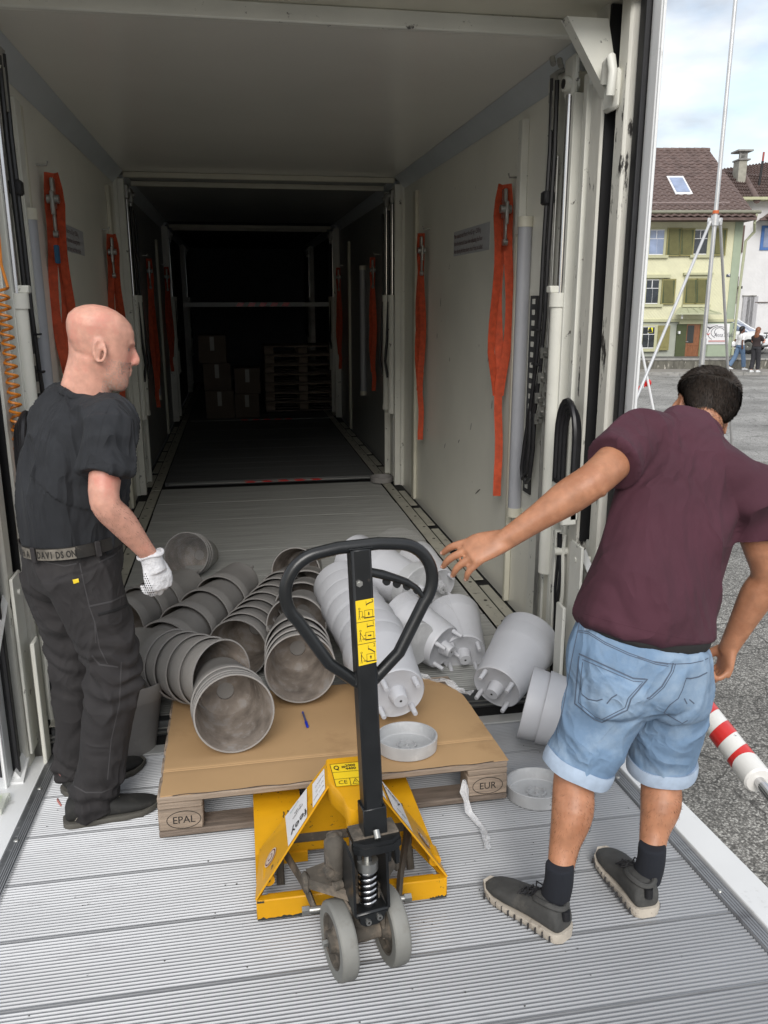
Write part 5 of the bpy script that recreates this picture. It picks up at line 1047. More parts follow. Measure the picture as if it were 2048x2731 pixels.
b = MB(carT); b.box((2.06, 0, .50), (.06, 1.1, .14), .02); b.box((2.08, 0, .32), (.05, 1.2, .10), .02); b.build('grille', rubber, car); MB(carT).box((2.11, 0, .42), (.015, .5, .10), .002).build('number_plate', paperw, car)
# bicycle at the right edge
bt = FM @ Matrix.Translation((gd(1120, 1640, HD+1.2).x, HD+1.2, wt-.05)) @ Matrix.Rotation(R(25), 4, 'Z'); bk = thing('bicycle', 'dark bicycle leaning at the white wall on the right', 'bicycle', bt.translation)
for x_ in (-.52, .52):
    T = bt @ TR((x_, 0, .36), (0, 1, 0)); b = MB(T); b.lathe([(.34, -.015), (.36, 0), (.34, .015), (.325, 0)], 32); 
    for k in range(12): b.tube([(0, 0, 0), (.33*math.cos(k*.5236), .33*math.sin(k*.5236), 0)], .003, 3)
    b.build('wheel', rubber, bk)
b = MB(bt)
for p_, q_ in (((-.52, 0, .36), (-.1, 0, .36)), ((-.1, 0, .36), (-.25, 0, .85)), ((-.52, 0, .36), (-.22, 0, .78)), ((-.22, 0, .78), (.38, 0, .82)), ((-.1, 0, .36), (.40, 0, .74)), ((.36, 0, .92), (.52, 0, .36))): b.tube([p_, q_], .018, 6)
b.build('frame', rubber, bk); MB(bt).box((-.27, 0, .90), (.24, .13, .05), .02).build('saddle', rubber, bk); MB(bt).tube([(.28, -.28, 1.0), (.36, -.1, .98), (.36, .1, .98), (.28, .28, 1.0)], .016, 6).build('handlebar', rubber, bk)
# ---------------------------------------------------------------- tripod mast
alum = mat('brushed_mast_aluminium', (.62, .62, .62), .35, .7, var=.1)
MD = 11.5
def g0(x, y, d): return FM @ gd(x, y, d)
apx = g0(652, 668, MD); top = g0(715, -60, MD)
ms = thing('tripod_mast', 'tall aluminium mast on three legs standing in the yard', 'mast', V((apx.x, apx.y, ZG)))
up_ = V((apx.x, apx.y, 0)); d = V((0, 0, 1))
MB().tube([V((apx.x, apx.y, apx.z-.0)), V((apx.x, apx.y, apx.z+2.2)), V((apx.x, apx.y, 9.5))], [.027, .026, .020], 14).build('pole', alum, ms)
MB().tube([V((apx.x-.0, apx.y, ZG+.02)), V((apx.x, apx.y, apx.z))], .028, 12).build('lower_pole', alum, ms)
MB().tube([V((apx.x, apx.y, ZG+.02)), V((apx.x, apx.y, g0(520, 1650, MD).z))], .037, 14).build('sleeve', alum, ms)
MB().tube([apx+V((0, 0, .10)), apx+V((0, 0, .14))], .040, 14).build('orange_ring', mat('orange_ring', (.55, .12, .03), .5), ms)
b = MB(); b.tube([apx-V((0, 0, .05)), apx+V((0, 0, .08))], .052, 12)
for s in (-1, 1): b.box(apx+GR*s*.075, (.05, .03, .10), .01)
b.build('leg_bracket', alum, ms)
lf = g0(20, 2090, MD-1.2); l1 = apx+GR*-.06; dl = (lf-l1); lft = l1+dl*((ZG+.02-l1.z)/dl.z)
rt = g0(765, 1975, MD+.6); l2 = apx+GR*.07; dl = (rt-l2); rft = l2+dl*((ZG+.02-l2.z)/dl.z)
for p_, q_ in ((l1, lft), (l2, rft)):
    o = MB().tube([p_, q_], .019, 10).build('leg', alum, ms); MB().tube([q_-V((0, 0, .01)), q_+V((0, 0, .03))], .05, 10).build('foot', rubber, o)
l3 = g0(32, 1730, MD+.4); l3b = g0(112, 2140, MD+.4); dl = l3b-l3; q_ = l3+dl*((ZG+.02-l3.z)/dl.z)
sp = thing('slanted_pole', 'thin white pole leaning across the left mast leg', 'pole', q_); MB().tube([l3-dl*.9, q_], .018, 8).build('pole', whitef, sp)
tp = thing('barrier_tape', 'red and white barrier tape tied to the slanted pole', 'barrier tape', g0(85, 2030, MD+.3))
a_ = g0(88, 2028, MD+.45); 
for i in range(6):
    t0, t1 = i/6, (i+1)/6; e_ = g0(-120, 2150, MD); p_, q_ = a_+(e_-a_)*t0, a_+(e_-a_)*t1; b = MB(); sg_ = .035
    b.add([p_+V((0, 0, sg_)), q_+V((0, 0, sg_*.8)), q_-V((0, 0, sg_*.8)), p_-V((0, 0, sg_))], [(0, 1, 2, 3)]); b.build('tape_piece', redm if i % 2 == 0 else whitef, tp, smooth=False)
MB().box(a_, (.10, .08, .10), .03, Matrix.Rotation(.6, 4, 'Y')).build('knot', redm, tp)
# ---------------------------------------------------------------- people
def skinmat(name, c, c2, hair=None):
    M = mat(name, c, .46, var=.16, vs=32, bump=.35, bs=190, bdist=.0010, dirt=c2, ds=9, dt=.50, dw=.16)
    b = M.node_tree.nodes['Principled BSDF']; b.inputs['Subsurface Weight'].default_value = .12; b.inputs['Subsurface Radius'].default_value = (.012, .005, .003); b.inputs['Subsurface Scale'].default_value = 1
    return M
skin_l = skinmat('pinkish_skin', (.60, .315, .235), (.60, .25, .19)); skin_r = skinmat('tanned_skin', (.41, .19, .105), (.34, .145, .075))
tee_b = mat('faded_black_cotton', (.015, .0165, .020), .92, var=.22, vs=5, bump=.25, bs=260, bdist=.001, dirt=(.022, .024, .028), ds=4, dt=.52, dw=.2, fold=(6, .10, (1.3, 1.3, .35)))
tee_m = mat('maroon_cotton', (.062, .018, .030), .92, var=.14, vs=5, bump=.25, bs=260, bdist=.001, dirt=(.080, .028, .042), ds=3, dt=.56, dw=.2, fold=(4, .10, (1.2, 1, .7)))
trou = mat('dark_work_trousers', (.022, .020, .021), .85, var=.18, vs=6, bump=.2, bs=240, bdist=.001, dirt=(.034, .031, .031), ds=5, dt=.55, dw=.2, fold=(6, .05, (1, 1, .8)))
denim = mat('light_washed_denim', (.155, .245, .37), .85, var=.18, vs=7, bump=.4, bs=420, bdist=.001, dirt=(.30, .385, .485), ds=3.4, dt=.47, dw=.22, fold=(7, .04, (1, 1, .9)))
denimc = mat('pale_denim_cuff', (.36, .44, .55), .85, var=.12, vs=30, bump=.3, bs=300, bdist=.001)
stitch_d = mat('dark_stitching', (.09, .12, .17), .8); stitch_b = mat('black_stitching', (.045, .043, .045), .8)
leather = mat('worn_black_leather', (.020, .018, .016), .5, var=.3, vs=30, dirt=(.10, .085, .065), ds=22, dt=.62, dw=.06)
buckle = mat('engraved_metal_plate', (.22, .20, .17), .5, .5, var=.3, vs=60)
shoe_b = mat('black_suede_shoe', (.020, .020, .019), .8, var=.25, vs=20, bump=.3, bs=150, bdist=.001, dirt=(.05, .048, .042), ds=9, dt=.58, dw=.15)
sole_g = mat('grey_rubber_sole', (.10, .095, .082), .8, var=.2, vs=20); sole_w = mat('dirty_white_sole', (.50, .45, .38), .75, var=.15, vs=25, dirt=(.25, .21, .17), ds=20, dt=.58, dw=.1)
shoe_g = mat('grey_running_mesh', (.055, .055, .053), .8, var=.2, vs=30, bump=.5, bs=400, bdist=.001, dirt=(.10, .095, .085), ds=10, dt=.58, dw=.12); sockm = mat('navy_sock', (.010, .012, .018), .95, var=.2, bump=.4, bs=300, bdist=.001)
lace_w = mat('pale_lace', (.32, .29, .24), .8); knit = mat('white_knit_glove', (.66, .66, .68), .95, var=.10, vs=40, bump=1, bs=170, bdist=.003, dirt=(.45, .45, .46), ds=12, dt=.56, dw=.1)
hairm = mat('dark_brown_hair', (.016, .012, .009), .9, var=.3, vs=60); greyhair = mat('grey_stubble', (.42, .34, .29), .7, var=.2)
nailm = mat('finger_nail', (.66, .38, .30), .25)
def fuse(b, name, mt, parent, voxel=.005, smooth=3, post=None, sub=None):
    """join overlapping closed shapes into one continuous skin"""
    me = bpy.data.meshes.new('t'); me.from_pydata([tuple(p) for p in b.v], [], b.f)
    bm = bmesh.new(); bm.from_mesh(me); bmesh.ops.recalc_face_normals(bm, faces=bm.faces); bm.to_mesh(me); bm.free()
    o = bpy.data.objects.new('t', me)
    r_ = o.modifiers.new('r', 'REMESH'); r_.mode = 'VOXEL'; r_.voxel_size = voxel
    if smooth: s_ = o.modifiers.new('s', 'SMOOTH'); s_.factor = .5; s_.iterations = smooth
    me2 = realised(o)
    me2.name = name
    if post: post(me2)
    l_ = wloc(parent) if parent else V()
    me2.transform(Matrix.Translation(-l_)); me2.materials.clear(); me2.materials.append(mt); me2.shade_smooth()
    q = bpy.data.objects.new(name, me2); col.objects.link(q)
    if parent: q.parent = parent
    return q
def limb(b, pts, rad, n=20, flat=None, up=None, capr=.55):
    """tapered limb with rounded ends; rad: radius or (a, b) per joint"""
    pts = [V(p) for p in pts]; rad = [r_ if isinstance(r_, tuple) else (r_, r_) for r_ in rad]
    # catmull-rom refinement
    P_, R_ = [], []
    k = len(pts)
    for i in range(k-1):
        p0, p1, p2, p3 = pts[max(i-1, 0)], pts[i], pts[i+1], pts[min(i+2, k-1)]
        for j in range(4):
            t_ = j/4; P_.append(.5*((2*p1)+(p2-p0)*t_+(2*p0-5*p1+4*p2-p3)*t_**2+(3*p1-p0-3*p2+p3)*t_**3))
            q0, q1, q2, q3 = (rad[max(i-1, 0)], rad[i], rad[i+1], rad[min(i+2, k-1)])
            R_.append(tuple(max(.002, .5*((2*q1[c])+(q2[c]-q0[c])*t_+(2*q0[c]-5*q1[c]+4*q2[c]-q3[c])*t_**2+(3*q1[c]-q0[c]-3*q2[c]+q3[c])*t_**3)) for c in (0, 1)))
    P_.append(pts[-1]); R_.append(rad[-1])
    t0 = (P_[0]-P_[1]).normalized(); t1 = (P_[-1]-P_[-2]).normalized()
    pre = [(P_[0]+t0*R_[0][0]*capr*math.sin(a_), tuple(x*math.cos(a_) for x in R_[0])) for a_ in (1.45, 1.1, .7, .35)]
    suf = [(P_[-1]+t1*R_[-1][0]*capr*math.sin(a_), tuple(x*math.cos(a_) for x in R_[-1])) for a_ in (.35, .7, 1.1, 1.45)]
    al = pre+list(zip(P_, R_))+suf; rings = []; nrm = V(up) if up else None
    for i, (p, r_) in enumerate(al):
        t_ = (al[min(i+1, len(al)-1)][0]-al[max(i-1, 0)][0]).normalized()
        if nrm is None: nrm = V((0, 0, 1)) if abs(t_.z) < .8 else V((0, 1, 0))
        u_ = V(up) if up else nrm
        nrm = (u_-t_*u_.dot(t_)).normalized(); bi = t_.cross(nrm)
        rings.append([p+nrm*math.cos(q)*r_[0]+bi*math.sin(q)*r_[1] for q in (2*math.pi*j/n for j in range(n))])
    b.rings(rings)
def hand(b, T, s=1, curl=(.35, .4, .45, .5), thumb=.4, spread=.12, flip=1, palm=True, k=1):
    """T: wrist at origin, +Y to the fingers, +X*flip thumb side, +Z back of the hand"""
    g = lambda x, y, z: T @ V((x*flip*s, y*s, z*s))
    upv = T.to_3x3() @ V((0, 0, 1))
    limb(b, [g(0, -.01, 0), g(.002, .025, 0), g(.003, .06, .002), g(.0, .088, .001)], [(.019*s*k, .027*s*k), (.018*s*k, .036*s*k), (.015*s*k, .041*s*k), (.011*s*k, .037*s*k)], 20, up=upv, capr=.5)
    tips = []
    for i, (x, ln_, r_) in enumerate(((.031, .070, .0088), (.0105, .079, .0090), (-.011, .073, .0086), (-.030, .058, .0076))):
        y = (.084, .090, .085, .076)[i]; a_ = 0; d0 = (x/.03)*spread; p = V((x, y-.012, .001)); pts = [g(*p)]; c_ = curl[i]; seg = (ln_*.45+.012, ln_*.30, ln_*.25)
        for q, sl_ in enumerate(seg):
            a_ += c_*(.7, 1.1, .8)[q]; p = p+V((math.sin(d0)*math.cos(a_), math.cos(d0)*math.cos(a_), -math.sin(a_)))*sl_; pts.append(g(*p))
        limb(b, pts, [r_*1.05*s*k, r_*1.08*s*k, r_*.98*s*k, r_*.80*s*k], 12, up=upv, capr=.9); tips.append((pts[-1], pts[-2]))
    limb(b, [g(.018, .012, -.004), g(.038, .036, -.012-.012*thumb), g(.050, .062, -.018-.03*thumb), g(.052, .085, -.022-.045*thumb)], [.015*s*k, .0135*s*k, .0112*s*k, .0095*s*k], 12, up=upv, capr=.9)
    return tips
def head_shape(b, T, s=1, ears=True):
    sec = [(-.118, .074, .040, .020), (-.112, .088, .022, .034), (-.098, .096, -.002, .046), (-.080, .096, -.022, .055), (-.058, .095, -.040, .062), (-.036, .094, -.058, .067), (-.012, .093, -.076, .071), (.014, .092, -.090, .074), (.040, .097, -.097, .0765), (.062, .094, -.100, .078), (.085, .082, -.096, .075), (.104, .060, -.080, .064), (.117, .034, -.056, .047), (.124, .008, -.030, .024)]
    rg = []
    for z, yf, yb, hw_ in sec:
        yc, hy = (yf+yb)/2, (yf-yb)/2; rg.append([T @ (V((hw_*math.copysign(abs(math.cos(q))**.92, math.cos(q)), yc+hy*math.copysign(abs(math.sin(q))**.92, math.sin(q)), z))*s) for q in (2*math.pi*j/32 for j in range(32))])
    b.rings(rg)
    g = lambda x, y, z: T @ (V((x, y, z))*s)
    limb(b, [g(0, .088, .028), g(0, .101, .004), g(0, .110, -.018), g(0, .106, -.028)], [.008*s, .0095*s, .0125*s, .011*s], 12)   # nose
    for e_ in (-1, 1): limb(b, [g(e_*.006, .100, -.028), g(e_*.013, .100, -.030)], [.007*s, .006*s], 10)
    limb(b, [g(-.018, .087, -.052), g(0, .098, -.050), g(.018, .087, -.052)], [.004*s, .0062*s, .004*s], 8); limb(b, [g(-.015, .087, -.062), g(0, .097, -.062), g(.015, .087, -.062)], [.004*s, .0065*s, .004*s], 8)
    for e_ in (-1, 1):
        limb(b, [g(e_*.040, .083, .032), g(e_*.022, .094, .030), g(e_*.008, .094, .026)], [.006*s, .0065*s, .005*s], 8)   # brow
        if ears:
            ring = [g(e_*(.077+.012*max(0, math.cos(q+2.6))), -.006-.016*math.cos(q)-.003*math.sin(q), -.006+.031*math.sin(q)*(1.0 if math.sin(q) > 0 else .95)) for q in (2*math.pi*j/20 for j in range(20))]
            b.tube(ring, .0055*s, 8, closed=True); limb(b, [g(e_*.070, -.006, -.030), g(e_*.076, -.004, .0), g(e_*.072, -.006, .018)], [(.008*s, .006*s)]*3, 8)
def wrinkle(me, amp=.006, sc=7, st=(1, 1, .35), seed=0, fn=None):
    n_ = len(me.vertices); co = [0.]*3*n_; no = [0.]*3*n_; me.vertices.foreach_get('co', co); me.vertices.foreach_get('normal', no)
    for i in range(n_):
        p = V(co[3*i:3*i+3]); a_ = noise.noise(V((p.x*st[0]*sc+seed, p.y*st[1]*sc, p.z*st[2]*sc))); r_ = 1-abs(a_)*2.2; e_ = amp*(r_*r_*r_-.25)*.8+amp*.6*noise.noise(p*sc*.4)
        if fn: e_ = fn(p, e_)
        for c in (0, 1, 2): co[3*i+c] = p[c]+no[3*i+c]*e_
    me.vertices.foreach_set('co', co); me.update()
def nudge(T, items):
    """local soft dents and bulges: (centre, radius, shift) in the head's own frame"""
    it = [(T @ V(c), r_, T.to_3x3() @ V(d)) for c, r_, d in items]
    def f(me):
        for v_ in me.vertices:
            for c, r_, d in it:
                q = (v_.co-c).length
                if q < r_*2.2: v_.co = v_.co+d*math.exp(-(q/r_)**2)
    return f
from mathutils.bvhtree import BVHTree
def surf(o):
    me = o.data; W_ = wloc(o); return BVHTree.FromPolygons([v_.co+W_ for v_ in me.vertices], [tuple(p.vertices) for p in me.polygons])
def seam(bvh, pts, r_, name, mt, parent, flat=.45, n=5, off=.0003, step=6, cap=None):
    """thread, strap or edge following the cloth between the given points"""
    out_ = []
    for (u0, v0), (u1, v1) in zip(pts[:-1], pts[1:]):
        m_ = max(2, int(math.hypot(u1-u0, v1-v0)/step))
        for i in range(m_):
            t_ = i/m_; d = ray(u0+(u1-u0)*t_, v0+(v1-v0)*t_).normalized(); h = bvh.ray_cast(V((0, 0, CAM_H)), d)
            if h[0] and h[0].length < 4: out_.append((h[0]+h[1]*off, h[1]))
    if len(out_) < 3: return None
    b = MB(); P_ = [p for p, _ in out_]; rg = []
    for i, (p, nn) in enumerate(out_):
        t_ = (P_[min(i+1, len(P_)-1)]-P_[max(i-1, 0)]).normalized()
        if t_.length < .5: t_ = V((0, 0, 1))
        nn = (nn if nn.dot(p-V((0, 0, CAM_H))) < 0 else -nn); nn = (nn-t_*nn.dot(t_)).normalized(); bi = t_.cross(nn)
        rg.append([p+nn*math.cos(q)*r_*flat+bi*math.sin(q)*r_ for q in (2*math.pi*j/n for j in range(n))])
    b.rings(rg); return b.build(name, mt, parent, 60)
def shoe(parent, heel, toe, s=1, up=V((0, 0, 1)), mats=None, high=.085, nm='shoe', pitch=0, laces=True, running=False):
    heel, toe = V(heel), V(toe); fw = (toe-heel).normalized(); sd = fw.cross(up).normalized(); upn = sd.cross(fw); Ln = (toe-heel).length
    T = Matrix((sd, fw, upn)).transposed().to_4x4(); T.translation = heel; up_m, so_m = mats
    sec = [(.0, .020, .050, .030), (.03, .010, .078, .036), (.10, .008, high, .039), (.22, .008, high+.004, .040), (.34, .008, .084, .040), (.48, .008, .068, .042), (.64, .008, .054, .047), (.80, .009, .044, .046), (.92, .012, .036, .036), (.985, .018, .030, .020)]
    b = MB(T); rg = []
    for y, z0, z1, hw_ in sec:
        rg.append([V((hw_*s*math.copysign(abs(math.cos(q))**.8, math.cos(q))+.006*s*math.sin(y*2.5), y*Ln, (z0+z1)/2*s+(z1-z0)/2*s*math.copysign(abs(math.sin(q))**.75, math.sin(q))+.006)) for q in (2*math.pi*j/24 for j in range(24))])
    b.rings(rg); o = fuse(b, nm, up_m, parent, .0045, 3)
    b = MB(T); rg = []; hs = .021 if running else .020
    for y, z0, z1, hw_ in [(-.028, 0, 0, .017)]+sec+[(1.025, 0, 0, .012)]:
        hw2 = hw_*1.06+.0015; zz = max(0, (y-.8))*.06; z_l = .0+zz*.8; z_h = hs*(1.35 if (running and y < .3) else 1)+zz
        yy = y*Ln
        rg.append([V((x_*hw2*s+.006*s*math.sin(y*2.5), yy, z_)) for x_, z_ in ((-1, z_h), (-1.03, (z_l+z_h)/2), (-.93, z_l), (.93, z_l), (1.03, (z_l+z_h)/2), (1, z_h))])
    b.rings(rg); so_ = b.build('sole', so_m, o, 50)
    if running:
        b = MB(T)
        for k in range(11):
            y = Ln*(.06+k*.085); w2 = (.041+.008*math.sin(k*.3))*s
            for e_ in (-1, 1): b.box((e_*w2*1.06+.006*math.sin(y/Ln*2.5), y, .012), (.006, .0022, .018))
        b.build('sole_groove', stitch_b, so_)['kind'] = 'stuff'
        MB(T).tube([(.034*s*math.cos(q)+.003, Ln*.19+.046*s*math.sin(q), (.086+.006*math.cos(2*q)-.004*math.sin(q))*s) for q in (2*math.pi*j/24 for j in range(24))], .0085, 8, closed=True).build('ankle_collar', up_m, o)
        MB(T).tube([(.0, -.002, .060), (.0, .0, .088)], .012, 10).build('heel_tab', rubber, o)
    if laces:
        b = MB(T)
        for k in range(5):
            y = Ln*(.36+k*.065); z_ = (.088-.0065*k-.0012*k*k)*s+.004; w2 = .022*s
            b.tube([(-w2, y, z_-.010), (-.006, y+.006, z_+.001), (w2, y+.012, z_-.010)], .0028, 6); b.tube([(w2, y, z_-.010), (.006, y+.007, z_+.002), (-w2, y+.012, z_-.010)], .0028, 6)
        for e_ in (-1, 1): b.tube([(0, Ln*.36, .090*s), (e_*.02, Ln*.36+.015, .100*s), (e_*.034, Ln*.36-.002, .088*s), (e_*.018, Ln*.36-.004, .090*s), (0, Ln*.36, .090*s)], .0026, 6); b.tube([(0, Ln*.36, .09*s), (e_*.03, Ln*.36+.035, .075*s)], .0026, 6)
        b.build('lace', lace_w if not running else rubber, o)
    return o, T
# ================================================================ bald man in black
A1 = R(20); fd = V((math.cos(A1), math.sin(A1), 0)); rd = V((math.sin(A1), -math.cos(A1), 0)); UP = V((0, 0, 1))
pel = at(158, 1225, 2.78); wai = at(158, 1130, 2.77); che = at(162, 985, 2.76); upc = at(165, 900, 2.76); nb = at(180, 855, 2.75)
hA = R(14); hfd = (V((math.cos(hA), math.sin(hA), 0))+V((0, 0, -.20))).normalized(); hc_ = at(214, 752, 2.75)
hx = hfd.cross(UP).normalized(); hz = hx.cross(hfd); HT = Matrix((hx, hfd, hz)).transposed().to_4x4(); HT.translation = hc_
man1 = thing('person', 'bald man in black T-shirt and dark work trousers, white glove on his hand', 'person', P(-.52, 2.76, 0))
b = MB(); head_shape(b, HT, 1.05)
limb(b, [hc_+V((-.020, 0, -.03)), at(197, 805, 2.75), at(190, 848, 2.755), at(170, 895, 2.76)], [(.070, .064), (.064, .066), (.066, .072), (.07, .085)], 24)
limb(b, [at(180, 728, 2.75), at(173, 785, 2.75), at(163, 838, 2.75)], [.046, .040, .045], 18)
limb(b, [upc, che, wai, pel], [(.10, .13), (.10, .14), (.09, .13), (.09, .13)], 24, up=fd)
sR = at(236, 905, 2.575); eR = at(226, 1082, 2.50); wR = at(327, 1205, 2.60)
fo = eR+(wR-eR)*.35
limb(b, [upc+rd*.08+V((0, 0, -.03)), sR+V((0, 0, -.02)), sR+(eR-sR)*.5, eR, fo, eR+(wR-eR)*.72, wR, wR+(wR-eR)*.12], [.055, .058, .050, (.048, .044), (.047, .044), (.036, .033), (.028, .026), (.027, .026)], 20)
limb(b, [eR+V((-.012, -.006, -.008)), eR+V((-.004, -.006, -.02))], [.032, .026], 14)
sL = upc-rd*.19+V((0, 0, -.0)); eL = at(72, 1062, 3.02); wL = at(105, 1150, 3.08)
limb(b, [upc-rd*.08, sL, eL, wL], [.055, .055, .045, .030], 16)
def legpts(h, k_, a_): return [h, h+(k_-h)*.5, k_, k_+(a_-k_)*.4, a_]
hR, kR, aR = at(172, 1240, 2.70), at(252, 1450, 2.69), at(205, 1745, 2.68); hL, kL, aL = at(118, 1240, 2.88), at(168, 1445, 2.86), at(170, 1665, 2.90)
for h, k_, a_ in ((hR, kR, aR), (hL, kL, aL)): limb(b, legpts(h, k_, a_), [.07, .065, .05, .045, .034], 18)
body1 = fuse(b, 'body', skin_l, man1, .0048, 3, nudge(HT, [((.032, .094, .012), .012, (0, -.008, 0)), ((-.032, .094, .012), .012, (0, -.008, 0)), ((.072, .035, -.03), .02, (-.004, 0, 0)), ((0, -.104, -.03), .03, (0, .006, 0)), ((.075, -.004, -.004), .007, (-.006, 0, 0)), ((-.04, .075, -.05), .02, (.003, -.004, 0)), ((.04, .075, -.05), .02, (-.003, -.004, 0)), ((0, .10, -.057), .005, (0, -.004, 0))]))
for e_ in (-1, 1):
    MB(HT).lathe([(.0001, .0115), (.006, .0098), (.0105, .005), (.0115, 0), (.0001, -.0115)], 16, Matrix.Translation((e_*.033, .0755, .012)) @ Matrix.Rotation(-math.pi/2, 4, 'X'), False).build('eye', mat('eye_white', (.30, .24, .21), .3), man1)
    MB(HT).lathe([(.0001, .0119), (.0050, .0108)], 14, Matrix.Translation((e_*.033, .0755, .012)) @ Matrix.Rotation(-math.pi/2, 4, 'X'), False).build('iris', rubber, man1)
# short grey beard: tiny hairs rooted on the lower face
def hairs(o, T, test, dirf, n_, ln_, w_, mt, name, parent, seed=1, tip=.2):
    rnd = random.Random(seed); me = o.data; W_ = wloc(o); Ti = T.inverted(); b = MB(); polys = [p for p in me.polygons if test(Ti @ (p.center+W_), T)]
    if not polys: return None
    for _ in range(n_):
        p = rnd.choice(polys); vs = [me.vertices[i].co for i in p.vertices]; w_s = [rnd.random() for _ in vs]; t_ = sum(w_s); c = sum((v_*q for v_, q in zip(vs, w_s)), V())/t_+W_
        nn = V(p.normal); L_ = Ti @ c; k_n, w_v = dirf(L_); w_v = T.to_3x3() @ V(w_v); w_v = (w_v-nn*w_v.dot(nn)).normalized(); d = (nn*k_n+w_v+V((rnd.uniform(-.16, .16), rnd.uniform(-.16, .16), rnd.uniform(-.16, .16)))).normalized(); sd = d.cross(nn)
        if sd.length < .01: continue
        sd = sd.normalized()*w_; l2 = ln_*rnd.uniform(.6, 1.2); b.add([c-sd-nn*.001, c+sd-nn*.001, c+d*l2*.6+sd*.7+nn*l2*.05, c+d*l2, c+d*l2*.6-sd*.7+nn*l2*.05], [(0, 1, 2, 3, 4)])
    q = b.build(name, mt, parent, 180); q['kind'] = 'stuff'; return q
hairs(body1, HT, lambda l, T: l.z < -.025 and l.y > .015 and abs(l.x) < .075 and l.z > -.135 and l.y-l.z*.2 > .03 and not (abs(l.x) < .02 and l.y > .098), lambda l: (.5, (0, .2, -.8)), 2600, .005, .00035, greyhair, 'stubble', man1, 3)
hairs(body1, HT, lambda l, T: l.z > -.05 and l.z < .07 and l.y < .03 and l.y > -.11, lambda l: (.5, (0, -.3, -.8)), 1500, .0025, .0003, greyhair, 'cropped_hair', man1, 4)
# shirt
b = MB()
limb(b, [at(178, 868, 2.76), upc+V((0, 0, .0)), che, at(160, 1070, 2.77), at(160, 1160, 2.78)], [(.075, .12), (.120, .185), (.150, .195), (.163, .180), (.160, .175)], 32, up=fd, capr=.25)
limb(b, [upc+fd*.02+V((0, 0, -.02)), sR+V((0, 0, -.008)), sR+(eR-sR)*.35, sR+(eR-sR)*.66], [.085, .078, .078, .080], 24, capr=.03)
limb(b, [upc+fd*.0+V((0, 0, -.02)), sL, sL+(eL-sL)*.62], [.085, .076, .076], 20, capr=.15)
limb(b, [at(115, 905, 2.86), at(150, 880, 2.76), at(215, 893, 2.62)], [.05, .055, .055], 16)
def f1(p, e_):
    q = (p-che).dot(fd); z_ = (p.z-wai.z); return e_*1.25+(.004*math.sin((p.z*6+p.x*7)*4+noise.noise(p*4)*5) if (p-sR).length < .30 else 0)
sh1 = fuse(b, 't_shirt', tee_b, man1, .0055, 4, lambda me: wrinkle(me, .019, 8.5, (1.1, 1.1, .30), 3, f1))
bv = surf(sh1)
seam(bv, [(238, 872), (222, 905), (212, 950), (206, 985)], .0016, 'sleeve_seam', tee_b, sh1, off=.0004); seam(bv, [(186, 1002), (215, 998), (250, 1004), (276, 1016)], .0016, 'hem_seam', tee_b, sh1, off=.0004)
b = MB(); nn = (hc_-nb).normalized(); nn = (nn+V((0.15, 0, .5))).normalized(); Tn = TR(at(186, 853, 2.75), nn); b.tube([Tn @ V((.080*math.cos(q), .086*math.sin(q), -.004)) for q in (2*math.pi*j/32 for j in range(32))], .008, 8, closed=True, flat=1.5); b.build('collar', tee_b, sh1)
# trousers
b = MB()
limb(b, [at(160, 1158, 2.78), at(158, 1210, 2.79), at(150, 1260, 2.79)], [(.150, .165), (.158, .178), (.14, .17)], 30, up=fd, capr=.2)
limb(b, [at(115, 1215, 2.80), at(112, 1250, 2.82)], [(.10, .13), (.10, .12)], 24, up=fd)
for (h, k_, a_), c_ in (((hR, kR, aR), 1), ((hL, kL, aL), .96)):
    limb(b, [h+V((.0, 0, .02)), h+(k_-h)*.45+fd*.005, k_, k_+(a_-k_)*.3-fd*.006, k_+(a_-k_)*.65, a_+V((0, 0, .035)), a_+V((.0, 0, -.008))], [(.125*c_, .110*c_), (.108*c_, .098*c_), (.088*c_, .082*c_), (.084*c_, .078*c_), (.080*c_, .074*c_), (.076*c_, .070*c_), (.078*c_, .072*c_)], 26, up=fd, capr=.15)
def f2(p, e_):
    k2 = max(math.exp(-((p.z-kR.z)/.12)**2), math.exp(-((p.z-aR.z-.06)/.07)**2)); return e_*(.8+1.2*k2)+.006*k2*math.sin(p.z*95+p.x*20+noise.noise(p*9)*4)
tr1 = fuse(b, 'trousers', trou, man1, .0055, 3, lambda me: wrinkle(me, .013, 8, (1, 1, .55), 9, f2))
bv = surf(tr1)
seam(bv, [(70, 1197), (100, 1215), (140, 1223), (172, 1216)], .0022, 'pocket_seam', stitch_b, tr1); seam(bv, [(172, 1216), (180, 1255), (193, 1310), (205, 1345), (215, 1400), (235, 1440)], .002, 'side_seam', stitch_b, tr1)
seam(bv, [(214, 1215), (245, 1200), (270, 1178)], .0025, 'hip_pocket', stitch_b, tr1, off=.0008); seam(bv, [(193, 1310), (240, 1300), (296, 1272)], .0035, 'pocket_flap', stitch_b, tr1, off=.001)
seam(bv, [(212, 1328), (250, 1318), (292, 1298)], .0050, 'cargo_zip', slotm, tr1, off=.001); seam(bv, [(205, 1345), (207, 1395)], .002, 'cargo_seam', stitch_b, tr1); seam(bv, [(262, 1430), (258, 1520), (240, 1600), (232, 1690)], .002, 'shin_seam', stitch_b, tr1)
seam(bv, [(198, 1416), (215, 1436), (262, 1442)], .003, 'knee_seam', stitch_b, tr1); seam(bv, [(155, 1695), (185, 1712), (220, 1712), (248, 1700)], .0022, 'hem_seam', stitch_b, tr1)
seam(bv, [(163, 1251), (166, 1261)], .0095, 'brand_tag', mat('tag_yellow', (.75, .55, .02), .5), tr1, flat=.2, step=2, off=.001)
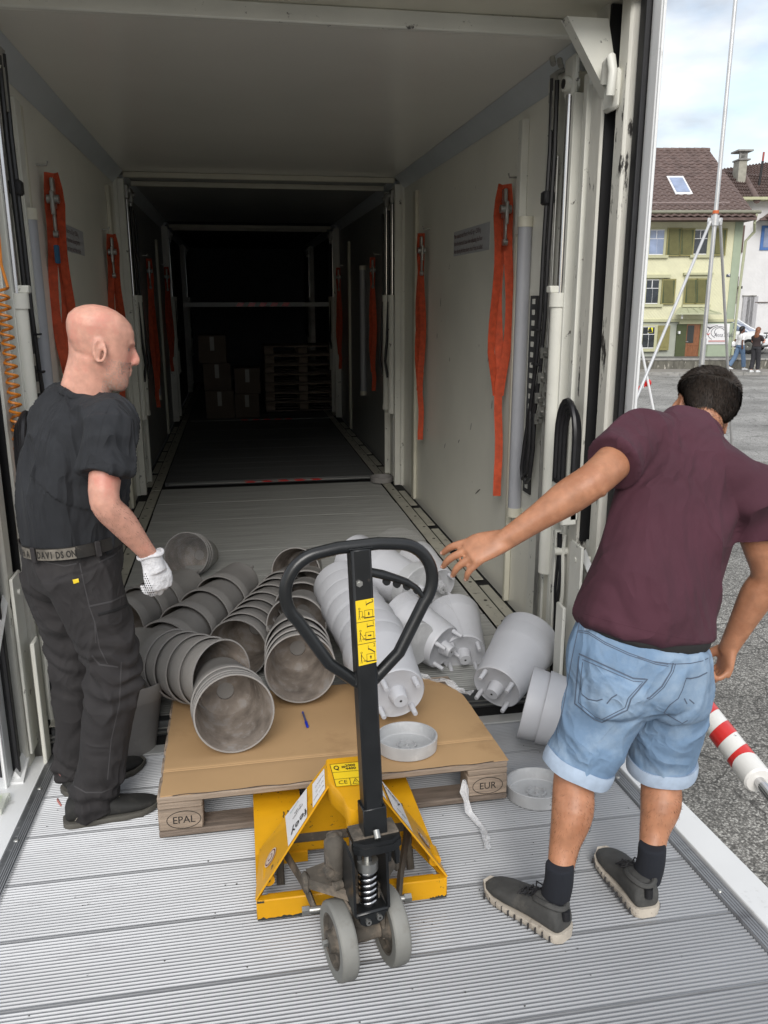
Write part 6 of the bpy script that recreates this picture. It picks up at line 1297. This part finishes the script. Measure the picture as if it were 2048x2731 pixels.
# belt
b = MB(); rg = []
for hgt in (0, 1):
    pass
bc = at(158, 1163, 2.78); bt_ = V((-.06, 0, 1)).normalized(); Tb = TR(bc, bt_, fd)
ring_o = [[Tb @ V((.168*math.cos(q), .182*math.sin(q), z_)) for q in (2*math.pi*j/48 for j in range(48))] for z_ in (-.020, .020)]
ring_i = [[Tb @ V((.164*math.cos(q), .178*math.sin(q), z_)) for q in (2*math.pi*j/48 for j in range(48))] for z_ in (.020, -.020)]
b.rings(ring_o+ring_i, (False, False), True); bel = b.build('belt', leather, man1, 60)
for q0, q1, s_ in ((R(196), R(213), 'HA'), (R(220), R(262), 'DAVIDSON')):
    b = MB(); b.rings([[Tb @ V((.1705*math.cos(q), .1845*math.sin(q), z_)) for q in (q0+(q1-q0)*j/12 for j in range(13))] for z_ in (-.018, .018)], (False, False)); 
    b = MB(); A_ = [[Tb @ V((.1705*math.cos(q), .1845*math.sin(q), z_)) for q in (q0+(q1-q0)*j/12 for j in range(13))] for z_ in (-.018, .018)]; b.add(A_[0]+A_[1], [(j, j+1, j+14, j+13) for j in range(12)]); pl_ = b.build('belt_plate', buckle, bel)
    n_ = len(s_)
    for i, ch_ in enumerate(s_):
        qq = q0+(q1-q0)*(i+.12)/n_; p_ = Tb @ V((.1705*math.cos(qq), .1845*math.sin(qq), -.011)); xt = (Tb.to_3x3() @ V((-math.sin(qq), math.cos(qq), 0))); text(ch_, 'belt_letter', leather, pl_, p_, xt, Tb.to_3x3() @ V((0, 0, 1)), .031, squash=.62, lift=.0018, bold=.0008)
for q in (R(216), R(285), R(328)):
    c_ = Tb @ V((.173*math.cos(q), .187*math.sin(q), -.002)); MB().box(c_, (.007, .018, .052), .002, rot_to(bt_, (Tb.to_3x3() @ V((math.cos(q), math.sin(q), 0)))) @ I4).build('belt_loop', trou, bel)
# glove
gd_ = (at(343, 1262, 2.60)-wR).normalized(); gz = V((.55, -.75, .25)); gz = (gz-gd_*gz.dot(gd_)).normalized(); gx = gd_.cross(gz); GT = Matrix((gx, gd_, gz)).transposed().to_4x4(); GT.translation = wR+gd_*.015
b = MB(); hand(b, GT, 1.02, (1.15, 1.1, 1.05, 1.0), .9, .05, flip=-1, k=1.22)
limb(b, [wR-gd_*.015, wR+gd_*.02, wR+gd_*.045], [(.038, .036), (.034, .034), (.034, .036)], 18, capr=.2)
gl = fuse(b, 'glove', knit, man1, .0036, 2, lambda me: wrinkle(me, .0016, 40, (1, 1, 1), 2))
b = MB(); b.tube([TR(wR-gd_*.012, gd_) @ V((.039*math.cos(q), .037*math.sin(q), .003*math.sin(3*q))) for q in (2*math.pi*j/28 for j in range(28))], .0055, 8, closed=True); b.build('glove_cuff', knit, gl)
bvg = surf(gl); b = MB(); hits = []
for iu in range(12):
    for iv in range(15):
        u_, v_ = 300+iu*4.6+(iv % 2)*2.3, 1240+iv*5.0
        if u_ > 326-(1262-v_)*.12+(v_-1262)*.32: continue
        h = bvg.ray_cast(V((0, 0, CAM_H)), ray(u_, v_).normalized())
        if h[0] and h[0].length < 4: b.lathe([(.0001, .0012), (.0019, .0008), (.0022, -.0005)], 6, TR(h[0], h[1] if h[1].dot(ray(u_, v_)) < 0 else -h[1]), False)
if b.v: o = b.build('grip_dots', rubber, gl); o['kind'] = 'stuff'
# shoes
for hl_, to_ in (((-.655, 2.66), (-.350, 2.725)), ((-.700, 2.875), (-.44, 3.045))):
    o, T_ = shoe(man1, P(hl_[0], hl_[1], .001), P(to_[0], to_[1], .001), 1.04, PN, (shoe_b, sole_g))
    b = MB(T_); b.tube([(-.006, -.012, .075), (-.006, -.020, .098), (.008, -.020, .100), (.008, -.010, .078)], .0035, 6); b.build('heel_loop', mat('pale_red_loop', (.5, .2, .18), .7), o)
    for a0, b0 in ((.30, .52), (.10, .2)):
        MB(T_).tube([(.0435, .3*a0, .030), (.0425, .3*(a0+b0)/2, .050), (.036, .3*b0, .066)], .0009, 4).build('contrast_stitch', lace_w, o)
# ================================================================ young man in maroon
man2 = thing('person', 'young man in maroon T-shirt and light denim shorts leaning with outstretched arm', 'person', P(.98, 1.9, 0))
pe2, wa2, mid2, ch2, up2, nb2 = at(1372, 1465, 1.99), at(1400, 1345, 1.99), at(1432, 1215, 2.03), at(1468, 1090, 2.09), at(1488, 990, 2.15), at(1510, 925, 2.21)
sd2 = (at(1610, 1068, 2.05)-at(1390, 950, 2.15)).normalized()
SL, SR = at(1385, 945, 2.14), at(1612, 1062, 2.04); EL, WL = at(1284, 1036, 1.99), at(1092, 1166, 2.02); ER, WR = at(1660, 1240, 2.04), at(1578, 1392, 2.10)
hx2 = (cr*.93-cu*.36).normalized(); hT = V((.30, .80, -.62)); hT = (hT-hx2*hT.dot(hx2)).normalized(); hc2 = at(1515, 893, 2.30); hz2 = hx2.cross(hT); HT2 = Matrix((hx2, hT, hz2)).transposed().to_4x4(); HT2.translation = hc2
b = MB(); head_shape(b, HT2, .98)
limb(b, [hc2-hz2*.03-hT*.03, at(1502, 925, 2.25), at(1498, 960, 2.20), up2+V((0, .03, -.03))], [(.062, .066), (.060, .062), (.060, .066), (.06, .09)], 22)
limb(b, [up2, ch2, mid2, wa2, pe2], [(.09, .15), (.10, .15), (.10, .13), (.10, .13), (.10, .14)], 24, up=V((0, 1, 0)))
FLm = EL+(WL-EL)*.30
limb(b, [ch2+(SL-ch2)*.5, SL, SL+(EL-SL)*.55, EL, FLm, EL+(WL-EL)*.65, WL, WL+(WL-EL)*.10], [.06, .060, (.052, .052), (.049, .047), (.049, .047), (.038, .035), (.027, .030), (.023, .031)], 22)
limb(b, [EL+V((.0, -.016, -.012)), EL+V((-.01, -.016, -.018))], [.036, .030], 14)
FRm = ER+(WR-ER)*.30
limb(b, [ch2+(SR-ch2)*.5, SR, SR+(ER-SR)*.55, ER, FRm, ER+(WR-ER)*.7, WR, WR+(WR-ER)*.10], [.06, .060, .052, (.048, .047), (.049, .047), (.038, .036), (.028, .032), (.025, .032)], 22)
# outstretched hand
hd = (at(1012, 1196, 2.03)-WL).normalized(); hz_ = V((-.10, -.60, .80)); hz_ = (hz_-hd*hz_.dot(hd)).normalized(); hx_ = hd.cross(hz_); HLT = Matrix((hx_, hd, hz_)).transposed().to_4x4(); HLT.translation = WL+hd*.006
tipsL = hand(b, HLT, 1.12, (.30, .36, .42, .50), .9, .20, flip=1 if hx_.y > 0 else -1, k=1.02)
# relaxed right hand
hd = (at(1560, 1458, 2.10)-WR).normalized(); hz_ = V((.75, -.1, -.1)); hz_ = (hz_-hd*hz_.dot(hd)).normalized(); hx_ = hd.cross(hz_); HRT = Matrix((hx_, hd, hz_)).transposed().to_4x4(); HRT.translation = WR+hd*.006
hand(b, HRT, 1.04, (.85, .95, 1.0, 1.05), .9, .06, flip=1 if hx_.y > 0 else -1, k=1.05)
HL2, KL2, AL2 = at(1330, 1480, 1.98), at(1243, 1668, 1.97), at(1207, 1905, 1.85); HR2, KR2, AR2 = at(1448, 1500, 2.02), at(1428, 1665, 2.03), at(1406, 1862, 1.905)
for h, k_, a_, t_ in ((HL2, KL2, AL2, 1), (HR2, KR2, AR2, 0)):
    cf = k_+(a_-k_)*.33+V((0, -.018, 0)); limb(b, [h, h+(k_-h)*.5, k_, cf, k_+(a_-k_)*.68, a_, a_+V((0, 0, -.04))], [.09, .08, (.060, .058), (.060, .058), (.043, .042), (.036, .034), (.036, .036)], 24, up=V((0, 1, 0)))
body2 = fuse(b, 'body', skin_r, man2, .0046, 3)
for tp_, pv in tipsL:
    d = (tp_-pv).normalized(); zz = (HLT.to_3x3() @ V((0, 0, 1))); zz = (zz-d*zz.dot(d)).normalized()
    T_ = Matrix((d.cross(zz), d, zz)).transposed().to_4x4(); T_.translation = tp_+zz*.0060-d*.001
    MB(T_).lathe([(.0001, .0014), (.0042, .0009), (.0054, -.0012)], 12, Matrix.Scale(1.35, 4, (0, 1, 0)), False).build('finger_nail', nailm, man2)
# hair
b = MB(); rg = []
for z, yf, yb, hw_ in ((-.030, -.030, -.092, .058), (-.012, -.012, -.098, .072), (.014, .000, -.108, .082), (.040, .030, -.114, .087), (.062, .070, -.117, .090), (.085, .088, -.113, .088), (.106, .078, -.098, .079), (.124, .052, -.074, .062), (.136, .014, -.036, .032)):
    yc, hy = (yf+yb)/2, (yf-yb)/2; rg.append([HT2 @ (V((hw_*math.cos(q), yc+hy*math.sin(q), z))*.98) for q in (2*math.pi*j/30 for j in range(30))])
b.rings(rg); hr2 = fuse(b, 'hair', hairm, man2, .005, 3, lambda me: wrinkle(me, .0025, 18, (1, 1, .4), 5))
hairs(hr2, HT2, lambda l, T: True, lambda l: (.30, (-.25, .95, -.1) if l.z > .07 else (-.15*l.x/.08, -.05, -1)), 16000, .017, .00065, mat('brown_hair_strand', (.035, .024, .017), .45, var=.4, vs=90), 'hair_strands', hr2, 11)
hairs(body2, HT2, lambda l, T: l.z > -.085 and l.z < .02 and l.y < -.01 and l.y > -.11 and abs(l.x) < .075, lambda l: (.4, (0, -.1, -.9)), 1800, .006, .0004, hairm, 'nape_hair', man2, 12)
hairs(body2, Matrix.Translation(KL2), lambda l, T: -.02 > l.z > -.36 and abs(l.x) < .12 and abs(l.y) < .2, lambda l: (.7, (0, 0, -.8)), 520, .009, .00016, hairm, 'calf_hair', man2, 21)
hairs(body2, Matrix.Translation(KR2), lambda l, T: -.02 > l.z > -.34 and abs(l.x) < .12 and abs(l.y) < .2, lambda l: (.7, (0, 0, -.8)), 450, .009, .00016, hairm, 'calf_hair', man2, 22)
hairs(body1, Matrix.Translation((eR+wR)/2), lambda l, T: l.length < .14, lambda l: (.7, (.3, 0, -.6)), 420, .008, .00016, hairm, 'forearm_hair', man1, 23)
# shirt
b = MB(); ub = V((0, 1, .25))
limb(b, [at(1500, 925, 2.21), up2, ch2, mid2, at(1405, 1300, 2.0), at(1393, 1352, 1.99)], [(.07, .11), (.115, .178), (.135, .200), (.138, .190), (.150, .195), (.158, .200)], 34, up=ub, capr=.22)
limb(b, [at(1430, 935, 2.17), at(1500, 955, 2.17), at(1570, 1020, 2.10)], [.062, .066, .066], 20)
limb(b, [up2+(SL-up2)*.4, SL, SL+(EL-SL)*.35, SL+(EL-SL)*.62], [.095, .084, .080, .079], 26, capr=.03)
limb(b, [up2+(SR-up2)*.4, SR, SR+(ER-SR)*.30, SR+(ER-SR)*.48], [.095, .084, .080, .080], 26, capr=.03)
def f3(p, e_):
    t_ = (p-ch2).dot(sd2); z_ = p.z-wa2.z
    fold = .008*math.sin((p.x*16-p.z*12)*1.6+noise.noise(p*3)*5)*max(0, min(1, (t_+.02)*6))*math.exp(-((p.z-1.0)/.22)**2)
    return e_*1.0+fold*1.3
sh2 = fuse(b, 't_shirt', tee_m, man2, .0055, 4, lambda me: wrinkle(me, .014, 5, (1.1, .8, .55), 13, f3))
bv = surf(sh2)
nn2 = (hc2-at(1492, 985, 2.17)).normalized(); Tn = TR(at(1497, 938, 2.225), nn2); MB().tube([Tn @ V((.078*math.cos(q), .078*math.sin(q), 0)) for q in (2*math.pi*j/36 for j in range(36))], .0075, 8, closed=True, flat=1.5).build('collar', tee_m, sh2)
seam(bv, [(1388, 878), (1402, 930), (1398, 985), (1378, 1035)], .0016, 'sleeve_seam', tee_m, sh2); seam(bv, [(1262, 988), (1300, 962), (1345, 968), (1372, 992)], .0016, 'hem_seam', tee_m, sh2)
seam(bv, [(1262, 1325), (1330, 1345), (1400, 1362), (1470, 1378), (1530, 1386)], .0016, 'hem_seam', tee_m, sh2)
# belt and shorts
b = MB(); limb(b, [at(1397, 1346, 1.99), at(1392, 1364, 1.99)], [(.149, .188), (.151, .190)], 34, up=ub, capr=.1); blt = fuse(b, 'belt', mat('black_webbing_belt', (.012, .012, .012), .8), man2, .007, 2)
b = MB()
limb(b, [at(1393, 1370, 1.99), at(1383, 1412, 1.99), at(1384, 1480, 2.0), at(1384, 1510, 2.0)], [(.153, .196), (.160, .205), (.155, .205), (.12, .18)], 34, up=V((0, 1, .1)), capr=.12)
ax2 = lambda h, k_: (k_-h).normalized()
for h, k_, bx in ((HL2, KL2, at(1335, 1470, 1.92)), (HR2, KR2, at(1455, 1480, 1.95))):
    limb(b, [bx, bx+V((0, 0, -.05))], [.095, .095], 20)
    limb(b, [h+V((0, 0, .03)), h+(k_-h)*.45, h+(k_-h)*.80, k_-ax2(h, k_)*.012], [(.120, .115), (.108, .106), (.096, .098), (.089, .094)], 26, up=V((0, 1, 0)), capr=.1)
def f4(p, e_): return e_*.9+.004*math.sin((p.z*30+p.x*14)+noise.noise(p*5)*4)*math.exp(-((p.z-.50)/.10)**2)
sho = fuse(b, 'shorts', denim, man2, .0055, 3, lambda me: wrinkle(me, .012, 8, (1, 1, .8), 21, f4))
bv = surf(sho)
for h, k_ in ((HL2, KL2), (HR2, KR2)):
    ax_ = (k_-h).normalized(); T_ = TR(k_-ax_*.022, -ax_, (0, 1, 0)); b = MB()
    pr_ = lambda a_, c_, z_: [T_ @ V((a_*math.cos(q), c_*math.sin(q), z_+.0018*math.sin(5*q))) for q in (2*math.pi*j/36 for j in range(36))]
    b.rings([pr_(.097, .102, -.022), pr_(.0995, .1045, -.010), pr_(.0995, .1045, .010), pr_(.097, .102, .020), pr_(.090, .095, .018), pr_(.086, .090, -.018)], (False, False), True); cu_ = b.build('rolled_cuff', denimc, sho, 60)
def st(pts, r_=.0014, nm='stitch_line', m_=stitch_d, **k): return seam(bv, pts, r_, nm, m_, sho, **k)
Z6 = lambda *p: [(((1280+x*.2833)/1.23448), ((1600+y*.2833)/1.23448)) for x, y in p]
st(Z6((920, 285), (1020, 300), (1180, 400), (1400, 500), (1659, 590), (1800, 610))); st(Z6((925, 300), (1020, 318), (1180, 418), (1400, 518), (1659, 605), (1800, 628)))
pocket = Z6((935, 505), (1440, 735), (1575, 745), (1420, 930), (1385, 1035), (1150, 1150), (1080, 1125), (895, 975), (935, 505))
st(pocket, .0022, off=.0012); st(Z6((965, 560), (1440, 765), (1535, 770), (1395, 925), (1365, 1015), (1150, 1125), (1085, 1100), (925, 965), (970, 560)))
st(Z6((945, 830), (960, 890), (1020, 935), (1100, 950), (1180, 925)), .0018); st(Z6((1195, 975), (1240, 920), (1315, 875)), .0018)
Z7 = lambda *p: [(((1700+x*.2712)/1.23448), ((1700+y*.2712)/1.23448)) for x, y in p]
st(Z7((480, 400), (520, 402), (600, 385), (710, 330)), .0022, off=.001); st(Z7((480, 400), (440, 520), (400, 600), (320, 660), (260, 740), (440, 845), (520, 800)), .0018); st(Z7((350, 250), (330, 330), (240, 480), (120, 590), (60, 610)), .0022); st(Z7((375, 255), (350, 340), (260, 490), (140, 600), (80, 620)))
st(Z7((0, 190), (150, 235), (350, 262), (520, 255), (640, 230), (720, 190))); st(Z7((460, 600), (500, 680)), .0018); st(Z7((510, 610), (580, 670)), .0018)
st([(1252, 1345), (1236, 1420), (1222, 1500), (1205, 1590)], .0018)
for p_ in (Z6((1020, 150), (1010, 300)), Z7((352, 50), (350, 135))): seam(bv, p_, .0085, 'belt_loop', denimc, sho, flat=.3, step=3, off=.002)
# socks and running shoes
for (k_, a_), hl_, to_, lift_ in (((KL2, AL2), (.818, 1.80), (.672, 2.045), 0), ((KR2, AR2), (1.085, 1.845), (1.075, 2.13), 0)):
    b = MB(); dn = V((0, .004, -.10)); limb(b, [a_+V((0, 0, .055)), a_, a_+V((-.004, .01, -.055))], [(.040, .039), (.040, .040), (.046, .040)], 22, up=V((0, 1, 0)), capr=.1); sk_ = fuse(b, 'sock', sockm, man2, .004, 2)
    shoe(man2, P(hl_[0], hl_[1], .002), P(to_[0], to_[1], .002), 1.06, PN, (shoe_g, sole_w), high=.088, running=True, nm='running_shoe')
# ================================================================ two women on the far pavement
def walker(u, v_, label, hair_c, top_m, leg_m, sk, yaw, stride, arm, hair_len, bag=False):
    d0 = (ray(u, v_).dot(GF))*(ZG+.115-CAM_H)/ray(u, v_).z; q = ray(u, v_); base = V((0, 0, CAM_H))+q*((ZG+.115-CAM_H)/q.z)
    T = Matrix.Translation(base) @ Matrix.Rotation(-CAM_YAW+yaw, 4, 'Z'); g = lambda x, y, z: T @ V((x, y, z)); t = thing('person', label, 'person', base)
    b = MB(); HTw = T @ Matrix.Translation((0, .03, 1.52)); head_shape(b, HTw, .92, True); limb(b, [g(0, 0, 1.47), g(0, -.01, 1.38), g(0, -.01, 1.30)], [.05, .052, .07], 14)
    limb(b, [g(0, 0, 1.33), g(0, 0, 1.15), g(0, 0, .98)], [(.08, .13), (.08, .11), (.09, .13)], 16, up=T.to_3x3() @ V((0, 1, 0)))
    for s_, (ex, ey, ez, wx, wy, wz) in zip((-1, 1), arm):
        limb(b, [g(s_*.12, 0, 1.33), g(s_*.17, -.01, 1.29), g(ex, ey, ez), g(wx, wy, wz)], [.04, .042, .034, .022], 12)
        dd_ = (g(wx, wy, wz)-g(ex, ey, ez)).normalized(); Th = TR(g(wx, wy, wz), dd_) @ Matrix.Rotation(-math.pi/2, 4, 'X'); hand(b, Th, .85, flip=-s_)
    for s_, (fy, fz) in zip((-1, 1), stride): limb(b, [g(s_*.08, 0, .92), g(s_*.08, fy*.45+.03, .50), g(s_*.08, fy, .09+fz)], [.08, .055, .035], 12)
    bo = fuse(b, 'body', sk, t, .011, 2)
    b = MB(); limb(b, [g(0, 0, 1.37), g(0, 0, 1.27), g(0, 0, 1.10), g(0, 0, .96)], [(.08, .12), (.115, .165), (.105, .14), (.125, .17)], 20, up=T.to_3x3() @ V((0, 1, 0)), capr=.2)
    for s_, (ex, ey, ez, wx, wy, wz) in zip((-1, 1), arm): limb(b, [g(s_*.10, 0, 1.32), g(s_*.175, -.01, 1.28), g(s_*.175+(ex-s_*.175)*.62, ey*.62, 1.28+(ez-1.28)*.62)], [.06, .058, .055], 14, capr=.15)
    fuse(b, 'top', top_m, t, .012, 2, lambda me: wrinkle(me, .010, 9, (1, 1, .5)))
    b = MB(); limb(b, [g(0, 0, 1.0), g(0, 0, .88)], [(.115, .155), (.125, .17)], 20, up=T.to_3x3() @ V((0, 1, 0)), capr=.2)
    for s_, (fy, fz) in zip((-1, 1), stride): limb(b, [g(s_*.085, 0, .90), g(s_*.085, fy*.45+.035, .50), g(s_*.085, fy*.98, .12+fz)], [.105, .082, .085], 16, capr=.1)
    fuse(b, 'trousers', leg_m, t, .012, 2, lambda me: wrinkle(me, .010, 9, (1, 1, .5), 4))
    for s_, (fy, fz) in zip((-1, 1), stride):
        shoe(t, g(s_*.085, fy-.06, .0+fz), g(s_*.085, fy+.19, .0+fz*.3), .95, V((0, 0, 1)), (whitef, whitef), laces=False)
    b = MB(); limb(b, [HTw @ V((0, .02, .07)), HTw @ V((0, -.05, .06)), HTw @ V((0, -.08, -.02))], [.085, .085, .07], 16)
    if hair_len: limb(b, [HTw @ V((0, -.05, .05)), HTw @ V((0, -.09, -.08)), HTw @ V((0, -.10, -.20)), HTw @ V((0, -.10, -hair_len))], [(.08, .08), (.055, .085), (.05, .09), (.02, .05)] if not bag else [(.06, .06), (.03, .03), (.028, .03), (.012, .012)], 14, up=T.to_3x3() @ V((0, 1, 0)))
    fuse(b, 'hair', hair_c, t, .010, 2, lambda me: wrinkle(me, .006, 26, (1, 1, .4)))
    if bag: o = MB().box(g(-.20, -.16, .98), (.16, .10, .22), .05).build('shoulder_bag', whitef, t)
    return t
dk = skinmat('dark_brown_skin', (.13, .06, .04), (.11, .05, .035))
walker(1594, 799, 'walking woman in white T-shirt and blue jeans with long black ponytail', mat('black_hair', (.008, .007, .008), .5), mat('white_tee', (.75, .75, .76), .9), mat('mid_blue_jeans', (.12, .19, .30), .9), dk, R(-75), ((-.36, .05), (.18, 0)), ((-.20, -.12, 1.08, -.20, -.10, .86), (.22, -.10, 1.06, .22, -.06, .82)), .36, True)
walker(1628, 804, 'woman with long auburn hair in dark sweater and black trousers', mat('auburn_hair', (.20, .075, .035), .5, var=.3, vs=30), mat('dark_brown_knit', (.035, .024, .024), .9), mat('charcoal_trousers', (.03, .03, .035), .9), skin_l, R(-50), ((-.04, 0), (.10, 0)), ((-.20, .10, 1.10, -.10, .34, 1.16), (.20, .12, 1.10, .12, .36, 1.20)), .34)
bpy.data.scenes.remove(bench)
